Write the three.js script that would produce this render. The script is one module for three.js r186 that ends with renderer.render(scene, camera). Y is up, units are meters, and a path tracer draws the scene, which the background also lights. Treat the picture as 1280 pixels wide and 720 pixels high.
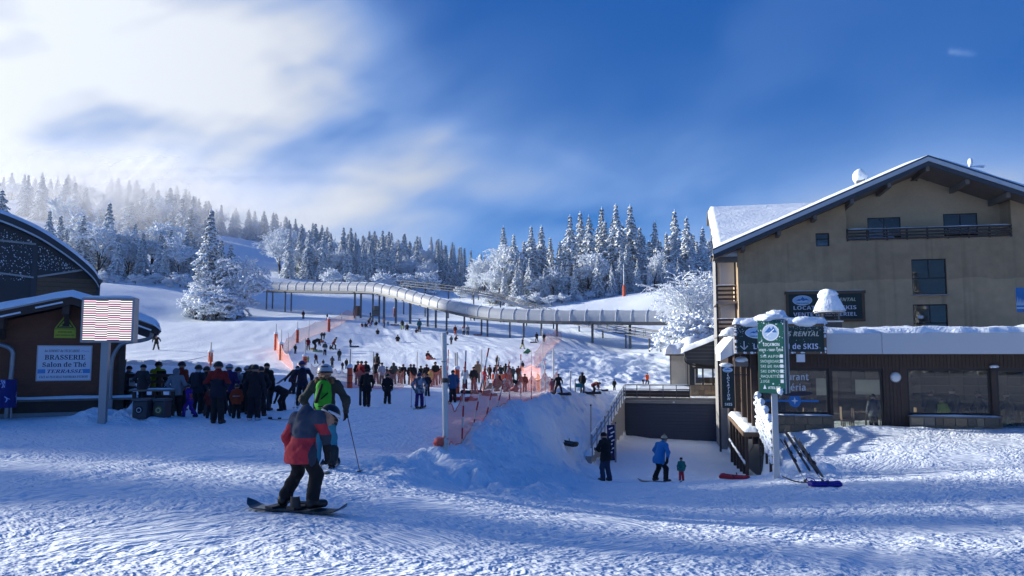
import * as THREE from 'three';
import { mergeGeometries, mergeVertices, toCreasedNormals } from 'three/addons/utils/BufferGeometryUtils.js';
import { RoundedBoxGeometry } from 'three/addons/geometries/RoundedBoxGeometry.js';

// ---------------------------------------------------------------- camera, exposure
const W = 1280, HGT = 720, FPX = 960, PITCH = THREE.MathUtils.degToRad(5), CAMY = 2;
const renderer = new THREE.WebGLRenderer({ antialias: true });
renderer.toneMapping = THREE.LinearToneMapping;
renderer.toneMappingExposure = 1.58;
renderer.shadowMap.enabled = true;
const scene = new THREE.Scene();
const camera = new THREE.PerspectiveCamera(2 * Math.atan(HGT / 2 / FPX) * 180 / Math.PI, W / HGT, 0.1, 4000);
camera.position.set(0, CAMY, 0);
camera.rotation.set(PITCH, 0, 0);

// ---------------------------------------------------------------- sun
const SUN_AZ = -72 * Math.PI / 180, SUN_EL = 15.5 * Math.PI / 180;      // azimuth from the view direction, to the left
const SUN = new THREE.Vector3(Math.sin(SUN_AZ) * Math.cos(SUN_EL), Math.sin(SUN_EL), -Math.cos(SUN_AZ) * Math.cos(SUN_EL));
const sun = new THREE.DirectionalLight(new THREE.Color(1, 0.95, 0.86), 5);
sun.name = 'sun';
sun.position.copy(SUN).multiplyScalar(300).add(new THREE.Vector3(0, 0, -80));
sun.target.position.set(0, 0, -80);
sun.castShadow = true;
sun.shadow.radius = 3;
sun.shadow.mapSize.set(4096, 4096);
Object.assign(sun.shadow.camera, { left: -250, right: 250, top: 200, bottom: -200, near: 1, far: 900 });
scene.add(sun, sun.target);

// ---------------------------------------------------------------- random numbers and noise
function rng(seed) { let s = seed >>> 0; return () => { s = (s + 0x6d2b79f5) | 0; let t = Math.imul(s ^ (s >>> 15), 1 | s); t = (t + Math.imul(t ^ (t >>> 7), 61 | t)) ^ t; return ((t ^ (t >>> 14)) >>> 0) / 4294967296; }; }
const clamp = THREE.MathUtils.clamp, lerp = THREE.MathUtils.lerp;
const sstep = (a, b, x) => { const t = clamp((x - a) / (b - a), 0, 1); return t * t * (3 - 2 * t); };
const hash3 = (x, y, z) => { let h = (Math.imul(x, 374761393) + Math.imul(y, 668265263) + Math.imul(z, 2147483647 ^ 961748927)) | 0; h = Math.imul(h ^ (h >>> 13), 1274126177); return ((h ^ (h >>> 16)) >>> 0) / 4294967296; };
function vnoise(x, y, z = 0) {
  const xi = Math.floor(x), yi = Math.floor(y), zi = Math.floor(z); let u = x - xi, v = y - yi, w = z - zi;
  u = u * u * u * (u * (u * 6 - 15) + 10); v = v * v * v * (v * (v * 6 - 15) + 10); w = w * w * (3 - 2 * w);
  const l = (k) => lerp(lerp(hash3(xi, yi, zi + k), hash3(xi + 1, yi, zi + k), u), lerp(hash3(xi, yi + 1, zi + k), hash3(xi + 1, yi + 1, zi + k), u), v);
  return (w ? lerp(l(0), l(1), w) : l(0)) * 2 - 1;
}
const fbm = (x, y, o = 4, z = 0) => { let s = 0, a = 0.5, f = 1; for (let i = 0; i < o; i++) { s += a * vnoise(x * f + i * 17.3, y * f - i * 9.1, z * f); a *= 0.5; f *= 2.03; } return s; };

// ---------------------------------------------------------------- sky: air and thin cloud, one texture
{
  const w = 2048, h = 1024, data = new Float32Array(w * h * 4);
  const lin = (c) => Math.pow(c / 255, 2.2);
  const zen = [12, 67, 134].map(lin), mid = [35, 101, 175].map(lin), hor = [90, 156, 220].map(lin);
  const dir = new THREE.Vector3(), BANK = new THREE.Vector3(-0.82, 0.27, -0.5).normalize();     // the middle of the lit cloud bank
  for (let j = 0; j < h; j++) {
    const el = ((j + 0.5) / h - 0.5) * Math.PI, y = Math.sin(el), ce = Math.cos(el);
    for (let i = 0; i < w; i++) {
      const a = ((i + 0.5) / w - 0.5) * 2 * Math.PI; dir.set(Math.cos(a) * ce, y, Math.sin(a) * ce);
      const az = Math.atan2(dir.x, -dir.z) * 57.2958, e = el * 57.2958;
      const ey = Math.max(e, 0);
      const t1 = Math.exp(-ey / 7), t2 = Math.exp(-ey / 12);
      const c = [0, 1, 2].map((k) => zen[k] + (mid[k] - zen[k]) * t2 + (hor[k] - mid[k]) * t1 * 0.85);
      // cloud cover: a bank of lit cloud to the left, thin streaks over the rest, everywhere round
      const p = dir.clone().multiplyScalar(2.2), wx = fbm(p.x + 3, p.y * 1.6, 3, p.z), wy = fbm(p.x - 7, p.y * 1.6 + 5, 3, p.z + 4);
      const n = fbm(p.x * 1.1 + wx * 0.9, p.y * 2.4 + wy * 0.9, 4, p.z * 1.1) + 0.22 * fbm(p.x * 4 + wx * 2, p.y * 9 + wy * 2, 4, p.z * 4);
      const ra = 0.42, rx = p.x * Math.cos(ra) + p.y * Math.sin(ra), ry = p.y * Math.cos(ra) - p.x * Math.sin(ra), wisp = fbm(rx * 1.5 + wy * 0.7, ry * 7 + wx * 0.9, 5, p.z * 1.5), cs = dir.dot(BANK);
      const tilt = e - 12.5 + az * 0.24;                      // the veil sinks to the right
      const bank = sstep(0.56, 0.93, cs + 0.004 * Math.min(0, 14 - e) + 0.07 * n + 0.05 * wisp);
      const clearR = 1 - 0.8 * sstep(-0.25, -0.72, -0.8 * Math.cos((az - 45) / 57.3) * (1 - 0) + 0.0) * sstep(9, 19, e), veil = clearR * Math.exp(-(tilt * tilt) / 75) * 0.62 + clearR * Math.exp(-((e - 5) * (e - 5)) / 30) * 0.34;
      let d = bank * (0.82 + 0.58 * n + 0.30 * wisp - 0.36 * sstep(15, 27, e)) + veil * (0.74 + 1.2 * n + 0.65 * wisp) + 0.10 * sstep(0.05, 0.5, n) * sstep(-0.2, 0.6, cs);
      const ct = clamp((az - 30.5) / 1.3, 0, 1), cd = Math.hypot(az - 30.5 - 1.3 * ct, e - 19.3 + 0.42 * ct); d += 0.3 * (1 - sstep(0.05, 0.2, cd)) * (1 - 0.6 * ct);   // a short condensation trail
      d = clamp(d, 0, 0.97) * sstep(-3, 0, e + 2);
      const glow = 0.44 + 0.17 * sstep(0.5, 0.95, cs) + 0.13 * Math.pow(Math.max(cs, 0), 10);
      const cl = [0.90 * glow, 0.96 * glow, 1.06 * glow], thin = 1 - sstep(0.25, 0.85, d);
      for (let k = 0; k < 3; k++) data[(j * w + i) * 4 + k] = lerp(c[k], lerp(cl[k], [0.27, 0.45, 0.80][k] * (0.7 + 0.4 * glow), thin * 0.85), d);
      data[(j * w + i) * 4 + 3] = 1;
    }
  }
  const t = new THREE.DataTexture(data, w, h, THREE.RGBAFormat, THREE.FloatType);
  t.mapping = THREE.EquirectangularReflectionMapping; t.magFilter = THREE.LinearFilter; t.needsUpdate = true;
  scene.background = t; scene.environment = t;
}
scene.fog = new THREE.FogExp2(new THREE.Color(0.82, 0.9, 1.0), 0.0001);

// ---------------------------------------------------------------- helpers
const V3 = (x, y, z) => new THREE.Vector3(x, y, z);
const CP = Math.cos(PITCH), SP = Math.sin(PITCH);
function ray(px, py) { const u = (px - 640) / FPX, v = (360 - py) / FPX, zz = CP - v * SP; return V3(u / zz, (v * CP + SP) / zz, -1); }   // direction with one metre of depth
const at = (px, py, D) => ray(px, py).multiplyScalar(D).add(V3(0, CAMY, 0));   // a viewed point at a depth of D metres
const names = new Map();
function numbered(n) { const k = names.get(n) ?? 0; names.set(n, k + 1); return k ? n + '_' + String(k).padStart(3, '0') : n; }
function tag(o, label, category, group, kind) { if (label) o.userData.label = label; if (category) o.userData.category = category; if (group) o.userData.group = group; if (kind) o.userData.kind = kind; return o; }
function thing(name, label, category, pos = [0, 0, 0], ry = 0, group) {
  const o = new THREE.Group(); o.name = numbered(name); Array.isArray(pos) ? o.position.set(...pos) : o.position.copy(pos); o.rotation.y = ry; scene.add(o); return tag(o, label, category, group);
}
function boxUV(g, s = 1) {                                        // uv in metres from the side a face looks to
  g = g.index ? g.toNonIndexed() : g; const p = g.attributes.position, uv = new Float32Array(p.count * 2), a = V3(), b = V3(), c = V3(), n = V3();
  for (let i = 0; i < p.count; i += 3) {
    a.fromBufferAttribute(p, i); b.fromBufferAttribute(p, i + 1); c.fromBufferAttribute(p, i + 2); n.copy(b).sub(a).cross(c.clone().sub(a));
    const ax = Math.abs(n.x), ay = Math.abs(n.y), az = Math.abs(n.z);
    [a, b, c].forEach((q, k) => { const [u, v] = ay >= ax && ay >= az ? [q.x, q.z] : ax >= az ? [q.z, q.y] : [q.x, q.y]; uv[(i + k) * 2] = u * s; uv[(i + k) * 2 + 1] = v * s; });
  }
  g.setAttribute('uv', new THREE.BufferAttribute(uv, 2)); return g;
}
function plain(g) { const o = g.index ? g.toNonIndexed() : g; const r = new THREE.BufferGeometry(); r.setAttribute('position', o.attributes.position); if (!o.attributes.normal) o.computeVertexNormals(); r.setAttribute('normal', o.attributes.normal); if (o.attributes.uv) r.setAttribute('uv', o.attributes.uv); return r; }
function merged(gs) { gs = [].concat(gs).flat(9).map(plain); const uv = gs.every((g) => g.attributes.uv); if (!uv) gs.forEach((g) => g.deleteAttribute('uv')); return gs.length > 1 ? mergeGeometries(gs) : gs[0]; }
const shadowy = (m) => { m.castShadow = m.receiveShadow = true; return m; };
function part(name, geoms, mat, parent, keepUV) {                // one named mesh; parent undefined = a top-level object
  let g = merged(geoms); if (!keepUV) g = boxUV(g);
  const m = shadowy(new THREE.Mesh(g, mat)); m.name = parent ? name : numbered(name); (parent ?? scene).add(m); return m;
}
function share(name, g, mat, parent) { const m = shadowy(new THREE.Mesh(g, mat)); m.name = parent ? name : numbered(name); (parent ?? scene).add(m); return m; }
function bx(w, h, d, x, y, z, rx = 0, ry = 0, rz = 0, bev = 0) {
  const g = bev ? new RoundedBoxGeometry(w, h, d, 2, Math.min(bev, w / 2.01, h / 2.01, d / 2.01)) : new THREE.BoxGeometry(w, h, d);
  if (rz) g.rotateZ(rz); if (rx) g.rotateX(rx); if (ry) g.rotateY(ry); return g.translate(x, y, z);
}
function rod(a, b, r1, r2 = r1, n = 8) {                          // a tapered bar between two points
  a = Array.isArray(a) ? V3(...a) : a; b = Array.isArray(b) ? V3(...b) : b; const d = b.clone().sub(a), L = d.length();
  const g = new THREE.CylinderGeometry(r2, r1, L, n); g.translate(0, L / 2, 0); g.applyQuaternion(new THREE.Quaternion().setFromUnitVectors(V3(0, 1, 0), d.normalize())); return g.translate(a.x, a.y, a.z);
}
function beam(a, b, w, h) {                                       // a rectangular bar between two points, h upright
  a = Array.isArray(a) ? V3(...a) : a; b = Array.isArray(b) ? V3(...b) : b; const d = b.clone().sub(a), L = d.length(), g = new THREE.BoxGeometry(w, h, L);
  g.applyMatrix4(new THREE.Matrix4().lookAt(b, a, V3(0, 1, 0))); return g.translate((a.x + b.x) / 2, (a.y + b.y) / 2, (a.z + b.z) / 2);
}
function tube(pts, r, n = 32, k = 8) { return new THREE.TubeGeometry(new THREE.CatmullRomCurve3(pts.map((p) => Array.isArray(p) ? V3(...p) : p)), n, r, k, false); }
function prism(pts, depth, z0 = 0, bev = 0) {                     // an outline in x, y pushed back along -z
  const s = new THREE.Shape(pts.map((p) => new THREE.Vector2(p[0], p[1]))); const g = new THREE.ExtrudeGeometry(s, { depth, bevelEnabled: bev > 0, bevelSize: bev, bevelThickness: bev, bevelSegments: 2 }); return g.translate(0, 0, z0 - depth);
}
function wallWithHoles(pts, holes, depth, z0) {
  const s = new THREE.Shape(pts.map((p) => new THREE.Vector2(p[0], p[1])));
  for (const [x0, y0, x1, y1] of holes) s.holes.push(new THREE.Path([[x0, y0], [x0, y1], [x1, y1], [x1, y0]].map((p) => new THREE.Vector2(...p))));
  return new THREE.ExtrudeGeometry(s, { depth, bevelEnabled: false }).translate(0, 0, z0 - depth);
}
function lump(rx, ry, rz, seed, detail = 2, amp = 0.18) {         // an uneven rounded lump
  const g = mergeVertices(new THREE.IcosahedronGeometry(1, detail).deleteAttribute('normal').deleteAttribute('uv')), p = g.attributes.position;
  for (let i = 0; i < p.count; i++) { const x = p.getX(i), y = p.getY(i), z = p.getZ(i), k = 1 + amp * (vnoise(x * 1.7 + seed, y * 1.7, z * 1.7 + seed) + 0.5 * vnoise(x * 4 + seed, y * 4, z * 4)); p.setXYZ(i, x * k * rx, y * k * ry, z * k * rz); }
  g.computeVertexNormals(); return g;
}
function snowSlab(w, h, d, seed, amp = 0.05, cell = 0.18) {       // a settled layer of snow: flat below, rounded edges, uneven top; base at y = 0, centred
  const nx = Math.max(4, Math.min(160, Math.round(w / cell))), nz = Math.max(4, Math.min(60, Math.round(d / cell))), pos = [], idx = [], P = (i, j) => i * (nz + 1) + j;
  for (let i = 0; i <= nx; i++) for (let j = 0; j <= nz; j++) {
    let x = (i / nx - 0.5) * w, z = (j / nz - 0.5) * d; const e = Math.min(w / 2 - Math.abs(x), d / 2 - Math.abs(z)), r = Math.min(h, w / 3, d / 3);
    const k = Math.sqrt(Math.max(0, 1 - (1 - Math.min(e / r, 1)) ** 2));
    x += 0.35 * amp * vnoise(z * 2.3, seed, x); z += 0.6 * amp * vnoise(x * 2.1, seed + 4);
    pos.push(x, h * k * (0.86 + 0.3 * fbm(x * 0.5 + seed, z * 0.9, 2)) + amp * k * fbm(x * 1.6 + seed, z * 1.6, 3), z);
  }
  for (let i = 0; i < nx; i++) for (let j = 0; j < nz; j++) idx.push(P(i, j), P(i, j + 1), P(i + 1, j), P(i + 1, j), P(i, j + 1), P(i + 1, j + 1));
  const g = new THREE.BufferGeometry(); g.setAttribute('position', new THREE.Float32BufferAttribute(pos, 3)); g.setIndex(idx); g.computeVertexNormals(); return g;
}

// ---------------------------------------------------------------- materials
function canvasTex(w, h, draw, srgb = true) { const c = document.createElement('canvas'); c.width = w; c.height = h; draw(c.getContext('2d'), w, h); const t = new THREE.CanvasTexture(c); if (srgb) t.colorSpace = THREE.SRGBColorSpace; t.magFilter = THREE.LinearFilter; return t; }
function dataTex(n, f, rep) {                                     // a repeating grey map; f(u, v) with u, v in 0..1
  const d = new Uint8Array(n * n * 4); for (let j = 0; j < n; j++) for (let i = 0; i < n; i++) { const v = f(i / n, j / n), c = Array.isArray(v) ? v : [v, v, v]; for (let k = 0; k < 3; k++) d[(j * n + i) * 4 + k] = clamp(c[k], 0, 1) * 255; d[(j * n + i) * 4 + 3] = 255; }
  const t = new THREE.DataTexture(d, n, n); t.wrapS = t.wrapT = THREE.RepeatWrapping; t.magFilter = THREE.LinearFilter; t.needsUpdate = true; if (rep) t.repeat.set(rep, rep); return t;
}
const tileN = (u, v, f, o = 4, z = 0) => { // noise that repeats at 1
  const a = u * 6.28318, b = v * 6.28318, k = f / 6.28318; return fbm(Math.cos(a) * k + Math.cos(b) * k * 1.31 + z, Math.sin(a) * k + 7.7, o, Math.sin(b) * k * 1.31 + Math.cos(b) * k * 0.2);
};
const lin = (r, g, b) => new THREE.Color().setRGB(r, g, b);
const mat = (c, rough = 0.8, o = {}) => new THREE.MeshStandardMaterial({ color: Array.isArray(c) ? lin(...c) : c, roughness: rough, ...o });
const snowBump = dataTex(1024, (u, v) => {
  const n = tileN(u, v, 26, 4), m = tileN(u, v, 70, 3, 9), r = 1 - Math.abs(tileN(u, v, 40, 3, 3)) * 2;
  return 0.45 + 0.35 * n + 0.22 * m + 0.16 * r;
}, 1 / 5);
const M = {
  snow: mat([0.80, 0.87, 0.93], 0.75, { bumpMap: snowBump, bumpScale: 0.05 }),
  ground: mat([0.80, 0.87, 0.93], 0.7, { bumpMap: snowBump, bumpScale: 0.1 }),
  frost: mat([0.84, 0.89, 0.94], 0.8),
  needle: mat([0.19, 0.21, 0.22], 0.9),
  bark: mat([0.05, 0.042, 0.036], 0.95),
};
const grain = dataTex(512, (u, v) => { const n = tileN(u, v * 0.999, 5, 3), w = vnoise(Math.round(v * 512) * 0.61, 3 + Math.sin(u * 6.283) * 0.4), s = 0.5 + 0.5 * vnoise(u * 8, v * 160); const k = 0.78 + 0.16 * n + 0.12 * w + 0.1 * s; return [k, k * 0.97, k * 0.95]; });
const plasterTex = dataTex(512, (u, v) => { const k = 0.88 + 0.16 * tileN(u, v, 4, 4) + 0.07 * tileN(u, v, 60, 2, 5); return [k, k * 0.995, k * 0.985]; }, 1 / 6);
const plasterBump = dataTex(256, (u, v) => 0.5 + 0.5 * tileN(u, v, 60, 3), 1 / 1.3);
Object.assign(M, {
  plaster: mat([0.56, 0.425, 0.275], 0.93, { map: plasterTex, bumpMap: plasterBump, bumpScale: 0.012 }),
  cream: mat([0.62, 0.55, 0.44], 0.9, { map: plasterTex, bumpMap: plasterBump, bumpScale: 0.01 }),
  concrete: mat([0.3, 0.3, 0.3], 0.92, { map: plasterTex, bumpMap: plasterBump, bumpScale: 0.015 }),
  darkwood: mat([0.075, 0.05, 0.04], 0.75, { map: grain }),
  redwood: mat([0.19, 0.075, 0.04], 0.72, { map: grain }),
  greywood: mat([0.22, 0.2, 0.18], 0.85, { map: grain }),
  brownboard: mat([0.17, 0.115, 0.07], 0.8, { map: grain }),
  black: mat([0.018, 0.018, 0.02], 0.5),
  blackframe: mat([0.012, 0.012, 0.014], 0.38),
  anthracite: mat([0.045, 0.05, 0.06], 0.5, { metalness: 0.2 }),
  hallpanel: mat([0.03, 0.03, 0.036], 0.45),
  greymetal: mat([0.3, 0.32, 0.34], 0.42, { metalness: 0.55 }),
  darkmetal: mat([0.11, 0.12, 0.13], 0.5, { metalness: 0.5 }),
  lightmetal: mat([0.52, 0.54, 0.56], 0.5, { metalness: 0.25 }),
  whitepaint: mat([0.74, 0.75, 0.76], 0.55),
  offwhite: mat([0.6, 0.59, 0.55], 0.6),
  glass: new THREE.MeshPhysicalMaterial({ color: lin(0.86, 0.9, 0.9), roughness: 0.02, transmission: 1, thickness: 0, ior: 1.68 }),
  room: mat([0.3, 0.27, 0.23], 0.9),
  roomfloor: mat([0.22, 0.17, 0.13], 0.7),
  orangepad: mat([0.56, 0.085, 0.03], 0.7),
  redpaint: mat([0.42, 0.02, 0.025], 0.5),
  boardgreen: mat([0.012, 0.05, 0.045], 0.45),
});

// ---------------------------------------------------------------- the frame of the buildings on the right: u along the facade, v into the depth
const BA = -12 * Math.PI / 180, BC = Math.cos(BA), BS = -Math.sin(BA), BO = V3(9.9, 0, -31);
const B = (u, y, v) => V3(BO.x + u * BC + v * BS, y, BO.z + u * BS - v * BC);
const toUV = (x, z) => [(x - BO.x) * BC + (z - BO.z) * BS, (x - BO.x) * BS - (z - BO.z) * BC];
function onV(px, py, v) { const r = ray(px, py), k = (v + BO.x * BS - BO.z * BC) / (r.x * BS - r.z * BC), p = r.multiplyScalar(k); return [toUV(p.x, p.z)[0], p.y + CAMY]; }   // (u, y) where a sight line meets the plane of depth v
function onU(px, py, u) { const r = ray(px, py), k = (u + BO.x * BC + BO.z * BS) / (r.x * BC + r.z * BS), p = r.multiplyScalar(k); return [toUV(p.x, p.z)[1], p.y + CAMY]; }
const bthing = (name, label, cat, u, y, v, group) => thing(name, label, cat, B(u, y, v), BA, group);

// ---------------------------------------------------------------- the ground: heights fitted through points read from the photograph
function thinPlate(pts) {                                        // [x, z, y] -> smooth surface
  const n = pts.length, N = n + 3, S = 40, A = Array.from({ length: N }, () => new Float64Array(N + 1)), k = (d2) => d2 > 1e-9 ? 0.5 * d2 * Math.log(d2) : 0;
  const P = pts.map((p) => [p[0] / S, p[1] / S, p[2]]);
  for (let i = 0; i < n; i++) {
    for (let j = 0; j < n; j++) A[i][j] = k((P[i][0] - P[j][0]) ** 2 + (P[i][1] - P[j][1]) ** 2);
    A[i][i] += 0.002; A[i][n] = A[n][i] = 1; A[i][n + 1] = A[n + 1][i] = P[i][0]; A[i][n + 2] = A[n + 2][i] = P[i][1]; A[i][N] = P[i][2];
  }
  for (let c = 0; c < N; c++) {
    let b = c; for (let r = c + 1; r < N; r++) if (Math.abs(A[r][c]) > Math.abs(A[b][c])) b = r;
    [A[c], A[b]] = [A[b], A[c]];
    for (let r = 0; r < N; r++) if (r !== c) { const f = A[r][c] / A[c][c]; if (f) for (let j = c; j <= N; j++) A[r][j] -= f * A[c][j]; }
  }
  const w = A.map((r, i) => r[N] / r[i]);
  return (x, z) => { x /= S; z /= S; let s = w[n] + w[n + 1] * x + w[n + 2] * z; for (let i = 0; i < n; i++) { const dx = x - P[i][0], dz = z - P[i][1], d2 = dx * dx + dz * dz; if (d2 > 1e-9) s += w[i] * 0.5 * d2 * Math.log(d2); } return s; };
}
const ctl = (list) => list.map(([px, py, D]) => { const p = at(px, py, D); return [p.x, p.z, p.y]; });
const surfU = thinPlate([...ctl([
  [0, 720, 7], [0, 600, 12.3], [0, 530, 22.3], [200, 720, 7], [400, 643, 9.65], [400, 585, 13.6], [250, 527, 23], [330, 512, 28], [458, 508, 34], [523, 510, 35], [570, 503, 40.5],
  [556, 577, 17.5], [610, 527, 24], [640, 507, 29], [690, 492, 42], [480, 487, 52], [570, 487, 52], [620, 488, 50], [728, 490, 64], [780, 484, 64], [850, 480, 76], [435, 460, 75], [405, 444, 92],
  [440, 433, 103], [497, 427, 112], [560, 430, 108], [524, 416, 122], [480, 410, 130], [570, 421, 120], [655, 440, 95], [680, 427, 118], [336, 387, 167], [447, 397, 155], [476, 404, 151], [508, 404.5, 146], [540, 410, 141], [576, 412, 138], [613, 418, 134], [652, 423, 128], [694, 421, 124], [738, 431, 121], [786, 440, 118], [838, 434, 116], [740, 455, 88],
  [850, 445, 100], [720, 472, 74], [195, 437, 88], [245, 399, 144], [260, 450, 70], [180, 480, 48], [300, 480, 50], [330, 440, 90], [350, 452, 80], [300, 400, 140], [379, 398, 138], [409, 398, 140],
  [180, 360, 170], [240, 380, 155], [130, 352, 180], [310, 303, 300], [330, 345, 215], [60, 266, 440], [200, 268, 420], [-120, 262, 430], [400, 328, 280], [480, 338, 265], [580, 338, 380], [400, 332, 400], [490, 340, 400], [300, 300, 390], [240, 278, 400], [120, 330, 230], [200, 325, 250], [620, 372, 185],
  [700, 374, 185], [760, 372, 185], [870, 372, 185], [560, 385, 172], [520, 377, 188], [455, 374, 185], [380, 368, 190], [600, 392, 160], [830, 366, 152], [780, 383, 150], [720, 392, 150], [1100, 380, 200], [1400, 390, 200], [700, 372, 260], [850, 372, 260],
]), [-32, -30, 0.2], [-60, -60, 1], [-60, -5, 0.2], [-30, 20, 0], [30, 20, 0], [-90, -160, 17], [0, -700, 38], [-420, -700, 85], [500, -700, 30], [160, -300, 18], [160, -60, -1], [60, -70, -0.8], [-420, -200, 45], [500, -200, 10], [-300, 60, 4], [300, 60, 0]]);
const surfF = thinPlate([...ctl([[0, 720, 7], [640, 720, 7.1], [1280, 720, 7.5], [400, 643, 9.65], [640, 640, 11.5], [880, 646, 14], [1280, 640, 13], [840, 619, 20], [610, 617, 15.2], [760, 603, 24], [840, 602, 28.6], [757, 600, 28], [840, 548, 58], [1100, 600, 19.5], [970, 600, 22], [840, 573, 40], [500, 610, 13]]), [20, -40, -4.2], [-6, -40, -3.4], [14, -62, -4.5], [0, 8, 0], [20, 8, -0.1], [-20, 8, 0]]);
const surfA = thinPlate([...ctl([[1280, 640, 13], [1100, 600, 19.5], [1280, 590, 19.2], [970, 598, 22.6], [1100, 560, 25.5], [1280, 560, 25], [1000, 542, 31], [1280, 541, 27.6], [975, 575, 26], [1030, 606, 22.2]]), [40, -20, -0.9], [40, -60, -1.2], [13, -60, -1.3], [20, -40, -1.15], [20, 0, -0.2]]);
const CREST = [[-6, 6], [-3.6, -10], [-2.6, -14.5], ...[[556, 17.5], [610, 24], [640, 29], [690, 42]].map(([px, D]) => [(px - 640) / 960 * D, -D]), [4.2, -52], [6.5, -60]];
function crestSide(x, z) {                                       // metres to the right of the crest of the bank
  let best = 1e9, side = 1;
  for (let i = 0; i < CREST.length - 1; i++) { const [ax, az] = CREST[i], [bx_, bz] = CREST[i + 1], dx = bx_ - ax, dz = bz - az, t = clamp(((x - ax) * dx + (z - az) * dz) / (dx * dx + dz * dz), 0, 1), ex = x - ax - dx * t, ez = z - az - dz * t, d = Math.hypot(ex, ez); if (d < best) { best = d; side = ex * -dz + ez * dx > 0 ? 1 : -1; } }
  return best * side;
}
function heightSmooth(x, z) {
  const U = surfU(clamp(x, -520, 560), clamp(z, -760, 70));
  if (z < -110 || z > 40 || x < -40 || x > 90) return U;
  const [u, v] = toUV(x, z), F = surfF(clamp(x, -12, 24), clamp(z, -62, 8)), c = z > -62 ? crestSide(x, z) : 5;
  const top = lerp(-2.55, -1.2, clamp((v - 2.7) / 23, 0, 1));
  const out = lerp(F, top, sstep(0.2, 3.2, v));                  // beside the sunken ramp the snow lies at the top of its wall
  const mid = lerp(U, out, sstep(-0.2, 2.9, c));
  const inRamp = sstep(-7.3, -7.0, u) * sstep(1.5, 3.5, v) + (1 - sstep(1.5, 3.5, v));
  let g = lerp(mid, lerp(mid, F, sstep(0.5, 2.9, c)), inRamp);
  if (v > 3) g = lerp(mid, F, sstep(-7.3, -7.0, u));
  if (v > 25) g = lerp(g, U, sstep(26.75, 27.2, v));
  // apron in front of the restaurant, right of the ramp
  const A = surfA(clamp(x, 2, 42), clamp(z, -62, 2));
  const line = sstep(0.0, 0.22, u), nearF = sstep(-9.5, -5.5, v);
  g = lerp(g, lerp(g, A, line), nearF);
  if (v <= -5.5) g = lerp(g, lerp(g, A, sstep(-1.5, 2.5, u)), sstep(-13, -9, v) * (1 - nearF));
  return lerp(g, U, Math.max(sstep(70, 90, x), sstep(30, 36, v) * (u > 0 ? 1 : 0)));
}
function relief(x, z) {                                          // trodden and ploughed snow
  const D = -z, near = 1 - sstep(26, 60, D);
  const [u, v] = z > -70 ? toUV(x, z) : [-50, 50];
  const c = z > -62 && z < 10 && x > -12 && x < 14 ? crestSide(x, z) : -20;
  const bank = (sstep(-1.2, 0.2, c) - sstep(2.0, 4.2, c)) * sstep(12, 16, D) * (1 - sstep(56, 60, D));
  const patch = 0.55 + 0.45 * sstep(-0.25, 0.35, fbm(x * 0.21 + 4, z * 0.21, 3)) + 0.55 * sstep(-1, 6, x) * sstep(4, 10, D);
  let h = 0;
  if (D < 70) {
    const chop = fbm(x * 4.6, z * 5.4, 4), lump_ = Math.max(0, fbm(x * 2.6 + 8, z * 3.1, 3) - 0.08);
    h += patch * (0.021 * chop + 0.034 * lump_) * (0.35 + 0.65 * near);
    h += 0.05 * fbm(x * 0.6, z * 0.6, 3);
    const s = x * 0.83 + z * 0.55 + 1.5 * vnoise(x * 0.11, z * 0.11), tr = Math.abs(vnoise(s * 1.1, (x - z) * 0.025)); h -= 0.034 * (1 - sstep(0, 0.06, tr)) * near;
    const s2 = z * 0.96 - x * 0.2 + 1.2 * vnoise(x * 0.08 + 40, z * 0.08), tr2 = Math.abs(vnoise(s2 * 1.3, x * 0.02 + 30)); h -= 0.032 * (1 - sstep(0, 0.06, tr2)) * near;
  }
  if (bank > 0) h += bank * (0.36 * fbm(x * 1.1 + 20, z * 0.8, 4) - 0.10 * (1 - sstep(0, 0.14, Math.abs(vnoise((z + x * 0.5) * 0.9, x * 0.15)))) + 0.22 * Math.abs(fbm(x * 2.9, z * 2.6, 4)) + 0.10);
  // berm of ploughed snow at the foot of the sign post and of the hut
  const g1 = Math.exp(-(((u - 0.5) / 1.2) ** 2 + ((v + 7.4) / 1.2) ** 2)); h += g1 * (0.38 + 0.5 * fbm(x * 1.8, z * 1.8, 3));
  const g3 = Math.exp(-(((u - 3.2) / 3.2) ** 2 + ((v + 0.7) / 0.6) ** 2)); if (v < 0.5) h += g3 * 0.3;
  const g2 = Math.exp(-(((x + 11.7) / 1.3) ** 2 + ((z + 23.2) / 0.9) ** 2)); h += g2 * (0.42 + 0.5 * fbm(x * 2.2, z * 2.2, 3));
  // sledging slope: grooves down the hill; steep chopped bank on its right
  if (D > 45 && D < 150) {
    const k = sstep(45, 70, D) * (1 - sstep(135, 150, D)), w = x + 3 * fbm(x * 0.05, z * 0.05, 2) + (D - 90) * 0.22;
    h += k * 0.10 * fbm(w * 0.9, z * 0.12, 3);
    const mog = Math.exp(-(((x - 13 - (D - 85) * 0.05) / 9) ** 2)) * sstep(60, 72, D) * (1 - sstep(100, 116, D)), wy = x - (D - 85) * 0.25;
    h += mog * (0.6 * fbm(wy * 0.42 + fbm(x * 0.3, z * 0.3, 2), z * 0.16, 3) + 0.22 * (0.5 - Math.abs(fbm(wy * 0.8 + 3, z * 0.35 + 2, 3)) * 2));
    const tread = sstep(20, 26, x) * sstep(62, 68, D) * (1 - sstep(84, 92, D)); h += tread * 0.4 * fbm(x * 0.8, z * 0.8, 4);
  }
  if (D > 90) h += sstep(90, 160, D) * 0.5 * fbm(x * 0.05, z * 0.05, 4);
  return h;
}
const groundH = (x, z) => heightSmooth(x, z) + relief(x, z);
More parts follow.
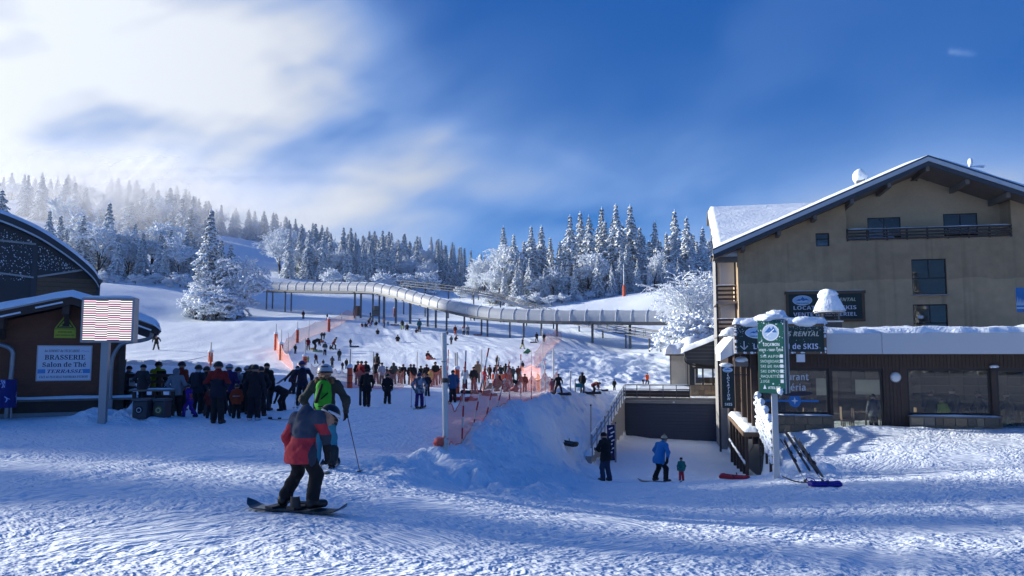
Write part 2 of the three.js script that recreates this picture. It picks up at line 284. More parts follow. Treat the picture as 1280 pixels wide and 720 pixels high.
function onGround(px, py, d0 = 5, d1 = 600) {                     // where a sight line meets the ground
  const r = ray(px, py); let a = d0;
  for (let d = d0; d < d1; d *= 1.012) { if (CAMY + r.y * d < groundH(r.x * d, -d)) { let lo = a, hi = d; for (let i = 0; i < 22; i++) { const m = (lo + hi) / 2; CAMY + r.y * m < groundH(r.x * m, -m) ? (hi = m) : (lo = m); } return V3(r.x * hi, groundH(r.x * hi, -hi), -hi); } a = d; }
  const d = d1; return V3(r.x * d, groundH(r.x * d, -d), -d);
}
const put = (x, z, dy = 0) => V3(x, groundH(x, z) + dy, z);
{
  const steps = (from, list) => { const o = [from]; let x = from; for (const [to, s0, s1 = s0] of list) { const a = x; while (x < to - 1e-6) { x = Math.min(to, x + lerp(s0, s1, clamp((x - a) / (to - a), 0, 1))); o.push(x); } } return o; };
  const xp = steps(0, [[11, 0.085], [24, 0.1, 0.3], [60, 0.35, 1.2], [160, 1.4, 5], [700, 8, 90]]), xn = steps(0, [[9, 0.085], [24, 0.1, 0.35], [60, 0.4, 1.2], [160, 1.4, 4], [700, 7, 90]]);
  const xs = [...xn.slice(1).reverse().map((x) => -x), ...xp];
  const ds = [...steps(0, [[5, 0.5], [15, 0.065], [30, 0.075, 0.13], [60, 0.15, 0.3], [130, 0.32, 0.6], [300, 0.7, 4], [850, 6, 80]])];
  const zs = [60, 48, 38, 30, 25, 21, 18.5, ...Array.from({ length: 42 }, (_, i) => 17 - i * 0.4), ...ds.map((d) => -d)];
  const nx = xs.length, nz = zs.length, pos = new Float32Array(nx * nz * 3), uv = new Float32Array(nx * nz * 2), idx = new Uint32Array((nx - 1) * (nz - 1) * 6);
  let k = 0;
  for (let j = 0; j < nz; j++) for (let i = 0; i < nx; i++) { const x = xs[i], z = zs[j], n = j * nx + i; pos[n * 3] = x; pos[n * 3 + 1] = groundH(x, z); pos[n * 3 + 2] = z; uv[n * 2] = x; uv[n * 2 + 1] = -z; }
  for (let j = 0; j < nz - 1; j++) for (let i = 0; i < nx - 1; i++) { const a = j * nx + i, b = a + 1, c = a + nx, d = c + 1; idx[k++] = a; idx[k++] = b; idx[k++] = c; idx[k++] = b; idx[k++] = d; idx[k++] = c; }
  const g = new THREE.BufferGeometry(); g.setAttribute('position', new THREE.BufferAttribute(pos, 3)); g.setAttribute('uv', new THREE.BufferAttribute(uv, 2)); g.setIndex(new THREE.BufferAttribute(idx, 1)); g.computeVertexNormals();
  const m = share('snow_ground', g, M.ground); m.userData.kind = 'structure';
  console.log('ground', nx, nz, nx * nz);
}

// ---------------------------------------------------------------- lettering and printed panels
const fitText = (g, s, x, y, w, h, font, style = '') => { g.font = `${style} ${h}px ${font}`; const m = g.measureText(s).width || 1; g.save(); g.translate(x, y); g.scale(w / m, 1); g.fillText(s, 0, 0); g.restore(); };
function oval(g, x, y, rx, ry) {
  g.save(); g.translate(x, y); g.fillStyle = '#dfe9f2'; g.beginPath(); g.ellipse(0, 0, rx, ry, 0, 0, 7); g.fill(); g.clip();
  g.fillStyle = '#a9cbea'; g.beginPath(); g.ellipse(0, -ry * 0.05, rx * 0.92, ry * 0.86, 0, 0, 7); g.fill();
  g.fillStyle = '#2f6fb4'; g.beginPath(); [[-0.62, 0.05], [-0.34, -0.3], [-0.2, -0.18], [0.02, -0.72], [0.26, -0.3], [0.38, -0.42], [0.7, 0.02], [0.3, -0.08], [0.1, 0.1], [-0.1, -0.1], [-0.3, 0.1]].forEach(([a, b], i) => g[i ? 'lineTo' : 'moveTo'](a * rx, b * ry)); g.fill();
  g.strokeStyle = '#f5f8fb'; g.lineWidth = ry * 0.1; g.beginPath(); g.moveTo(-rx * 0.5, ry * 0.1); g.quadraticCurveTo(0, ry * 0.45, rx * 0.5, 0.1 * ry); g.stroke();
  g.fillStyle = '#3b7a63'; g.font = `bold ${ry * 0.34}px sans-serif`; g.textAlign = 'center'; g.fillText('COMBE de MONTAGNE'.slice(0, 16), 0, ry * 0.74, rx * 1.3); g.restore();
}
function sprayed(g, w, h, n, seed) { const r = rng(seed); g.fillStyle = 'rgba(232,238,245,0.9)'; for (let i = 0; i < n; i++) { const a = r() < 0.7 ? Math.pow(r(), 2) * h * 0.4 : r() * h; g.beginPath(); g.arc(r() * w, a, 0.6 + r() * r() * h * 0.014, 0, 7); g.fill(); } }
function print(name, tex, w, h, x, y, z, parent, o = {}) {         // a printed sheet facing +z
  const m = share(name, new THREE.PlaneGeometry(w, h).translate(x, y, z), new THREE.MeshStandardMaterial({ map: tex, roughness: 0.5, ...o }), parent); return m;
}

// a window or glazed door: a frame with its panes, let into an opening; x, y in the parent's own axes, z the wall face
function windowIn(parent, x0, y0, x1, y1, z, o = {}) {
  const t = o.t ?? 0.07, d = 0.08, zf = z - (o.set ?? 0.14), bars = [bx(x1 - x0, t, d, (x0 + x1) / 2, y0 + t / 2, zf), bx(x1 - x0, t, d, (x0 + x1) / 2, y1 - t / 2, zf), bx(t, y1 - y0 - 2 * t, d, x0 + t / 2, (y0 + y1) / 2, zf), bx(t, y1 - y0 - 2 * t, d, x1 - t / 2, (y0 + y1) / 2, zf)];
  const xs = [x0 + t, ...(o.mull ?? []).map((k) => lerp(x0, x1, k)), x1 - t], ys = [y0 + t, ...(o.tran ?? []).map((k) => lerp(y0, y1, k)), y1 - t], panes = [];
  for (const k of o.mull ?? []) bars.push(bx(t, (o.mullFrom ? y1 - lerp(y0, y1, o.mullFrom) : y1 - y0 - t) - t, d - 0.006, lerp(x0, x1, k), (o.mullFrom ? (lerp(y0, y1, o.mullFrom) + y1) / 2 : (y0 + y1) / 2), zf));
  for (const k of o.tran ?? []) bars.push(bx(x1 - x0 - 2 * t, t, d - 0.01, (x0 + x1) / 2, lerp(y0, y1, k), zf));
  const w = part(o.name ?? 'window', bars, o.frame ?? M.blackframe, parent);
  for (let j = 0; j < ys.length - 1; j++) { const whole = o.mullFrom && j === 0, xx = whole ? [xs[0], xs[xs.length - 1]] : xs; for (let i = 0; i < xx.length - 1; i++) { const p = part('pane', new THREE.PlaneGeometry(xx[i + 1] - xx[i] + 0.01, ys[j + 1] - ys[j] + 0.01).translate((xx[i] + xx[i + 1]) / 2, (ys[j] + ys[j + 1]) / 2, zf + 0.01), M.glass, w); panes.push(p); } }
  if (o.sill) part('sill', bx(x1 - x0 + 0.14, 0.05, 0.2, (x0 + x1) / 2, y0 - 0.025, z + 0.04), M.greymetal, w);
  return w;
}
function stones(parent, x0, x1, y0, y1, z, seed, rows = 3) {      // a facing of single dressed stones
  const r = rng(seed), base = new THREE.BoxGeometry(1, 1, 1), tones = [[0.33, 0.24, 0.15], [0.27, 0.2, 0.13], [0.38, 0.29, 0.19], [0.22, 0.17, 0.12], [0.3, 0.25, 0.19]].map((c) => mat(c, 0.92, { map: plasterTex, bumpMap: plasterBump, bumpScale: 0.03 }));
  part('mortar', bx(x1 - x0, y1 - y0, 0.1, (x0 + x1) / 2, (y0 + y1) / 2, z - 0.06), M.concrete, parent);
  const rh = (y1 - y0) / rows;
  for (let j = 0; j < rows; j++) { let x = x0 + (j % 2) * -0.08; while (x < x1 - 0.05) { const w = 0.26 + r() * 0.3, a = Math.max(x, x0), b = Math.min(x + w, x1); if (b - a > 0.06) { const g = boxUV(bx(b - a - 0.018, rh - 0.018, 0.07 + r() * 0.025, (a + b) / 2, y0 + rh * (j + 0.5), z + r() * 0.012, 0, 0, (r() - 0.5) * 0.02, 0.015)); share('stone', g, tones[Math.floor(r() * 5)], parent); } x += w; } }
}

// ---------------------------------------------------------------- the large gabled building
{
  const v0 = 15.4, y0 = -1.6, [ru, ry] = onV(1160, 200, 14.1), [eu, ey] = onV(893, 316, 14.1), slope = (ry - ey) / (ru - eu), wl = onV(922, 330, v0)[0], wr = 2 * ru - wl, er = 2 * ru - eu, vb = 31;
  const t = bthing('apartment_building', 'large taupe plastered building with snowy gable roof and a top balcony', 'building', ru, y0, v0);
  const X = (u) => u - ru, Y = (y) => y - y0, Z = (v) => v0 - v, P = (px, py, v = v0) => { const [u, y] = onV(px, py, v); return [X(u), Y(y)]; };
  const roofY = (x, off = 0) => Y(ry) - slope * Math.abs(x) - off, L = X(wl), R = X(wr), th = 0.34;
  const [l1, lf] = P(1058, 301), l2 = P(1265, 292)[0];
  const W1 = [...P(1141, 368.5), ...P(1182.5, 323)], W2 = [...P(1143, 424), ...P(1184.5, 380)], W3 = [...P(1020, 308), ...P(1036.5, 291)];
  const wallTex = canvasTex(1024, 1024, (g, w, h) => { const im = g.createImageData(w, h); for (let j = 0; j < h; j++) for (let i = 0; i < w; i++) { const x = (i / w - 0.5) * 24, y = 17 - j / h * 20, n = fbm(x * 0.35, y * 0.5, 4), f = fbm(x * 3, y * 3, 3), edge = Y(onV(1000, 352, v0)[1]) + 0.12 * fbm(x * 0.8, 3, 3), st = Math.max(0, fbm(x * 3.5, y * 0.15 + 9, 3) - 0.12) * (y < lf ? 1 : 0); const k = 0.9 + 0.07 * n + 0.05 * f - (y > edge ? 0.085 : 0) - 0.16 * st, q = (j * w + i) * 4; im.data[q] = 255 * clamp(k, 0, 1); im.data[q + 1] = 255 * clamp(k * 0.995, 0, 1); im.data[q + 2] = 255 * clamp(k * 0.985, 0, 1); im.data[q + 3] = 255; } g.putImageData(im, 0, 0); });
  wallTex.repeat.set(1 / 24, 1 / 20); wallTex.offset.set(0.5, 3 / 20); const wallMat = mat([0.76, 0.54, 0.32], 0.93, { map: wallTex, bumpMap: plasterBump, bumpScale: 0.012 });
  part('front_wall', wallWithHoles([[L, -3], [R, -3], [R, roofY(R, 0.3)], [l2, roofY(l2, 0.3)], [l2, lf], [l1, lf], [l1, roofY(l1, 0.3)], [L, roofY(L, 0.3)]], [W1, W2, W3], th, 0), wallMat, t);
  // recessed balcony
  const zb = Z(16.9), D1 = [...P(1086, 318, 16.9), ...P(1125.5, 271, 16.9)], D2 = [...P(1181, 316, 16.9), ...P(1221.5, 266, 16.9)]; D1[1] = D2[1] = lf + 0.06;
  const V1 = [P(1137, 226.5, 16.9), P(1147.5, 226.5, 16.9), P(1147.5, 219, 16.9)], V2 = [P(1157, 226.5, 16.9), P(1168, 226.5, 16.9), P(1157, 219, 16.9)];
  const bs = new THREE.Shape([[l1 - 0.2, lf - 0.1], [l2 + 0.2, lf - 0.1], [l2 + 0.2, roofY(l2 + 0.2, 0.3)], [0, roofY(0, 0.3)], [l1 - 0.2, roofY(l1 - 0.2, 0.3)]].map((p) => new THREE.Vector2(...p)));
  for (const [a, b, c, d] of [D1, D2]) bs.holes.push(new THREE.Path([[a, b], [a, d], [c, d], [c, b]].map((p) => new THREE.Vector2(...p))));
  for (const q of [V1, V2]) bs.holes.push(new THREE.Path(q.map((p) => new THREE.Vector2(...p))));
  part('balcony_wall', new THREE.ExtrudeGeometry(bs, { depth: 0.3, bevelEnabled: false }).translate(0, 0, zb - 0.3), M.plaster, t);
  for (const q of [V1, V2]) part('vent', prism(q, 0.05, zb - 0.12), M.black, t);
  part('balcony_floor', bx(l2 - l1, 0.2, 1.5 - th - 0.01, (l1 + l2) / 2, lf - 0.1, -th - (1.5 - th) / 2), M.concrete, t);
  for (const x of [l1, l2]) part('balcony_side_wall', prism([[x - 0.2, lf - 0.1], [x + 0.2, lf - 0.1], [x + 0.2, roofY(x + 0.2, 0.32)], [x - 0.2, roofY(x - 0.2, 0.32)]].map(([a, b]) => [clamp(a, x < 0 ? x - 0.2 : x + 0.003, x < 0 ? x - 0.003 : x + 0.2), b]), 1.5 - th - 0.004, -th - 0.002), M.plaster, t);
  // balcony railing with four boards and posts
  const zr = 0.02, rh = 0.62;
  for (let i = 0; i < 4; i++) part('railing_board', bx(l2 - l1 - 0.02, i === 3 ? 0.09 : 0.1, 0.05, (l1 + l2) / 2, lf + 0.05 + i * rh / 3.4 * 1.0, zr + 0.03, 0, 0, 0), M.darkwood, t);
  for (let i = 0; i <= 8; i++) part('railing_post', bx(0.09, rh + 0.12, 0.06, lerp(l1 + 0.06, l2 - 0.06, i / 8), lf + rh / 2 + 0.02, zr - 0.028), M.darkwood, t);
  part('railing_snow', snowSlab(l2 - l1 - 0.1, 0.05, 0.1, 3, 0.02).translate((l1 + l2) / 2, lf + 0.05 + rh * 3 / 3.4 + 0.045, zr + 0.03), M.snow, t);
  windowIn(t, ...D1, zb, { name: 'glass_door', mull: [0.5], set: 0.08 }); windowIn(t, ...D2, zb, { name: 'glass_door', mull: [0.5], set: 0.08 });
  windowIn(t, ...W1, 0, { mull: [0.5], tran: [0.46], mullFrom: 0.46, sill: true }); windowIn(t, ...W2, 0, { mull: [0.5], tran: [0.46], mullFrom: 0.46, sill: true }); windowIn(t, ...W3, 0, { tran: [0.55], sill: false });
  part('notice', bx(0.28, 0.17, 0.004, W2[0] + 0.42, lerp(W2[1], W2[3], 0.64), -0.115), M.whitepaint, t);
  // the other walls, floors and ceiling
  const bd = vb - v0;
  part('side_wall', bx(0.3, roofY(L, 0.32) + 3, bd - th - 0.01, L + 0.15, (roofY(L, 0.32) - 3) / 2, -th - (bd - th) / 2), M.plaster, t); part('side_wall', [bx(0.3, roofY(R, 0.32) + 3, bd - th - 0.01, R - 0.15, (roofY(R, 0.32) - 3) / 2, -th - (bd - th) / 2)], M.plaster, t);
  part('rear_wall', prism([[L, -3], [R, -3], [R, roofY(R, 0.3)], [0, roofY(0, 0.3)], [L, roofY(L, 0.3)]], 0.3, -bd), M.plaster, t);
  for (const y of [2.2, 5.0, lf - 0.3]) part('storey_floor', bx(R - L - 0.62, 0.2, bd - 2.2, (L + R) / 2, y, -bd / 2 - 0.9), M.concrete, t);
  part('partition', bx(0.15, lf + 2, bd - 2.3, -1.2, lf / 2 - 1, -bd / 2 - 1), M.room, t);
  // roof: boards, two bargeboards, snow
  const chev = (a, b, top, bot) => [[-a, roofY(a, -top)], [0, roofY(0, -top)], [b, roofY(b, -top)], [b, roofY(b, -bot)], [0, roofY(0, -bot)], [-a, roofY(a, -bot)]];
  const ea = ru - eu, z1 = 1.3, dep = vb - 14.1 + 0.9;
  const roof = part('roof', [prism(chev(ea, ea, 0.06, -0.28), 2.2, z1), prism(chev(-L + 0.02, ea, 0.06, -0.28), dep - 2.203, z1 - 2.203)], M.greywood, t);
  part('bargeboard', prism(chev(ea + 0.06, ea + 0.06, 0.0, -0.34), 0.05, z1 + 0.052), M.anthracite, roof);
  part('bargeboard_cap', prism(chev(ea + 0.1, ea + 0.1, 0.17, -0.07), 0.05, z1 + 0.105), M.lightmetal, roof);
  part('verge_strip', prism(chev(ea + 0.08, ea + 0.08, 0.27, 0.172), 0.12, z1 + 0.08), M.anthracite, roof);
  // snow on the roof: a sheet with a rounded, uneven verge
  {
    const nx = 120, nz = 60, pos = [], idx = [], a = ea + 0.12;
    for (let j = 0; j <= nz; j++) for (let i = 0; i <= nx; i++) { const zz = lerp(z1 + 0.06, z1 - dep, j / nz), x = lerp(zz > z1 - 2.3 ? -a : L, a, i / nx), e = Math.min(1, Math.min((j / nz) * dep / 0.3, (a - Math.abs(x)) / 0.35)), k = Math.sqrt(1 - (1 - Math.max(0, e)) ** 2); pos.push(x, roofY(x, -0.275) + k * (0.17 + 0.06 * fbm(x * 0.5, zz * 0.5, 3)) - 0.10 * Math.exp(-x * x * 2), zz); }
    for (let j = 0; j < nz; j++) for (let i = 0; i < nx; i++) { const p = j * (nx + 1) + i; idx.push(p, p + 1, p + nx + 1, p + 1, p + nx + 2, p + nx + 1); }
    const g = new THREE.BufferGeometry(); g.setAttribute('position', new THREE.Float32BufferAttribute(pos, 3)); g.setIndex(idx); g.computeVertexNormals(); part('roof_snow', g, M.snow, roof);
  }
  for (const s of [-1, 1]) for (let k = 0; k < 6; k++) { const x = k ? s * (k * 2.02) : 0; if (!k && s > 0) continue; if (Math.abs(x) > ea - 0.3) continue; const inL = x > l1 && x < l2; part('purlin', beam([x, roofY(x, 0.44), inL ? zb : -0.02], [x, roofY(x, 0.44), 1.14], 0.2, 0.3), M.greywood, roof); }
  part('gutter', [tube([[-ea - 0.14, roofY(ea, 0.22), z1], [-ea - 0.14, roofY(ea, 0.24), z1 - 2.1]], 0.07, 6)], M.darkmetal, roof);
  // cross wing at the back left: roof slope that faces the viewer, with deep snow, and balconies on the end
  const [gu, gy] = onV(893, 256, 25.5), wx0 = X(onV(893, 312, 15.5)[0]) + 0.05, wy0 = Y(onV(893, 313, 15.5)[1]), wy1 = Y(gy), ws = (wy1 - wy0) / 10;
  const wroof = part('wing_roof', [[[0, 0], [-10, 10 * ws]], [[-10, 10 * ws], [-11.5, 10 * ws - 1.5 * ws]]].map(([[za, ya], [zc, yc]]) => { const g = prism([[wx0, 0], [0, 0], [0, 0.2], [wx0, 0.2]], 1, 0); const p = g.attributes.position; for (let i = 0; i < p.count; i++) { const f = -p.getZ(i); p.setXYZ(i, p.getX(i), wy0 - 0.62 + p.getY(i) + lerp(ya, yc, f), lerp(za, zc, f) - 0.1); } g.computeVertexNormals(); return g; }), M.greywood, t);
  {
    const nx = 40, nz = 70, pos = [], idx = [];
    for (let j = 0; j <= nz; j++) for (let i = 0; i <= nx; i++) { const f = j / nz * 11.6, x = lerp(wx0 - 0.06, -ea * 0.1, i / nx), e = Math.min(1, Math.min(f / 0.5, (x - wx0 + 0.06) / 0.3)), k = Math.sqrt(1 - (1 - Math.max(0, e)) ** 2), yy = f < 10 ? f * ws : 20 * ws - f * ws; pos.push(x + (1 - k) * 0.08 + 0.03 * vnoise(f * 1.3, 5), wy0 - 0.42 + yy + k * (0.42 + 0.07 * fbm(x * 0.4, f * 0.9, 3) + 0.05 * vnoise(x * 0.15, f * 1.6)) - 0.12 * Math.max(0, 1 - Math.abs(f - 10) / 0.6), -f); }
    for (let j = 0; j < nz; j++) for (let i = 0; i < nx; i++) { const p = j * (nx + 1) + i; idx.push(p, p + 1, p + nx + 1, p + 1, p + nx + 2, p + nx + 1); }
    const g = new THREE.BufferGeometry(); g.setAttribute('position', new THREE.Float32BufferAttribute(pos, 3)); g.setIndex(idx); g.computeVertexNormals(); part('wing_snow', g, M.snow, wroof);
  }
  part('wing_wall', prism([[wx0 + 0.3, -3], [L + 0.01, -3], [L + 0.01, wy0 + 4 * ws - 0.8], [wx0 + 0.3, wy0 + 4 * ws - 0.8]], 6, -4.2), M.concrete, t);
  for (const [ya, yb] of [[320, 356], [378, 404]]) { const a = onV(900, yb, 17), b = onV(900, ya, 17); part('balcony_divider', bx(L - wx0 - 0.42, b[1] - a[1], 0.06, (L + wx0) / 2 + 0.12, Y((a[1] + b[1]) / 2), Z(17)), M.lightmetal, t); }
  for (const py of [378, 420]) {
    const yb = Y(onV(900, py, 16)[1]); part('balcony_slab', bx(L - wx0 - 0.02, 0.14, 4, (L + wx0) / 2 + 0.0, yb, Z(18)), M.concrete, t);
    for (let i = 0; i < 4; i++) part('railing_board', bx(L - wx0 - 0.06, 0.12, 0.04, (L + wx0) / 2 - 0.01, yb + 0.2 + i * 0.26, Z(16.05)), M.darkwood, t);
    part('railing_snow', snowSlab(L - wx0 - 0.04, 0.05, 0.1, 9, 0.02).translate((L + wx0) / 2 - 0.01, yb + 0.2 + 3 * 0.26 + 0.058, Z(16.05)), M.snow, t);
  }
  for (const x of [wx0 + 0.08, L - 0.1]) part('balcony_post', bx(0.12, wy0 + 2, 0.12, x, (wy0 - 3.2) / 2 + 0.4, Z(16.2)), M.anthracite, t);
  part('eave_board', bx(L - wx0 + 0.1, 0.3, 0.05, (L + wx0) / 2, wy0 - 0.62, Z(15.44)), M.greywood, t);
  // chimney under its cap of snow, and the fittings on the ridge
  const [cu, cy] = onV(1074.5, 222, 21); part('chimney', bx(0.55, 1.9, 0.55, X(cu), Y(cy) - 1.1, Z(21)), M.concrete, roof); part('chimney_snow', lump(0.42, 0.5, 0.42, 4).translate(X(cu), Y(cy) + 0.05, Z(21)), M.snow, roof);
  const [au, ay] = onV(1212, 206, 20); part('roof_vent', [rod([X(au), Y(ay) - 1.6, Z(20)], [X(au), Y(ay), Z(20)], 0.06), rod([X(au), Y(ay) - 0.1, Z(20)], [X(au) + 0.8, Y(ay) - 0.2, Z(20)], 0.035)], M.lightmetal, roof); part('vent_snow', [lump(0.16, 0.28, 0.16, 8).translate(X(au) + 0.05, Y(ay) + 0.14, Z(20)), lump(0.4, 0.06, 0.09, 3).translate(X(au) + 0.5, Y(ay) - 0.12, Z(20))], M.snow, roof);

  // the rental board fixed on the wall
  const bp = [P(983, 402.5), P(1080, 363)], bw = bp[1][0] - bp[0][0], bh = bp[1][1] - bp[0][1], tb = bthing('rental_board', 'dark green board LOCATION DE SKIS in wooden frame high on the plastered wall', 'sign', ru + (bp[0][0] + bp[1][0]) / 2, y0 + bp[0][1], v0 - 0.002);
  part('board', bx(bw - 0.3, bh - 0.3, 0.06, 0, bh / 2, 0.035), M.boardgreen, tb);
  part('frame', [bx(bw + 0.12, 0.17, 0.12, 0, bh - 0.085, 0.062), bx(bw, 0.15, 0.1, 0, 0.075, 0.052), bx(0.15, bh - 0.32, 0.1, -bw / 2 + 0.075, bh / 2, 0.052), bx(0.15, bh - 0.32, 0.1, bw / 2 - 0.075, bh / 2, 0.052)], M.brownboard, tb);
  part('frame_snow', snowSlab(bw, 0.04, 0.1, 2, 0.015).translate(0, bh + 0.0, 0.06), M.snow, tb);
  print('lettering', canvasTex(1024, 400, (g, w, h) => {
    g.fillStyle = '#0d2b2c'; g.fillRect(0, 0, w, h); oval(g, 195, 100, 140, 80);
    g.fillStyle = '#cfcfb4'; fitText(g, 'SKIS RENTAL', 480, 120, 460, 74, 'sans-serif', 'italic bold'); g.fillStyle = '#d6dcea'; fitText(g, 'LOCATION de SKIS', 58, 248, 890, 82, 'sans-serif', 'bold'); fitText(g, 'VENTE de MATERIEL', 62, 352, 890, 82, 'sans-serif', 'bold');
  }), bw - 0.3, bh - 0.32, 0, bh / 2 - 0.01, 0.069, tb);

  // picture board at the right edge
  const q = [P(1270.5, 390.5), P(1302, 359)], tq = bthing('picture_board', 'blue poster board of snowy trees at the right end of the plastered wall', 'poster', ru + (q[0][0] + q[1][0]) / 2, y0 + q[0][1], v0 - 0.002);
  const qw = q[1][0] - q[0][0], qh = q[1][1] - q[0][1]; part('board', bx(qw, qh, 0.04, 0, qh / 2, 0.022), M.whitepaint, tq);
  print('picture', canvasTex(256, 256, (g, w, h) => { g.fillStyle = '#2f7fc4'; g.fillRect(0, 0, w, h); g.fillStyle = '#bcd8ef'; for (let i = 0; i < 22; i++) { const x = i * 13 + (i * 37 % 9), hh = 50 + (i * 53 % 60); g.beginPath(); g.moveTo(x - 9, 190); g.lineTo(x, 190 - hh); g.lineTo(x + 9, 190); g.fill(); } g.fillStyle = '#4d96d6'; g.fillRect(0, 185, w, 71); g.fillStyle = '#e8f1f9'; g.fillRect(0, 205, w, 14); g.fillStyle = '#c03544'; g.fillRect(60, 236, 150, 12); }), qw - 0.01, qh - 0.01, 0, qh / 2, 0.046, tq);
}

// ---------------------------------------------------------------- the low restaurant in front of it
{
  const y0 = -1.15, t = bthing('restaurant', 'low dark clad restaurant with shop windows under a white fascia', 'building', 0, y0, 0), X = (u) => u, Y = (y) => y - y0, P = (px, py, v = 0) => { const [u, y] = onV(px, py, v); return [u, Y(y)]; };
  const ur = 21, top = P(1150, 441.5)[1], fl = 0.02, th = 0.28, dep = 15.35;
  const A = [P(952, 517)[0], P(952, 517)[1], P(1036, 460)[0], P(1000, 460.5)[1]], D1 = [P(1039, 500)[0], 0.1, P(1105, 500)[0], P(1070, 461)[1]], C = [P(1135, 500)[0], P(1190, 519)[1], P(1240.5, 500)[0], P(1190, 461)[1]], E = [P(1247, 500)[0], 0.08, P(1247, 500)[0] + 2.2, P(1260, 461)[1]], G = [E[2] + 0.4, 0.5, 20.5, E[3]];
  part('front_wall', wallWithHoles([[-0.02, -0.6], [ur, -0.6], [ur, top + 0.3], [-0.02, top + 0.3]], [A, D1, C, E, G], th, 0), M.darkwood, t);
  // narrow upright boards, too many and too fine to tell apart one by one
  const cl = []; const opens = [A, D1, C, E, G]; let w0 = 0.13; for (let x = 0.02; x < ur - 0.1; x += w0) { let segs = [[-0.55, top + 0.28]]; for (const [a, b, c, d] of opens) if (x + w0 > a - 0.02 && x < c + 0.02) segs = segs.flatMap(([lo, hi]) => [[lo, Math.min(hi, b - 0.03)], [Math.max(lo, d + 0.03), hi]]).filter(([lo, hi]) => hi - lo > 0.05); for (const [lo, hi] of segs) cl.push(bx(w0 - 0.016, hi - lo, 0.022, x + w0 / 2, (lo + hi) / 2, 0.012)); }
  part('cladding', cl, M.darkwood, t).userData.kind = 'stuff';
  windowIn(t, ...A, 0, { name: 'shop_window', t: 0.09 }); windowIn(t, ...D1, 0, { name: 'glass_door', t: 0.09 }); windowIn(t, ...C, 0, { name: 'shop_window', t: 0.08 }); windowIn(t, ...E, 0, { name: 'glass_door', t: 0.1, mull: [0.62] }); windowIn(t, ...G, 0, { name: 'shop_window', t: 0.08, mull: [0.5] });
  for (const [a, b, c, s] of [[A[0] - 0.1, A[1] - 0.07, A[2] + 0.06, 5], [C[0] - 0.03, C[1] - 0.07, C[2] + 0.18, 6]]) { const pl = part('plinth', bx(c - a, 0.05, 0.34, (a + c) / 2, b + 0.02, 0.19), M.greywood, t); stones(pl, a, c, -0.15, b - 0.01, 0.3, s); part('snow_cover', snowSlab(c - a, 0.05, 0.28, s, 0.02).translate((a + c) / 2, b + 0.046, 0.2), M.snow, pl); }
  part('base_trim', bx(1.0, 0.24, 0.05, (D1[2] + C[0]) / 2 - 0.02, 0.02, 0.05), M.black, t);
  // inside: floor, back wall, side walls, ceiling, tables and chairs
  part('floor', bx(ur - 0.3, 0.1, dep - th - 0.2, ur / 2, -0.06, -th - (dep - th) / 2), M.roomfloor, t);
  part('rear_wall', bx(ur, top + 0.9, 0.2, ur / 2, top / 2 - 0.15, -7), M.darkwood, t);
  for (let k = 0; k < 34; k++) part('wall_board', bx(0.58, top + 0.3, 0.03, 0.35 + k * 0.605, top / 2, -6.885, 0, 0, 0, 0.012), k % 3 ? M.darkwood : M.brownboard, t);
  part('bar_counter', [bx(7, 1.05, 0.6, 10.5, 0.53, -5.9), bx(7.2, 0.06, 0.75, 10.5, 1.09, -5.85)], M.darkwood, t); for (let k = 0; k < 3; k++) part('bar_shelf', bx(6, 0.04, 0.3, 10.5, 1.35 + k * 0.4, -6.72), M.brownboard, t);
  for (const [x, w, h] of [[1.6, 0.9, 0.6], [3.6, 0.6, 0.8], [5.6, 1.1, 0.7], [16, 0.9, 0.7], [18.2, 0.7, 0.9]]) part('wall_picture', bx(w, h, 0.03, x, 1.65, -6.85), M.offwhite, t);
  part('end_wall', bx(0.25, top + 0.9, dep - th - 0.02, ur - 0.125, top / 2 - 0.15, -th - (dep - th) / 2), M.darkwood, t);
  const r = rng(3); const furn = [];
  for (let i = 0; i < 9; i++) { const x = 1.2 + i * 1.55 + r() * 0.3, z = -1.6 - r() * 2.2; const g = [bx(0.8, 0.04, 0.8, x, 0.75, z), rod([x, 0, z], [x, 0.75, z], 0.035)]; for (const s of [-1, 1]) g.push(bx(0.42, 0.04, 0.42, x + s * 0.75, 0.45, z), bx(0.04, 0.5, 0.42, x + s * 0.96, 0.72, z), bx(0.04, 0.45, 0.04, x + s * 0.6, 0.225, z + 0.18), bx(0.04, 0.45, 0.04, x + s * 0.6, 0.225, z - 0.18), bx(0.04, 0.45, 0.04, x + s * 0.94, 0.225, z + 0.18), bx(0.04, 0.45, 0.04, x + s * 0.94, 0.225, z - 0.18)); furn.push(g); }
  furn.forEach((g, i) => { const x = 1.2 + i; tag(part('dining_table', g, M.brownboard), 'wooden dining table with two chairs behind the restaurant glass', 'table', 'tables inside the restaurant').position.copy(B(0, y0, 0)); scene.children[scene.children.length - 1].rotation.y = BA; });
  // roof slab, fascia panels, snow
  const fb = top + 0.01, ftop = P(1100, 416, -0.9)[1], u0 = P(917.5, 430, -0.9)[0], fx = u0 + 0.02;
  const roof = part('roof', bx(ur - u0, 0.3, dep + 0.6, (ur + u0) / 2 + 0.1, fb + 0.2, 0.62 - (dep + 0.6) / 2), M.darkwood, t);
  let x = u0, k = 0; while (x < ur + 0.6) { const w = Math.min(5.4, ur + 0.6 - x); part('fascia_panel', bx(w - 0.012, ftop - P(1100, 442.5, -0.9)[1], 0.05, x + w / 2, (ftop + P(1100, 442.5, -0.9)[1]) / 2, 0.9, 0, 0, 0, 0.01), M.lightmetal, roof); x += w; k++; }
  part('fascia_return', bx(0.05, ftop - fb, 2.5, u0 + 0.025, (ftop + fb) / 2, -0.36), M.lightmetal, roof);
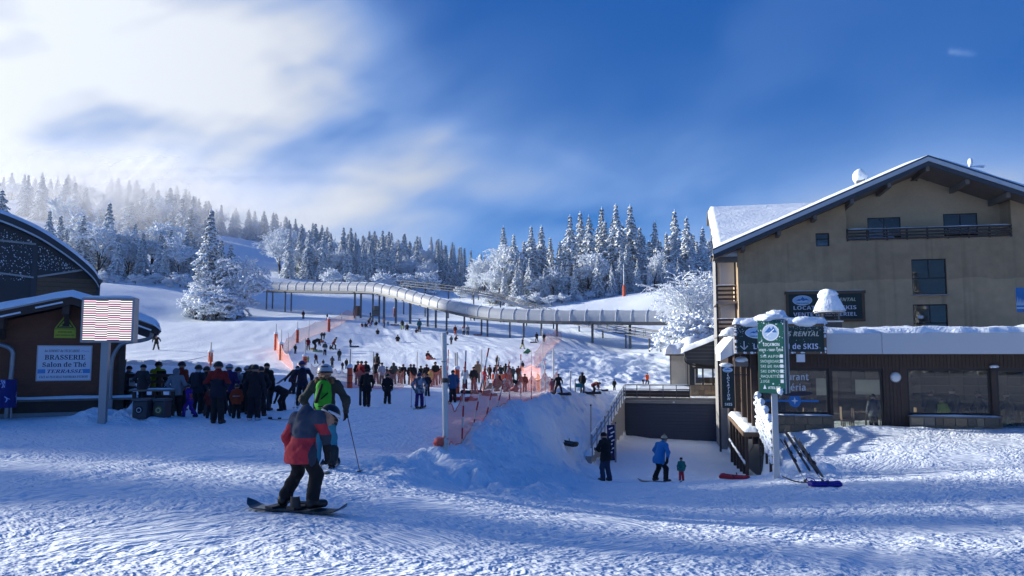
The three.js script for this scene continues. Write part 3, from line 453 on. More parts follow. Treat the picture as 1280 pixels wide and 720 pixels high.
  part('roof_snow', snowSlab(ur - u0 + 0.8, 0.3, 3.2, 21, 0.1, 0.12).translate((ur + u0) / 2, ftop - 0.02, -0.66), M.snow, roof);
  // sloping canopy on the left corner
  const c = [P(917, 421, -0.6), P(900.5, 441, -0.6), P(900.5, 451, -0.6), P(917, 443, -0.6)], can = part('canopy', prism([c[1], c[0], c[3], c[2]].reverse(), 3.2, 0.6), M.whitepaint, t);
  part('canopy_snow', (() => { const g = snowSlab(Math.hypot(c[0][0] - c[1][0], c[0][1] - c[1][1]) + 0.1, 0.24, 3.3, 31, 0.06); return g.rotateZ(Math.atan2(c[0][1] - c[1][1], c[0][0] - c[1][0])).translate((c[0][0] + c[1][0]) / 2, (c[0][1] + c[1][1]) / 2, -1.0); })(), M.snow, can);
  part('bracket_snow', lump(0.26, 0.14, 0.2, 12).translate(P(927, 456, -0.4)[0], P(927, 450, -0.4)[1], 0.3), M.snow, t); part('bracket', bx(0.5, 0.2, 0.3, P(927, 456, -0.4)[0], P(927, 455, -0.4)[1], 0.3), M.greywood, t);
  // left side towards the ramp: posts, glazing, ledge with snow, lower storey
  for (const v of [0.25, 2.2, 5, 9, 14]) part('side_post', bx(0.26, top + 0.6, 0.26, -0.02 - 0.14, top / 2 - 0.1, -v), M.darkwood, t);
  part('side_wall', [bx(0.2, 0.9, dep - 0.6, 0.15, 0.2, -dep / 2 - 0.3), bx(0.2, 0.6, dep - 0.6, 0.15, top - 0.1, -dep / 2 - 0.3)], M.darkwood, t);
  for (const [a, b] of [[0.4, 2.05], [2.35, 4.85], [5.15, 8.85], [9.15, 13.85]]) part('side_pane', bx(0.02, top - 1.0, b - a, 0.1, 0.65 + (top - 1.0) / 2, -(a + b) / 2), M.glass, t);
  const lu = onV(931, 545, 0)[0]; const ledge = part('ledge', bx(0.14 - lu, 0.2, 9.5, (lu + 0.1) / 2 - 0.05, 0.02, -4.6), M.brownboard, t);
  part('ledge_snow', snowSlab(0.12 - lu, 0.24, 9.6, 41, 0.08, 0.14).translate((lu + 0.1) / 2 - 0.05, 0.1, -4.6), M.snow, ledge);
  for (const v of [0.1, 1.6, 3.2, 5, 7, 9]) part('ledge_post', bx(0.12, 3.4, 0.12, lu + 0.07, -1.78, -v), M.darkwood, t);
  part('lower_wall', bx(0.2, 4, 26.5, 0.05, -2.1, -13.25), M.anthracite, t);
  for (const v of [0.85, 2.4, 4.1, 6, 8]) part('lower_pane', bx(0.02, 2.2, 1.3, lu + 0.1, -1.6, -v), M.glass, t);
  part('rail_snow', snowSlab(9.3, 0.06, 0.09, 44, 0.03).rotateY(Math.PI / 2).translate(lu - 0.01, -1.165, -4.7), M.snow, t); part('lower_rail', bx(0.05, 0.07, 9.4, lu - 0.01, -1.2, -4.7), M.greywood, t);
  // round wall lamp, unlit
  const [lx, ly] = P(1119, 471.5), lamp = thing('wall_lamp', 'round white wall lamp on the dark cladding between door and shop window', 'lamp', B(lx, y0 + ly, -0.024), BA);
  part('lamp_base', new THREE.CylinderGeometry(0.2, 0.2, 0.05, 28).rotateX(Math.PI / 2).translate(0, 0, 0.026), M.greymetal, lamp); const dome = new THREE.SphereGeometry(0.17, 24, 10, 0, Math.PI * 2, 0, Math.PI / 2).scale(1, 0.5, 1).rotateX(Math.PI / 2).translate(0, 0, 0.052); part('lamp_shade', dome, M.whitepaint, lamp);
  const [fxx, fy] = P(1241, 461), fl2 = thing('spot_lamp', 'small snow capped lamp above the right glass door', 'lamp', B(fxx, y0 + fy, -0.03), BA); part('housing', bx(0.2, 0.12, 0.16, 0, 0, 0.1, 0, 0, 0, 0.02), M.black, fl2); part('snow_cap', lump(0.16, 0.07, 0.12, 3).translate(0, 0.08, 0.1), M.snow, fl2);
  // lettering stuck on the first shop window
  const lw = A[2] - A[0] - 0.3, lt = thing('window_lettering', 'white lettering Restaurant Cafétéria with blue roundel on the shop window', 'lettering', B((A[0] + A[2]) / 2, y0 + (A[1] + A[3]) / 2, 0.1), BA);
  print('lettering', canvasTex(1024, 640, (g, w, h) => {
    g.clearRect(0, 0, w, h); g.fillStyle = '#c9cdd3'; fitText(g, 'Restaurant', 10, 150, 740, 150, 'sans-serif', 'bold'); fitText(g, 'Cafétéria', 60, 320, 640, 150, 'sans-serif', 'bold');
    g.fillStyle = '#2f7cc0'; g.fillRect(0, 470, 900, 34); g.beginPath(); g.arc(500, 487, 105, 0, 7); g.fill(); g.fillStyle = '#e8eef4'; for (let i = 0; i < 4; i++) { g.save(); g.translate(500, 487); g.rotate(i * Math.PI / 2); g.beginPath(); g.moveTo(-14, -14); g.lineTo(0, -62); g.lineTo(14, -14); g.fill(); g.restore(); } g.fillRect(486, 473, 28, 28);
    g.fillStyle = '#2c2a3d'; g.beginPath(); g.ellipse(560, 372, 250, 34, -0.05, 0, 7); g.fill(); g.fillStyle = '#c9cdd3'; fitText(g, 'Cafétéria', 60, 320, 640, 150, 'sans-serif', 'bold');
  }), lw, A[3] - A[1] - 0.25, 0.02, 0.02, 0.0, lt, { transparent: true, alphaTest: 0.4 });

  // big board on the roof edge
  const s0 = P(918.5, 442.5, -1.05), s1 = P(1032, 404.5, -1.05), sw = s1[0] - s0[0], sh = s1[1] - s0[1], sb = thing('roof_board', 'wide frosted green board LOCATION DE SKIS standing on the restaurant roof edge', 'sign', B((s0[0] + s1[0]) / 2, y0 + s0[1], -1.0), BA);
  part('board', bx(sw - 0.1, sh - 0.1, 0.08, 0, sh / 2, 0.04), M.boardgreen, sb); part('frame', [bx(sw, 0.09, 0.13, 0, 0.045, 0.06), bx(sw, 0.09, 0.13, 0, sh - 0.045, 0.06), bx(0.09, sh - 0.18, 0.13, -sw / 2 + 0.045, sh / 2, 0.06), bx(0.09, sh - 0.18, 0.13, sw / 2 - 0.045, sh / 2, 0.06)], M.brownboard, sb);
  print('lettering', canvasTex(1024, 352, (g, w, h) => {
    g.fillStyle = '#0f302f'; g.fillRect(0, 0, w, h); oval(g, 250, 90, 150, 78); g.fillStyle = '#c6c6b2'; fitText(g, 'SKIS RENTAL', 470, 140, 500, 92, 'sans-serif', 'italic bold'); g.fillStyle = '#ccd3ea'; fitText(g, 'LOCATION de SKIS', 190, 316, 770, 104, 'sans-serif', 'bold');
    g.strokeStyle = '#c9ced0'; g.lineWidth = 13; g.beginPath(); g.moveTo(85, 205); g.lineTo(85, 318); g.moveTo(40, 270); g.lineTo(85, 320); g.lineTo(130, 270); g.stroke(); sprayed(g, w, h, 700, 4);
  }), sw - 0.18, sh - 0.18, 0, sh / 2, 0.086, sb);
  part('frost', (() => { const rr = rng(8), a = []; for (let i = 0; i < 70; i++) { const e = Math.floor(rr() * 3), x = e === 0 ? (rr() - 0.5) * sw : (e === 1 ? -1 : 1) * (sw / 2 - 0.05), y = e === 0 ? 0.05 : rr() * sh; a.push(lump(0.025 + rr() * 0.04, 0.02 + rr() * 0.03, 0.02, i, 0).translate(x, y, 0.13)); } return a; })(), M.snow, sb);
  part('snow_cap', [snowSlab(sw + 0.08, 0.24, 0.42, 51, 0.13, 0.1).translate(0, sh, 0.04), lump(0.5, 0.2, 0.24, 5).translate(sw * 0.27, sh + 0.08, 0.05), lump(0.55, 0.17, 0.22, 9).translate(-sw * 0.3, sh + 0.05, 0.05)], M.snow, sb);
  part('foot', bx(0.3, 0.3, 0.12, sw * 0.22, -0.16, 0.04), M.whitepaint, sb);

  // ventilation chimney on the restaurant roof, thick snow on its hood
  const q0 = onV(1025, 418, 3), q1 = onV(1050, 403, 3), vc = thing('roof_chimney', 'square ventilation chimney under a thick hood of snow on the restaurant roof', 'chimney', B((q0[0] + q1[0]) / 2, q0[1] - 0.3, 3), BA), vh = q1[1] - q0[1] + 0.3, vw = q1[0] - q0[0];
  part('shaft', bx(vw, vh, vw, 0, vh / 2, 0), M.anthracite, vc); part('collar', bx(vw + 0.1, 0.06, vw + 0.1, 0, vh + 0.03, 0), M.lightmetal, vc);
  for (const [a, b] of [[-1, -1], [-1, 1], [1, -1], [1, 1]]) part('louvre_post', bx(0.08, 0.36, 0.08, a * vw * 0.38, vh + 0.24, b * vw * 0.38), M.darkmetal, vc);
  for (let i = 0; i < 3; i++) part('louvre', bx(vw * 0.8, 0.03, vw * 0.8, 0, vh + 0.14 + i * 0.1, 0), M.black, vc);
  const hood = new THREE.CylinderGeometry(vw * 0.52, vw * 0.94, 0.62, 4, 1).rotateY(Math.PI / 4).translate(0, vh + 0.74, 0); part('hood', hood, M.lightmetal, vc);
  { const g = new THREE.CylinderGeometry(vw * 0.53, vw * 1.0, 0.66, 28, 14), p = g.attributes.position; for (let i = 0; i < p.count; i++) { const x = p.getX(i), z = p.getZ(i), a = Math.atan2(z, x), k = 1 / Math.pow(Math.abs(Math.cos(a)) ** 4 + Math.abs(Math.sin(a)) ** 4, 0.25), n = 1 + 0.05 * vnoise(x * 3, p.getY(i) * 3, z * 3); p.setXYZ(i, x * k * n * 0.76, p.getY(i), z * k * n * 0.76); } g.computeVertexNormals(); part('hood_snow', [g.translate(0, vh + 0.82, 0)], M.snow, vc); part('snow_cap', lump(vw * 0.5, 0.22, vw * 0.5, 14, 3, 0.2).translate(-0.06, vh + 1.22, 0), M.snow, vc); }

  // narrow hanging sign LOCATION SKIS on the corner
  const h0 = onV(902.5, 510, -0.2), h1 = onV(917.5, 458, -0.2), hw = h1[0] - h0[0], hh = h1[1] - h0[1], hs = thing('corner_sign', 'narrow upright dark sign LOCATION SKIS on the restaurant corner beside the ramp', 'sign', B((h0[0] + h1[0]) / 2, h0[1], -0.2), BA);
  part('board', bx(hw, hh, 0.1, 0, hh / 2, 0, 0, 0, 0, 0.015), M.black, hs);
  print('lettering', canvasTex(160, 560, (g, w, h) => { g.fillStyle = '#0e2226'; g.fillRect(0, 0, w, h); oval(g, 80, 42, 66, 34); g.fillStyle = '#e4e9ee'; g.textAlign = 'center'; 'LOCATION'.split('').forEach((ch, i) => { g.font = 'italic bold 52px sans-serif'; g.fillText(ch, 80, 126 + i * 47); }); g.font = 'bold 48px sans-serif'; g.fillText('SKIS', 80, 530, 130); }), hw - 0.03, hh - 0.03, 0, hh / 2, 0.053, hs);
  part('snow_cap', lump(hw * 0.5, 0.1, 0.12, 6).translate(-0.04, hh + 0.05, 0), M.snow, hs); part('hanger', beam([0, hh * 0.8, -0.05], [hw * 0.5 + 0.5, hh * 0.8, -0.05], 0.05, 0.05), M.black, hs);
}

// ---------------------------------------------------------------- the sunken ramp: its walls, garage door and railings
{
  const zv = 26, y0 = -4.6, t = bthing('garage_front', 'garage front with wide dark roller door at the bottom of the snowy ramp', 'garage', -3.6, y0, zv), X = (u) => u + 3.6, P = (px, py) => { const [u, y] = onV(px, py, zv); return [X(u), y - y0]; };
  const topY = P(800, 497)[1], L = -3.75, R = 3.7, dl = P(781, 520)[0], dt = P(840, 504.5)[1];
  part('wall', wallWithHoles([[L, -0.6], [R, -0.6], [R, topY - 0.202], [L, topY - 0.202]], [[dl, -0.5, R - 0.25, dt]], 0.3, -0.0), M.concrete, t);
  const doorMat = mat([0.035, 0.048, 0.085], 0.5), door = part('roller_door', bx(R - 0.25 - dl, dt + 0.5, 0.05, (R - 0.25 + dl) / 2, (dt - 0.5) / 2, -0.2), doorMat, t); for (let y = 0.1; y < dt; y += 0.24) part('door_slat', bx(R - 0.3 - dl, 0.215, 0.03, (R - 0.25 + dl) / 2, y + 0.1, -0.165, 0, 0, 0, 0.01), doorMat, door);
  part('ledge_snow', snowSlab(R - L, 0.12, 1.3, 7, 0.04).translate(0, topY, -0.95), M.snow, t);
  part('coping', bx(R - L, 0.2, 1.3, 0, topY - 0.1, -0.97), M.concrete, t); part('lintel_lamp', bx(0.14, 0.1, 0.1, 0.15, dt + 0.1, 0.05), M.whitepaint, t);
  const rl = bthing('upper_railing', 'grey metal railing along the top of the garage wall', 'railing', -3.6, y0 + topY, zv + 0.12), rr = onV(863, 490, zv)[0] + 3.6, H = P(820, 481)[1] - topY;
  for (const k of [0.98, 0.66, 0.3]) part('rail', bx(rr - L - 0.3, 0.06, 0.05, (rr + L) / 2 + 0.1, H * k, 0.05), M.darkmetal, rl);
  for (let i = 0; i <= 5; i++) part('post', bx(0.06, H - 0.03, 0.06, lerp(L + 0.25, rr - 0.05, i / 5), H / 2 - 0.015, 0), M.darkmetal, rl);
  part('rail_snow', snowSlab(rr - L - 0.4, 0.05, 0.07, 3, 0.02).translate((rr + L) / 2 + 0.1, H * 0.98 + 0.03, 0.05), M.snow, rl);
  part('infill_panel', bx(rr - L - 0.3, H * 0.5, 0.03, (rr + L) / 2 + 0.1, H * 0.3, -0.04), M.darkwood, rl);

  // left wall of the ramp with its handrail
  const a = onU(748, 545, -7.15), lw = bthing('ramp_wall', 'grey concrete wall along the left side of the sunken ramp', 'wall', -7.15, -4.8, 2.4), ww = (v) => lerp(-2.5, -1.15, clamp((v - 2.7) / 23, 0, 1)) + 4.8;
  part('wall', (() => { const g = prism([[0, -1], [23.3, -1], [23.3, ww(25.7)], [0, ww(2.4)]], 0.24, 0.12); return g.rotateY(Math.PI / 2); })(), M.concrete, lw);
  part('snow_cover', (() => { const g = snowSlab(23.2, 0.22, 0.4, 17, 0.1).rotateY(Math.PI / 2), p = g.attributes.position; for (let i = 0; i < p.count; i++) p.setY(i, p.getY(i) + ww(2.4 - p.getZ(i) + 11.6)); g.translate(0, 0, -11.6); g.computeVertexNormals(); return g; })(), M.snow, lw);
  const lr = bthing('ramp_railing', 'snow dusted handrail along the left ramp wall', 'railing', -7.02, -4.8, 2.4);
  for (const k of [1.0, 0.72, 0.42]) part('rail', beam([0, ww(2.4) + 0.95 * k, 0], [0, ww(25.7) + 0.95 * k, -23.3], 0.05, 0.05), M.greymetal, lr);
  for (let i = 0; i <= 11; i++) { const v = i * 23.2 / 11; part('post', bx(0.05, 1.0, 0.05, 0.055, ww(2.4 + v) + 0.45, -v), M.greymetal, lr); }
  part('rail_snow', (() => { const g = snowSlab(23.2, 0.07, 0.08, 27, 0.04).rotateY(Math.PI / 2), p = g.attributes.position; for (let i = 0; i < p.count; i++) p.setY(i, p.getY(i) + ww(2.4 - p.getZ(i) + 11.6) + 0.97); return g.translate(0, 0, -11.6); })(), M.snow, lr);

  // cream retaining wall that steps down beside the sign post, and the snowy stair railing on it
  const rw = bthing('retaining_wall', 'sloping cream retaining wall under snow beside the restaurant corner', 'wall', 0.1, -2.8, 0);
  part('wall', prism([[0.0, -1.6], [0.0, 1.62], [-4.3, 0.42], [-5.4, 0.2], [-5.4, -1.6]], 0.26, 0.13).rotateY(-Math.PI / 2), M.cream, rw);
  part('coping', prism([[0.02, 1.62], [0.02, 1.68], [-4.3, 0.48], [-4.3, 0.42]], 0.34, 0.17).rotateY(-Math.PI / 2), M.black, rw);
  part('snow_cover', (() => { const g = snowSlab(5.3, 0.28, 0.55, 61, 0.12, 0.1).rotateY(Math.PI / 2), p = g.attributes.position; for (let i = 0; i < p.count; i++) { const zz = p.getZ(i) + 2.65; p.setXYZ(i, p.getX(i) + 0.21, p.getY(i) + 1.64 - zz * 0.278, zz); } g.computeVertexNormals(); return g; })(), M.snow, rw);
  const sf = bthing('stair_railing', 'slanted railing thick with snow lumps descending behind the sign post', 'railing', -0.12, -1.2, 0);
  const rs = rng(77), y = (k, z) => 1.5 - k * 0.27 - z * 0.17;
  for (let k = 0; k < 5; k++) { const b = part('rail', beam([0, y(k, 0), 0], [0, y(k, 5), 5], 0.05, 0.09), M.darkwood, sf); const l = []; for (let z = 0.05; z < 5; z += 0.16 + rs() * 0.1) l.push(lump(0.06 + rs() * 0.05, 0.05 + rs() * 0.06, 0.1 + rs() * 0.06, z * 10 + k, 1).translate((rs() - 0.5) * 0.04, y(k, z) + 0.07, z)); part('rail_snow', l, M.snow, b); }
  for (let i = 0; i < 5; i++) { const z = 0.05 + i * 1.2; part('post', bx(0.09, 1.9, 0.09, 0.075, y(0, z) - 0.9, z), M.darkwood, sf); part('post_snow', lump(0.13, 0.15, 0.13, i + 3).translate(0.06, y(0, z) + 0.12, z), M.snow, sf); }

  // pavilion over the garage with the dark lean-to roof
  const pv = bthing('glazed_pavilion', 'small glazed pavilion on stone base under a dark ribbed snowy roof', 'pavilion', -1, -1.3, 27), Q = (px, py, v = 27) => { const [u, yy] = onV(px, py, v); return [u + 1, yy + 1.3]; };
  const b0 = Q(863, 505), b1 = Q(909, 482), g0 = Q(866, 483), g1 = Q(909, 459);
  part('base_wall', bx(b1[0] - b0[0] + 2, b1[1] + 0.6, 0.3, (b0[0] + b1[0]) / 2 + 1, (b1[1] - 0.6) / 2, -0.15), M.brownboard, pv); stones(pv, b0[0], b1[0] + 0.3, 0.02, b1[1], 0.04, 19, 3);
  windowIn(pv, g0[0] + 0.02, g0[1], g1[0] + 1.8, g1[1], 0.02, { mull: [0.17, 0.34, 0.5, 0.67, 0.84], t: 0.12, set: 0.06, frame: M.anthracite });
  part('corner_post', bx(0.24, g1[1] + 0.4, 0.24, g0[0] - 0.1, (g1[1] + 0.4) / 2, -0.15), M.anthracite, pv);
  part('floor', bx(5, 0.1, 5, 1.5, b1[1] - 0.06, -2.8), M.roomfloor, pv); part('rear_window_wall', [bx(4.6, 0.5, 0.15, 1.6, b1[1] + 0.2, -5.2), bx(0.15, 2.4, 0.15, -0.6, b1[1] + 1.2, -5.2), bx(0.15, 2.4, 0.15, 1.3, b1[1] + 1.2, -5.2), bx(4.6, 0.4, 0.15, 1.6, g1[1] + 0.1, -5.2)], M.anthracite, pv);
  const e = [Q(857, 442, 25.8), Q(909, 420, 25.8), Q(909, 458, 25.8), Q(858, 454, 25.8)], pr = part('roof', prism(e.slice().reverse(), 6.5, 1.2), M.anthracite, pv);
  for (let i = 1; i < 7; i++) { const yy = lerp(e[3][1], e[0][1] + 1.1, i / 7); const f = clamp((yy - e[0][1]) / (e[1][1] - e[0][1]), 0, 1), xa = lerp(e[0][0], e[1][0], f); part('cladding_rib', bx(e[1][0] - xa, 0.06, 0.05, (e[1][0] + xa) / 2, yy, 1.222), M.darkmetal, pr); }
  part('verge', beam([e[0][0] - 0.1, e[0][1] + 0.06, 1.24], [e[1][0], e[1][1] + 0.06, 1.24], 0.1, 0.2), M.anthracite, pr); part('gutter', tube([[e[0][0] - 0.05, e[0][1], 1.2], [e[0][0] - 0.02, e[3][1] + 0.1, 1.22], [e[0][0] + 0.5, e[3][1] - 0.12, 1.2], [g0[0] + 0.3, e[3][1] - 0.18, 1.0], [2.2, e[3][1] - 0.5, 0.8]], 0.06, 24), M.black, pr);
  part('roof_snow', (() => { const dx = e[1][0] - e[0][0] + 0.3, dy = e[1][1] - e[0][1]; return snowSlab(Math.hypot(dx, dy) + 0.3, 0.36, 6.8, 71, 0.1).rotateZ(Math.atan2(dy, dx)).translate((e[0][0] + e[1][0]) / 2, (e[0][1] + e[1][1]) / 2 + 0.1, -2.0); })(), M.snow, pr);

  // beige shed behind
  const sd = onGround(851, 481, 60), sh = thing('beige_shed', 'beige shed with a thick white snow roof beyond the garage', 'shed', [sd.x, sd.y - 0.3, sd.z], BA), k = -sd.z / 960, wS = 34 * k, hS = 36 * k + 0.3;
  part('wall', bx(wS, hS, 4, wS * 0.12, hS / 2, -2), M.cream, sh); part('door', bx(wS * 0.5, hS * 0.86, 0.06, -wS * 0.08, hS * 0.43, 0.025), M.cream, sh); part('corner_board', [bx(0.12, hS, 0.05, -wS * 0.38 + 0.07, hS / 2, 0.028), bx(0.1, hS, 0.05, wS * 0.25, hS / 2, 0.028)], M.greywood, sh);
  part('roof', bx(wS * 1.3, 0.16, 5, wS * 0.12, hS + 0.08, -2), M.brownboard, sh); part('roof_snow', [snowSlab(wS * 1.42, 1.05, 5.4, 81, 0.3, 0.15).translate(wS * 0.12, hS + 0.12, -1.9), lump(0.9, 0.5, 0.9, 4).translate(wS * 0.45, hS + 1.2, -2)], M.snow, sh);
}

// ---------------------------------------------------------------- left: the brasserie hut
{
  const HA = 26 * Math.PI / 180, D0 = 26, c = at(150, 520, D0), y0 = -0.25, t = thing('brasserie_hut', 'dark timber brasserie hut with a thick snow roof at the left', 'hut', [c.x, y0, c.z], HA);
  const cx = Math.cos(HA), sx = Math.sin(HA);                     // local +x to the right and away, local +z towards the viewer
  const onF = (px, py, z = 0) => { const r = ray(px, py), nx = sx, nz = cx, k = (nx * (c.x) + nz * c.z + z) / (r.x * nx + r.z * nz), p = r.multiplyScalar(k); p.y += CAMY; const dx = p.x - c.x, dz = p.z - c.z; return [dx * cx - dz * sx, p.y - y0]; };
  const L = -8.2, z1 = 0.95, ap = onF(91, 361, z1), rt = onF(198, 400, z1), lt = onF(-60, 391, z1);
  const sl = (lt[1] - ap[1]) / (lt[0] - ap[0]), sr = (rt[1] - ap[1]) / (rt[0] - ap[0]), lx = L - 1, roofY = (x, off = 0) => ap[1] + (x < ap[0] ? sl : sr) * (x - ap[0]) - off;
  part('front_wall', prism([[L, -0.5], [0, -0.5], [0, roofY(0, 0.55)], [ap[0], roofY(ap[0], 0.5)], [L, roofY(L, 0.55)]], 0.2, 0), M.redwood, t);
  // horizontal boards, single
  const r = rng(31); for (let y = 0.42; y < 3.9; y += 0.2) { const tone = M.redwood; for (const [a, b] of [[L, onF(75, 450)[0]], [onF(75, 450)[0] + 0.012, -0.02]]) { const xr = y + 0.2 > roofY(0, 0.6) ? Math.min(b, ap[0] + (roofY(ap[0], 0.62) - y - 0.2) / -sr) : b; let xl = a; if (y + 0.2 > roofY(L, 0.6)) xl = Math.max(a, ap[0] - (roofY(ap[0], 0.62) - y - 0.2) / sl); if (xr - xl > 0.2) part('board', bx(xr - xl, 0.188, 0.03, (xl + xr) / 2, y + 0.1, 0.016 + r() * 0.004, (r() - 0.5) * 0.03), tone, t); } }
  part('plinth', bx(-L + 0.1, 0.75, 0.3, L / 2, 0.04, 0.16), M.concrete, t);
  const [, ly] = onF(80, 501, 0.25); part('skirting_board', bx(-L + 0.1, ly - 0.4, 0.2, L / 2, (ly + 0.4) / 2, 0.12), M.darkwood, t); part('ledge', bx(-L + 0.6, 0.07, 0.3, L / 2 + 0.3, ly + 0.03, 0.2), M.greywood, t); part('ledge_snow', snowSlab(-L + 0.6, 0.09, 0.26, 5, 0.03).translate(L / 2 + 0.3, ly + 0.065, 0.2), M.snow, t);
  part('side_wall', bx(0.2, roofY(0, 0.6) + 0.5, 8, -0.1, (roofY(0, 0.6) - 0.5) / 2, -4.2), M.redwood, t); part('side_wall', [bx(0.2, roofY(L, 0.6) + 0.5, 8, L + 0.1, (roofY(L, 0.6) - 0.5) / 2, -4.2)], M.redwood, t); part('rear_wall', prism([[L, -0.5], [0, -0.5], [0, roofY(0, 0.55)], [ap[0], roofY(ap[0], 0.5)], [L, roofY(L, 0.55)]], 0.2, -8.2), M.redwood, t);
  part('corner_post', bx(0.22, roofY(0, 0.6) + 0.3, 0.22, -0.02, (roofY(0, 0.6) - 0.3) / 2, 0.02), M.darkwood, t);
  const chev = (a, b, top, bot) => [[lx - a, roofY(lx - a, -top)], [ap[0], roofY(ap[0], -top)], [rt[0] + b, roofY(rt[0] + b, -top)], [rt[0] + b, roofY(rt[0] + b, -bot)], [ap[0], roofY(ap[0], -bot)], [lx - a, roofY(lx - a, -bot)]];
  const roof = part('roof', prism(chev(0, 0, -0.3, -0.46), 10, z1 - 0.05), M.darkwood, t); part('bargeboard', prism(chev(0.03, 0.03, -0.2, -0.5), 0.05, z1), M.darkwood, roof); part('verge_strip', prism(chev(0.05, 0.06, -0.17, -0.25), 0.05, z1 + 0.052), M.greymetal, roof);
  { const nx = 110, nz = 50, pos = [], idx = [], a = lx - 0.1, b = rt[0] + 0.14, dp = 10.2; for (let j = 0; j <= nz; j++) for (let i = 0; i <= nx; i++) { const f = j / nz, x = lerp(a, b, i / nx), z = z1 + 0.1 - f * f * 0.3 * dp - f * 0.7 * dp, e = Math.min(1, Math.min((z1 + 0.1 - z) / 0.3, (b - x) / 0.3)), k = Math.sqrt(1 - (1 - Math.max(0, e)) ** 2), rd = 0.05 * Math.max(0, 1 - Math.abs(x - ap[0]) / 0.5); pos.push(x + (1 - k) * -0.03, roofY(x, 0.21) + k * (0.24 + 0.05 * fbm(x * 0.7, z * 0.7, 3)) - rd - (x > b - 0.25 ? (x - b + 0.25) * 0.5 : 0), z + 0.03 * vnoise(x * 1.4, 3)); } for (let j = 0; j < nz; j++) for (let i = 0; i < nx; i++) { const p = j * (nx + 1) + i; idx.push(p, p + 1, p + nx + 1, p + 1, p + nx + 2, p + nx + 1); } const g = new THREE.BufferGeometry(); g.setAttribute('position', new THREE.Float32BufferAttribute(pos, 3)); g.setIndex(idx); g.computeVertexNormals(); part('roof_snow', g, M.snow, roof); }
  for (const px of [84, 4]) { const x = onF(px, 380, 0.4)[0]; part('roof_bracket', [beam([x, roofY(x, 0.62), 0], [x, roofY(x, 0.62), z1 - 0.06], 0.2, 0.3), beam([x, roofY(x, 1.05), 0.06], [x, roofY(x, 0.72), z1 - 0.45], 0.14, 0.14)], M.darkwood, roof); }
  part('bargeboard_snow', [[[1, 26], 0], [[44, 78], 1], [[163, 190], 2]].map(([[a, b], i]) => { const xa = onF(a, 390, z1)[0], xb = onF(b, 390, z1)[0]; return beam([xa, roofY(xa, 0.42 - 0.05 * (i % 2)), z1 + 0.04], [xb, roofY(xb, 0.42 - 0.05 * (i % 2)), z1 + 0.04], 0.08, 0.05); }), M.snow, roof);
  // down pipes
  const g0 = onF(190, 421, 0.6), g1 = onF(152, 430, 0.5), g2 = onF(141, 440, 0.35); part('down_pipe', [tube([[g0[0], g0[1] + 0.25, 0.5], [g0[0] - 0.05, g0[1] - 0.02, 0.5], [g0[0] - 0.3, g0[1] - 0.12, 0.45], [g1[0], g1[1], 0.35], [g2[0] + 0.1, g2[1] + 0.06, 0.32], [g2[0], g2[1] - 0.2, 0.3], [g2[0] - 0.02, 0.9, 0.3], [g2[0] - 0.03, 0.1, 0.34]], 0.065, 60), bx(0.2, 0.9, 0.16, g2[0] - 0.04, 0.36, 0.34, 0, 0, 0, 0.03)], M.greymetal, t);
  const p0 = onF(15, 428, 0.5); part('down_pipe', tube([[p0[0] - 2.2, p0[1] - 0.12, 0.4], [p0[0] - 0.3, p0[1] - 0.08, 0.4], [p0[0] + 0.0, p0[1] - 0.25, 0.4], [p0[0] + 0.02, p0[1] - 0.6, 0.38], [p0[0] - 0.06, 0.2, 0.4]], 0.07, 40), M.greymetal, t);
  // wrapped blue roll at the left edge
  const q = onF(6, 516, 1.0), qr = thing('wrapped_roll', 'blue fabric roll with white scribble on a stand at the left edge', 'roll', [c.x + q[0] * cx + sx, 0.05, c.z - q[0] * sx + cx], HA);
  part('roll', new THREE.CylinderGeometry(0.27, 0.3, 0.85, 20).translate(0, 0.78, 0), new THREE.MeshStandardMaterial({ roughness: 0.8, map: canvasTex(256, 256, (g, w, h) => { g.fillStyle = '#10206b'; g.fillRect(0, 0, w, h); g.strokeStyle = '#aab6e0'; g.lineWidth = 5; const rr = rng(5); for (let i = 0; i < 26; i++) { const x = rr() * w, y = rr() * h; g.beginPath(); g.moveTo(x, y); g.bezierCurveTo(x + 20, y - 50, x - 30, y - 70, x + 16, y - 120 * rr()); g.stroke(); } }) }), qr, true); for (const s of [-1, 1]) part('stand_leg', rod([s * 0.18, 0, 0.05], [s * 0.14, 0.5, 0], 0.03), M.greymetal, qr);

  // the yellow hazard triangle and the white brasserie board
  const w0 = onF(81, 424, 0.08), ws = thing('hazard_sign', 'yellow triangular hazard sign under the hut gable', 'sign', [c.x + w0[0] * cx + 0.06 * sx, y0 + onF(81, 423, 0.06)[1], c.z - w0[0] * sx + 0.06 * cx], HA), k = 26 / 960;
  part('triangle', prism([[-0.3, 0.32], [0.3, 0.32], [0.02, 0.76], [-0.02, 0.76]], 0.03, 0.04, 0.008), mat([0.33, 0.4, 0.03], 0.5), ws); part('plate', bx(0.62, 0.29, 0.03, 0, 0.155, 0.02), mat([0.33, 0.4, 0.03], 0.5), ws);
  part('triangle_border', (() => { const s = new THREE.Shape([[-0.25, 0.345], [0.25, 0.345], [0, 0.7]].map((p) => new THREE.Vector2(...p))); s.holes.push(new THREE.Path([[-0.19, 0.375], [0, 0.645], [0.19, 0.375]].map((p) => new THREE.Vector2(...p)))); return new THREE.ExtrudeGeometry(s, { depth: 0.004, bevelEnabled: false }).translate(0, 0, 0.049); })(), M.black, ws);
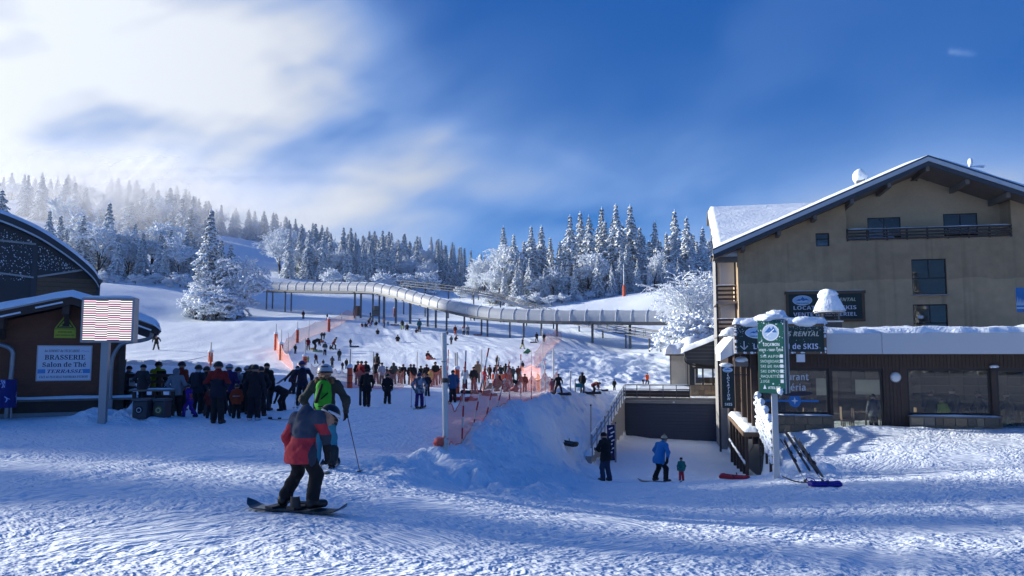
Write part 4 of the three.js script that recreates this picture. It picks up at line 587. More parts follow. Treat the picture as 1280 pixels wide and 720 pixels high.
  part('pictogram', (() => { const s = new THREE.Shape([[-0.15, 0.385], [0.15, 0.385], [0.1, 0.42], [0.05, 0.43], [0.1, 0.47], [0.02, 0.48], [0.05, 0.54], [-0.01, 0.56], [-0.04, 0.5], [-0.12, 0.45], [-0.06, 0.43]].map((p) => new THREE.Vector2(...p))); return new THREE.ExtrudeGeometry(s, { depth: 0.004, bevelEnabled: false }).translate(0, 0, 0.049); })(), M.black, ws);
  print('lettering', canvasTex(256, 110, (g, w, h) => { g.fillStyle = '#a8b42c'; g.fillRect(0, 0, w, h); g.fillStyle = '#20240c'; fitText(g, 'ATTENTION NEIGE', 40, 44, 176, 30, 'sans-serif', 'bold'); fitText(g, 'CHUTE DE NEIGE DU TOIT', 14, 88, 228, 28, 'sans-serif', 'bold'); }), 0.6, 0.26, 0, 0.155, 0.038, ws);
  const s0 = onF(45, 476, 0.08), s1 = onF(115, 432.5, 0.08), sw = s1[0] - s0[0], sh = s1[1] - s0[1], mx = (s0[0] + s1[0]) / 2, sb = thing('brasserie_board', 'white board BRASSERIE SALON DE THÉ on the hut wall', 'sign', [c.x + mx * cx + 0.06 * sx, y0 + s0[1], c.z - mx * sx + 0.06 * cx], HA);
  part('board', bx(sw, sh, 0.04, 0, sh / 2, 0, 0, 0, 0, 0.01), M.whitepaint, sb); part('frame', [bx(sw + 0.03, 0.03, 0.06, 0, 0, 0), bx(sw + 0.03, 0.03, 0.06, 0, sh, 0), bx(0.03, sh - 0.03, 0.06, -sw / 2, sh / 2, 0), bx(0.03, sh - 0.03, 0.06, sw / 2, sh / 2, 0)], M.lightmetal, sb);
  print('lettering', canvasTex(1024, 640, (g, w, h) => {
    g.fillStyle = '#dfe6f0'; g.fillRect(0, 0, w, h); g.fillStyle = '#1b2a5c'; fitText(g, 'Au SOMMET du TELECABINE', 110, 106, 690, 66, 'serif', 'italic bold'); g.strokeStyle = '#4a86c8'; g.lineWidth = 6; g.beginPath(); g.moveTo(820, 96); g.lineTo(870, 74); g.lineTo(910, 96); g.lineTo(960, 84); g.lineTo(1000, 104); g.stroke();
    g.fillStyle = '#11173f'; fitText(g, 'BRASSERIE', 120, 252, 800, 128, 'serif', 'bold'); fitText(g, 'Salon de Thé', 84, 392, 860, 122, 'serif', 'bold'); g.fillStyle = '#5b9ad6'; g.fillRect(0, 436, 150, 80); g.fillRect(880, 436, 144, 80); g.fillStyle = '#1a1d7a'; fitText(g, 'TERRASSE', 166, 510, 700, 92, 'serif', 'italic bold'); g.fillStyle = '#1b2a5c'; fitText(g, 'FACE AU PLUS BEAU PANORAMA D’EUROPE', 36, 606, 950, 60, 'serif', 'italic bold');
  }), sw - 0.05, sh - 0.05, 0, sh / 2, 0.024, sb);
}

// ---------------------------------------------------------------- the lit display on its post
{
  const p = onGround(127, 528, 18), d = -p.z, k = d / 960, sg = thing('display_sign', 'grey post with a white striped lit display in front of the hut', 'display', [p.x, p.y - 0.2, p.z], 0.12), H = (py) => (528 - py) * k + 0.2;
  part('post', bx(0.21, H(425), 0.18, 0.02, H(425) / 2, 0, 0, 0, 0, 0.02), M.greymetal, sg);
  const w = 58 * k, h = 51 * k, cx = 4 * k, cy = H(402);
  part('housing', [bx(w, 0.06, 0.36, cx, cy + h / 2 + 0.03, 0.0), bx(w, 0.05, 0.36, cx, cy - h / 2 - 0.025, 0.0), bx(0.06, h + 0.1, 0.36, cx + w / 2 + 0.03, cy, 0.0), bx(0.04, h + 0.1, 0.36, cx - w / 2 - 0.02, cy, 0.0), bx(w, h, 0.06, cx, cy, -0.15)], M.greymetal, sg);
  const st = canvasTex(512, 480, (g, W_, H_) => { g.fillStyle = '#050406'; g.fillRect(0, 0, W_, H_); for (let i = 0; i < 18; i++) for (let j = 0; j < 4; j++) { const pink = (i * 7 + j * 3) % 5; g.fillStyle = pink === 0 ? '#ffd0e6' : '#fff4fb'; g.fillRect(j * 128, i * 26.6 + 6 + (j % 2) * 7 - j, 128, 13); g.fillStyle = '#a83268'; if (pink < 2) g.fillRect(j * 128, i * 26.6 + 19 + (j % 2) * 7 - j, 128, 2); } });
  const scr = share('screen', new THREE.PlaneGeometry(w - 0.01, h - 0.01).translate(cx, cy, 0.14), new THREE.MeshStandardMaterial({ color: 0x0a0a0a, emissive: 0xffffff, emissiveIntensity: 0.95, emissiveMap: st, roughness: 0.4 }), sg);
  part('screen_back', bx(w - 0.01, h - 0.01, 0.04, cx, cy, 0.115), M.black, sg); part('snow_cap', snowSlab(w + 0.1, 0.09, 0.4, 4, 0.04).translate(cx, cy + h / 2 + 0.06, 0), M.snow, sg);
}

// ---------------------------------------------------------------- the large arched hall behind the hut
{
  const HB = 31 * Math.PI / 180, D = 45, c = at(123, 360, D), k = D / 960, y0 = -0.5, t = thing('arched_hall', 'large dark hall with a curved snowy roof at the left edge', 'hall', [c.x, y0, c.z], HB), P = (px, py) => { const r = ray(px, py), nx = Math.sin(HB), nz = Math.cos(HB), kk = (nx * c.x + nz * c.z) / (r.x * nx + r.z * nz), p = r.multiplyScalar(kk); p.y += CAMY; return [(p.x - c.x) * nz - (p.z - c.z) * nx, p.y - y0]; };
  const rim = [[124, 346], [118, 336], [100, 319], [76, 301], [50, 284.5], [24, 272], [0, 262.5], [-40, 251], [-80, 240]].map(([a, b]) => P(a, b)); const top_ = rim[rim.length - 1]; for (const [dx, dy] of [[-2.5, 0.5], [-5, 0.7], [-8, 0.5], [-11, -0.1], [-14, -1.2], [-16.5, -2.6], [-18.5, -4.4]]) rim.push([top_[0] + dx, top_[1] + dy]);
  const xl = rim[rim.length - 1][0], low = rim.map(([x, y]) => [x, y - 0.75]), curve = (pts) => new THREE.CatmullRomCurve3(pts.map(([x, y]) => V3(x, y, 0))).getPoints(60).map((p) => [p.x, p.y]);
  const lowc = curve(low), ximg = P(45, 320)[0];
  part('front_wall', prism([[xl + 0.2, -1], [-0.05, -1], ...lowc.slice(1, -1)], 0.3, 0), M.hallpanel, t);
  const inRim = (x) => { for (let i = 0; i < lowc.length - 1; i++) if (lowc[i][0] >= x && lowc[i + 1][0] <= x) return lerp(lowc[i][1], lowc[i + 1][1], (x - lowc[i][0]) / (lowc[i + 1][0] - lowc[i][0] || 1)); return lowc[0][1]; };
  part('timber_panel', prism([[ximg + 0.1, -1], [-0.06, -1], [-0.06, P(113, 336)[1]], [ximg + 0.1, P(47, 346)[1]]], 0.02, 0.04), M.darkwood, t); 
  for (let y = 0.2; y < P(47, 346)[1] - 0.1; y += 0.26) part('timber_board', bx(-ximg - 0.16, 0.235, 0.03, (ximg - 0.0) / 2 + 0.02, y + 0.1, 0.055), M.brownboard, t);
  const bar = (a, b) => part('panel_rail', beam([...P(...a), 0.07], [...P(...b), 0.07], 0.07, 0.1), M.greymetal, t);
  bar([-80, 292], [45, 305.5]); bar([-80, 331], [42, 347]); bar([47, 346], [113, 336]);
  for (const px of [45, -60]) part('panel_post', bx(0.26, inRim(P(px, 300)[0]) + 0.9, 0.1, P(px, 300)[0], (inRim(P(px, 300)[0]) - 1) / 2, 0.05), M.anthracite, t);
  part('wall_snow', (() => { const r = rng(9), a = []; for (let i = 0; i < 900; i++) { const x = lerp(P(-60, 300)[0], -0.6, r()), y = lerp(P(0, 350)[1], inRim(x) - 0.2, r()); if (x > ximg && y < P(80, 340)[1]) continue; const s = 0.012 + r() * r() * 0.035; a.push(new THREE.OctahedronGeometry(s).scale(1, 1.2, 0.5).translate(x, y, 0.012)); } return a; })(), M.snow, t).userData.kind = 'stuff';
  const rc = curve(rim), both = (top, bot) => [...rc.map(([x, y]) => [x, y + top]), ...rc.slice().reverse().map(([x, y]) => [x, y + bot])];
  const roof = part('roof', prism(both(-0.25, -0.75), 26, 0.6), M.anthracite, t); part('verge_strip', prism(both(-0.62, -0.72), 0.06, 0.662), M.lightmetal, roof);
  part('roof_snow', (() => { const nz = 40, nx = rc.length - 1, pos = [], idx = []; for (let j = 0; j <= nz; j++) for (let i = 0; i <= nx; i++) { const f = j / nz, z = 0.75 - 26.3 * f, e = Math.min(1, Math.min(26.3 * f / 0.4, i / 1.5)), kk = Math.sqrt(1 - (1 - Math.max(0, e)) ** 2); pos.push(rc[i][0] + (i === 0 ? 0.2 : 0), rc[i][1] - 0.27 + kk * (0.3 + 0.07 * fbm(rc[i][0] * 0.5, z * 0.5, 3)), z + 0.05 * vnoise(rc[i][0], 2)); } for (let j = 0; j < nz; j++) for (let i = 0; i < nx; i++) { const p = j * (nx + 1) + i; idx.push(p + 1, p, p + nx + 1, p + 1, p + nx + 1, p + nx + 2); } const g = new THREE.BufferGeometry(); g.setAttribute('position', new THREE.Float32BufferAttribute(pos, 3)); g.setIndex(idx); g.computeVertexNormals(); return g; })(), M.snow, roof);
  part('side_wall', bx(0.3, rim[0][1] - 0.4 + 1, 25, -0.25, (rim[0][1] - 0.4 - 1) / 2, -12.9), M.darkwood, t); part('side_wall', [bx(0.3, rim[rim.length - 1][1] + 0.3, 25, xl + 0.3, (rim[rim.length - 1][1] - 1.7) / 2, -12.9)], M.darkwood, t); part('rear_wall', prism([[xl + 0.2, -1], [-0.05, -1], ...lowc.slice(1, -1)], 0.3, -25.2), M.hallpanel, t);
  part('corner_post', bx(0.2, rim[0][1] + 0.3, 0.2, -0.02, (rim[0][1] - 1) / 2, 0.08), M.anthracite, t);
}

// ---------------------------------------------------------------- trees: spruces under snow, and broadleaved trees white with rime
class Soup { constructor() { this.p = []; this.i = []; }
  tri(a, b, c) { const n = this.p.length / 3; this.p.push(a.x, a.y, a.z, b.x, b.y, b.z, c.x, c.y, c.z); this.i.push(n, n + 1, n + 2); }
  octa(c, rx, ry, rz, r, yaw) { const n = this.p.length / 3, j = () => 0.7 + 0.6 * r(), cs = Math.cos(yaw), sn = Math.sin(yaw); for (const [x, y, z] of [[1, 0, 0], [-1, 0, 0], [0, 1, 0], [0, -1, 0], [0, 0, 1], [0, 0, -1]]) { const k = j(), X = x * rx * k, Y = y * ry * k, Z = z * rz * k; this.p.push(c.x + X * cs - Z * sn, c.y + Y, c.z + X * sn + Z * cs); } for (const t of [[2, 4, 0], [2, 0, 5], [2, 5, 1], [2, 1, 4], [3, 0, 4], [3, 5, 0], [3, 1, 5], [3, 4, 1]]) this.i.push(n + t[0], n + t[1], n + t[2]); }
  seg(a, b, r1, r2) { const n = this.p.length / 3, d = b.clone().sub(a).normalize(), u = Math.abs(d.y) < 0.9 ? V3(0, 1, 0).cross(d).normalize() : V3(1, 0, 0).cross(d).normalize(), w = d.clone().cross(u); for (const [c, rr] of [[a, r1], [b, r2]]) for (let k = 0; k < 3; k++) { const A = k * 2.0944, q = c.clone().addScaledVector(u, Math.cos(A) * rr).addScaledVector(w, Math.sin(A) * rr); this.p.push(q.x, q.y, q.z); } for (let k = 0; k < 3; k++) { const m = (k + 1) % 3; this.i.push(n + k, n + m, n + 3 + k, n + m, n + 3 + m, n + 3 + k); } }
  geo() { const g = new THREE.BufferGeometry(); g.setAttribute('position', new THREE.Float32BufferAttribute(this.p, 3)); g.setIndex(this.i); g.computeVertexNormals(); return g; } }

function spruceGeo(seed, H, R, snowy, lean = 0) {
  const r = rng(seed), dark = new Soup(), snow = new Soup(), levels = Math.round(H * 1.3);
  for (let l = 0; l < levels; l++) {
    const t = 0.05 + 0.95 * Math.pow(l / levels, 0.92), y0 = t * H, prof = R * Math.pow(1 - t, 0.95) * (0.72 + 0.5 * r()), n = Math.max(4, Math.round(7.4 - 4 * t)), a0 = r() * 6.28;
    for (let b = 0; b < n; b++) {
      const a = a0 + b / n * 6.283 + (r() - 0.5) * 0.6, len = prof * (0.6 + 0.6 * r()) + 0.08, sz = 0.45 + 0.55 * Math.min(1, (1 - t) * 3), droop = 0.35 + 0.35 * r() + 0.25 * (1 - t), ca = Math.cos(a), sa = Math.sin(a), m = Math.max(2, Math.round(len / 0.42)), y = y0 + (r() - 0.5) * 0.35;
      for (let k = 0; k < m; k++) {
        const f = (k + 0.6) / m, d = len * f, yy = y + 0.12 * len * Math.sin(f * 2.2) - droop * len * f * f, w = 0.34 * (1 - 0.55 * f) * Math.min(1, len) + 0.1, c = V3(ca * d + lean * y0, yy, sa * d);
        // hanging dark needles
        for (let q = 0; q < 3; q++) { const s = (q - 1) * w * (0.8 + 0.4 * r()), bx0 = V3(c.x - sa * s, c.y + 0.03, c.z + ca * s), tip = V3(c.x - sa * s * 1.5 + ca * 0.25, c.y - 0.22 - 0.3 * r(), c.z + ca * s * 1.5 + sa * 0.25); dark.tri(bx0, V3(c.x + ca * 0.3, c.y - 0.02, c.z + sa * 0.3), tip); dark.tri(V3(c.x - ca * 0.28, c.y, c.z - sa * 0.28), bx0, tip); }
        // snow resting on the bough
        if (k === m - 1 && r() < snowy) snow.octa(V3(c.x - ca * 0.25, c.y + 0.02, c.z - sa * 0.25), (0.5 + 0.3 * r()) * sz, (0.26 + 0.14 * r()) * sz, (0.36 + 0.2 * r()) * sz, r, a);
        if (r() < snowy) snow.octa(V3(c.x + (r() - 0.5) * 0.1, c.y + 0.05, c.z + (r() - 0.5) * 0.1), (0.41 + 0.15 * r()) * sz, (0.2 + 0.15 * r()) * sz, w * (1.3 + 0.5 * r()) * sz, r, a);
        for (const q of [-1, 1]) if (r() < snowy * 0.75) { const s = q * w * (0.8 + 0.5 * r()); snow.octa(V3(c.x - sa * s + ca * 0.1, c.y - 0.12 - 0.14 * r(), c.z + ca * s + sa * 0.1), 0.15 * sz, (0.16 + 0.12 * r()) * sz, 0.14 * sz, r, a); }
      }
    }
  }
  for (let k = 0; k < 5; k++) snow.octa(V3(lean * H, H - 0.1 - k * 0.28, 0), 0.08 + k * 0.05, 0.2, 0.08 + k * 0.05, r, r() * 6);
  const trunk = new THREE.CylinderGeometry(0.03, 0.012 * H + 0.06, H * 0.97, 7).translate(0, H * 0.485, 0);
  if (lean) { const p = trunk.attributes.position; for (let i = 0; i < p.count; i++) p.setX(i, p.getX(i) + lean * p.getY(i)); }
  return { trunk, crown: dark.geo(), snow: snow.geo() };
}
function rimeGeo(seed, H, spread, weep, dens = 1, coat = 1) {              // a broadleaved tree or bush, every twig coated with rime
  const r = rng(seed), wood = new Soup(), rime = new Soup();
  const grow = (p, d, len, rad, lev) => {
    const n = 3; let q = p;
    for (let i = 0; i < n; i++) { const e = q.clone().addScaledVector(d, len / n); (lev < 2 ? wood : rime).seg(q, e, rad * (1 - 0.25 * i / n) + (lev >= 2 ? 0.016 * coat : 0), rad * (1 - 0.25 * (i + 1) / n) + (lev >= 2 ? 0.012 * coat : 0)); if (lev < 2) rime.seg(q.clone().add(V3(0, rad * 0.8, 0)), e.clone().add(V3(0, rad * 0.7, 0)), rad * 0.7, rad * 0.5); q = e; d = d.clone().add(V3((r() - 0.5) * 0.35, (r() - 0.5) * 0.3 - weep * 0.07 * lev, (r() - 0.5) * 0.35)).normalize(); }
    if (lev < 5) { const kids = Math.round((lev === 0 ? 5 : lev < 3 ? 3.6 : 2.7) * dens + r() * 0.9); for (let k = 0; k < kids; k++) { const a = r() * 6.283, out = V3(Math.cos(a), 0, Math.sin(a)); const nd = d.clone().multiplyScalar(0.75 - 0.08 * lev).addScaledVector(out, spread * (0.6 + 0.7 * r())).add(V3(0, lev > 2 ? -weep * (0.4 + 0.6 * r()) : 0.12, 0)).normalize(); grow(p.clone().lerp(q, 0.35 + 0.65 * r()), nd, len * (0.62 + 0.22 * r()), rad * 0.6, lev + 1); } }
    else { const k = 0.4 + 0.6 * coat; rime.octa(q, (0.07 + 0.05 * r()) * k, (0.05 + 0.04 * r()) * k, 0.07 * k, r, r() * 6); if (coat > 1 && r() < 0.5) rime.octa(p, 0.16 + 0.1 * r(), 0.12, 0.16, r, r() * 6); }
  };
  grow(V3(0, -0.2, 0), V3((r() - 0.5) * 0.15, 1, (r() - 0.5) * 0.15).normalize(), H * 0.36, 0.018 * H, 0);
  const g = rime.geo(), s = H / Math.max(0.1, (g.computeBoundingBox(), g.boundingBox.max.y)); g.scale(s, s, s); const w = wood.geo(); w.scale(s, s, s);
  return { trunk: w, crown: g };
}
function treeOf(geo, name, label, group, pos, s, ry, wf = 1) {
  const o = thing(name, label, 'tree', pos, ry, group); o.scale.set(s * wf, s, s * wf);
  share('trunk', geo.trunk, M.bark, o); if (geo.snow) { share('crown', geo.crown, M.needle, o); share('crown_snow', geo.snow, M.frost, o); } else share('crown', geo.crown, M.frost, o); return o;
}
const SPR = [spruceGeo(1, 20, 4.7, 0.93), spruceGeo(2, 20, 5.3, 0.9), spruceGeo(3, 20, 4.1, 0.97), spruceGeo(4, 20, 5.0, 0.82), spruceGeo(5, 20, 4.4, 0.93, 0.012)];
const SLIM = [spruceGeo(11, 20, 3.6, 0.65), spruceGeo(12, 20, 3.3, 0.55)];
const RIME = [rimeGeo(21, 12, 0.32, 0.12, 0.85, 3), rimeGeo(22, 12, 0.45, 0.2, 0.85, 3), rimeGeo(23, 10, 0.5, 0.08, 0.85, 3), rimeGeo(24, 12, 0.34, 0.3, 0.85, 3)], RNEAR = [rimeGeo(21, 12, 0.32, 0.12), rimeGeo(22, 12, 0.45, 0.2), rimeGeo(23, 10, 0.5, 0.08), rimeGeo(24, 12, 0.34, 0.3)];
const BUSH = [rimeGeo(31, 5, 0.65, 0.05, 1.0, 2), rimeGeo(32, 5, 0.8, 0.1, 1.0, 2)];
const treeCount = { n: 0 };
function plant(geo, gh, name, label, group, px, pyTop, pyBase, D, ry, wf) {   // a tree by the pixel of its tip, its foot and its distance
  const x = (px - 640) / 960 * D / (1), r = ray(px, pyBase), X = r.x * D, y = surfGround(X, -D), H = (ray(px, pyTop).y - 0) * D + CAMY - y; treeCount.n++;
  const sink = gh === 5 ? 0.3 * Math.max(1, H) : 0.25; return treeOf(geo, name, label, group, [X, y - sink, -D], Math.max(0.12, (H + sink) / gh), ry);
}
const surfGround = (x, z) => groundH(x, z);
{
  const r = rng(7);
  // the tall spruces of the stand on the right, one by one (tip x, tip y, distance)
  let bigs = 0; const GR = 'snow laden spruces of the stand right of the tunnel';
  [[629, 282, 186, 2, 1], [642, 292, 176, 0, 1], [655, 300, 178, 3], [664, 282, 186, 0], [676, 281, 188, 4], [688, 296, 192, 2], [700, 301, 186, 1], [713, 268, 182, 0, 1], [726, 264, 190, 2], [738, 268, 184, 4], [753, 258, 194, 5, 1], [757, 275, 184, 3], [771, 254, 182, 0, 1], [782, 290, 178, 1], [789, 255, 186, 3, 1], [801, 283, 192, 2], [806, 292, 180, 4], [820, 276, 184, 0, 1], [834, 290, 186, 5], [845, 262, 186, 2], [846, 292, 178, 1], [860, 270, 180, 3, 1], [872, 300, 190, 0], [880, 283, 180, 2, 1], [893, 292, 186, 4], [906, 300, 190, 1], [697, 318, 174, 2], [650, 320, 172, 4], [768, 300, 196, 3], [742, 300, 200, 0], [721, 305, 198, 1], [812, 300, 200, 3], [853, 300, 200, 4], [865, 305, 176, 2], [784, 305, 172, 5], [635, 310, 196, 1], [668, 308, 198, 2], [690, 312, 200, 0], [706, 300, 202, 3], [719, 292, 204, 1], [747, 285, 204, 2], [764, 282, 206, 4], [779, 280, 204, 0], [796, 295, 204, 1], [826, 300, 204, 3], [840, 296, 204, 0], [868, 292, 200, 1], [887, 300, 200, 3], [646, 328, 168, 3], [662, 322, 170, 0], [681, 335, 167, 4], [703, 326, 169, 1], [718, 332, 167, 2], [748, 318, 169, 0], [765, 330, 167, 3], [776, 316, 170, 1], [797, 324, 168, 4], [812, 334, 167, 2], [832, 318, 169, 3], [848, 322, 168, 0], [630, 334, 170, 2], [618, 340, 174, 0]].forEach(([px, py, D, v, big], i) =>
    plant(v < 5 ? SPR[v] : SLIM[0], 20, 'spruce_tree', big ? ['first', 'second', 'third', 'fourth', 'fifth', 'sixth', 'seventh', 'eighth', 'ninth', 'tenth', 'eleventh'][bigs++] + ' tall skyline spruce from the left in the stand above the tunnel' : 'snow laden spruce in the stand right of the tunnel and above its tube', GR, px, py, 372, D, i * 1.7, 1.05 + 0.35 * r()));
  const GB = 'rime white broadleaved trees among the spruces on the right';
  [[606, 316, 180, 0], [622, 305, 178, 3], [614, 330, 176, 1], [692, 330, 170, 1], [733, 314, 174, 3], [818, 312, 172, 0], [672, 345, 168, 2], [598, 335, 182, 2], [590, 345, 184, 1]].forEach(([px, py, D, v], i) => plant(RIME[v], RIME[v] === RIME[2] ? 10 : 12, 'rime_tree', 'broadleaved tree white with rime in front of the right stand', GB, px, py, 374, D, i * 2.1));
  const bushes = 'low rime white bushes along the foot of the wood';
  [[668, 364, 165], [702, 366, 164], [640, 366, 166], [612, 362, 170], [726, 368, 164], [790, 366, 166], [818, 372, 160], [575, 358, 190], [735, 362, 166], [760, 366, 165], [655, 368, 163], [690, 368, 162]].forEach(([px, py, D], i) => plant(BUSH[i % 2], 5, 'rime_bush', 'low bush white with rime at the foot of the right wood', bushes, px, py, 374, D, i));
  // the large rime tree behind the pavilion
  for (const [px, py, D, v, lb] of [[878, 334, 92, 1, 'large spreading tree white with rime between tunnel end and plastered building'], [905, 338, 96, 0, 'upright rime white tree close against the left wall of the plastered building'], [862, 362, 99, 3, 'smaller drooping rime white tree at the end of the tunnel']]) plant(RNEAR[v], 12, 'rime_tree', lb, undefined, px, py, 445, D, v * 1.3, 0.78);
  for (const [px, py, D] of [[866, 385, 90], [885, 392, 88], [900, 380, 90]]) plant(BUSH[px % 2], 5, 'rime_bush', 'dense rime white bush below the large rime tree by the pavilion', 'bushes below the large rime tree', px, py, 442, D, px);

  // the lone group on the left piste
  plant(SPR[3], 20, 'spruce_tree', 'tall dark spruce standing out on the left piste, lightly snowed', undefined, 260, 259, 388, 150, 0.4, 0.9);
  plant(SPR[2], 20, 'spruce_tree', 'slimmer snow covered spruce leaning against the tall dark spruce on the left piste', undefined, 274, 298, 388, 148, 2);
  plant(SPR[1], 20, 'spruce_tree', 'broad snow covered spruce right of the tall dark spruce on the left piste', undefined, 286, 304, 388, 149, 4, 0.8);
  plant(SPR[0], 20, 'spruce_tree', 'small snow covered spruce at the left foot of the tall dark spruce', undefined, 246, 330, 388, 147, 1);
  [[296, 318, 146, 3, 'drooping rime white tree at the right end of the lone group'], [251, 335, 147, 2, 'rime white tree at the left foot of the tall dark spruce']].forEach(([px, py, D, v, lb]) => plant(RIME[v], v === 2 ? 10 : 12, 'rime_tree', lb, undefined, px, py, 388, D, v, 0.75));
  [[240, 362, 146], [255, 358, 144], [268, 356, 144], [281, 354, 145], [296, 356, 145]].forEach(([px, py, D], i) => plant(BUSH[i % 2], 5, 'rime_bush', 'rime white bush at the foot of the lone group on the left piste', 'bushes round the lone group on the left piste', px, py, 388, D, i));

  // wood along the left piste, dark lower row
  const GL = 'snow covered trees at the upper edge of the left piste', lowRow = [[58, 262], [72, 268], [88, 262], [101, 268], [112, 284], [122, 272], [133, 252], [146, 292], [154, 284], [166, 278], [177, 290], [187, 276], [200, 288], [212, 286], [222, 292], [232, 288], [205, 300], [160, 302], [140, 300], [240, 296], [95, 290], [80, 285]];
  lowRow.forEach(([px, py], i) => plant(i % 3 === 2 ? RIME[i % 4] : SPR[(i * 2) % 5], i % 3 === 2 ? (i % 4 === 2 ? 10 : 12) : 20, i % 3 === 2 ? 'rime_tree' : 'spruce_tree', i % 3 === 2 ? 'rime white broadleaved tree along the upper edge of the left piste' : 'snow covered spruce in the front row above the left piste', GL + (i % 3 === 2 ? ', broadleaved' : ''), px, py, 352, 186 + (i * 7 % 16), i * 1.3, 1.15));
  for (let i = 0; i < 9; i++) plant(BUSH[i % 2], 5, 'rime_bush', 'rime white bush where the left piste meets the wood', 'bushes along the left piste', 127 + i * 13.5 + (i * 7 % 5), 338 + (i * 5 % 11), 354, 178 + (i % 3) * 2, i);
  // slopes of the left hill and the middle ridge: rows that climb the hill
  const seen = [];
  const skyline = (px) => { const P = [[-40, 214], [40, 212], [100, 214], [160, 219], [220, 230], [262, 250], [285, 256], [310, 259], [340, 263], [370, 272], [400, 279], [440, 284], [480, 287], [520, 290], [560, 297], [590, 312], [620, 320]]; for (let i = 0; i < P.length - 1; i++) if (px <= P[i + 1][0]) return lerp(P[i][1], P[i + 1][1], (px - P[i][0]) / (P[i + 1][0] - P[i][0])); return 320; };
  let made = 0;
  for (let k = 0; k < 9000 && made < 160; k++) {
    const D = 205 + 245 * Math.pow(r(), 0.6), px = -30 + 655 * r(), X = (px - 640) / 960 * D, y = groundH(X, -D), base = 360 - 960 * Math.tan(Math.atan2(y - CAMY, D) - PITCH);
    const room = (base - skyline(px) - 16 * Math.pow(r(), 2)) * D / 960, tall = Math.min((px < 300 ? 13 : 16) + 8 * r(), room);
    if (tall < 11) continue; if (px > 352 && D < 300) continue;
    // the open run on the hill and the piste stay clear
    if (px > 266 && px < 354 && D < 340) continue;
    if (px < 268 && D < 214) continue; if (px > 352 && px < 600 && D < 226) continue;
    if (seen.some(([a, b]) => Math.abs(a - px) < 7 && Math.abs(b - D) < 16)) continue; seen.push([px, D]); made++;
    const left = px < 300, rim = r() < 0.2, slim = px > 540 && !rim, v = made % 4;
    treeCount.n++; treeOf(slim ? SLIM[made % 2] : rim ? RIME[v] : SPR[made % 5], rim ? 'rime_tree' : 'spruce_tree', left ? (rim ? 'rime white tree in the misty wood on the left hill' : 'snowy spruce in the misty wood on the left hill') : (rim ? 'rime white tree in the wood on the middle ridge' : 'snowy spruce in the wood on the middle ridge behind the tunnel'), (left ? 'misty wood on the left hill' : 'wood on the middle ridge') + (rim ? ', broadleaved' : ', spruces'), [X, y - 0.3, -D], tall / (rim ? (v === 2 ? 10 : 12) : 20) * (rim ? 0.8 : 1), made * 2.3, 1 + 0.5 * r());
  }
  // front rows of the wood on the middle ridge
  for (let k = 0; k < 62; k++) {
    const row = k % 2, px = 350 + Math.floor(k / 2) * 8.6 + (r() - 0.5) * 5, D = 214 + row * 20 + r() * 12, top = skyline(px) + (row ? 0 : 8) + 13 * Math.pow(r(), 1.8), rim = r() < 0.22, v = k % 4, slim = px > 545;
    plant(slim ? SLIM[k % 2] : rim ? RIME[v] : SPR[k % 5], rim && !slim ? (v === 2 ? 10 : 12) : 20, rim && !slim ? 'rime_tree' : 'spruce_tree', rim && !slim ? 'rime white tree in the front rows of the wood on the middle ridge' : slim ? 'slim dark spruce at the right end of the wood on the middle ridge' : 'snowy spruce in the front rows of the wood above the tunnel bend', 'front rows of the wood on the middle ridge' + (slim ? ', slim ones' : rim ? ', broadleaved' : ''), px, rim && !slim ? top + 16 : top, 350 - row * 4, D, k * 1.9, slim ? 1.15 : 1.6 + 0.5 * r());
  }
  for (let k = 0; k < 5; k++) plant(BUSH[k % 2], 5, 'rime_bush', 'rime white bush above the tunnel bend on the middle ridge', 'bushes above the tunnel bend', 410 + k * 34 + (r() - 0.5) * 8, 334 + 8 * r(), 350, 206 - r() * 8, k);
  // taller wood behind the hall, left of the picture: the sun reaches the place through its crowns; and a row behind the viewer, seen in the panes
  { const rr = rng(91); for (let i = 0; i < 17; i++) { const x = -62 - 24 * rr(), z = -24 - 25 * ((i + 0.5) / 17) - 6 * (rr() - 0.5), h = 23 + 5 * rr(); treeOf(SPR[i % 5], 'spruce_tree', 'snowy spruce in the wood behind the arched hall, outside the left edge', 'wood behind the arched hall', [x, groundH(x, z) - 0.3, z], h / 20, i * 1.3); }
    for (let i = 0; i < 14; i++) { const x = -22 + i * 5 + 3 * rr(), z = 44 + 9 * rr(); treeOf(SPR[(i * 3) % 5], 'spruce_tree', 'snowy spruce in the row behind the viewer, mirrored in the shop windows', 'row of spruces behind the viewer', [x, groundH(x, z) - 0.3, z], (13 + 6 * rr()) / 20, i * 2.1); } }
  // mist drifting through the wood of the left hill: a bank of thin veils one behind the other, through its whole depth
  {
    const n = 256, d = new Uint8Array(n * n * 4); for (let j = 0; j < n; j++) for (let i = 0; i < n; i++) { const u = i / n, v = j / n, e = sstep(0, 0.28, u) * (1 - sstep(0.42, 0.86, u)) * sstep(0.12, 0.6, v) * (1 - sstep(0.55, 1, v)), f = 0.6 + 1.0 * fbm(u * 5, v * 4, 5); const a = clamp(e * f, 0, 1); const q = (j * n + i) * 4; d[q] = d[q + 1] = d[q + 2] = a * 255; d[q + 3] = 255; }
    const tx = new THREE.DataTexture(d, n, n); tx.magFilter = THREE.LinearFilter; tx.needsUpdate = true;
    const mm = new THREE.MeshPhysicalMaterial({ color: lin(0.98, 0.985, 0.99), roughness: 1, transmission: 0.4, thickness: 0, specularIntensity: 0, transparent: true, opacity: 0.31, alphaMap: tx, depthWrite: false });
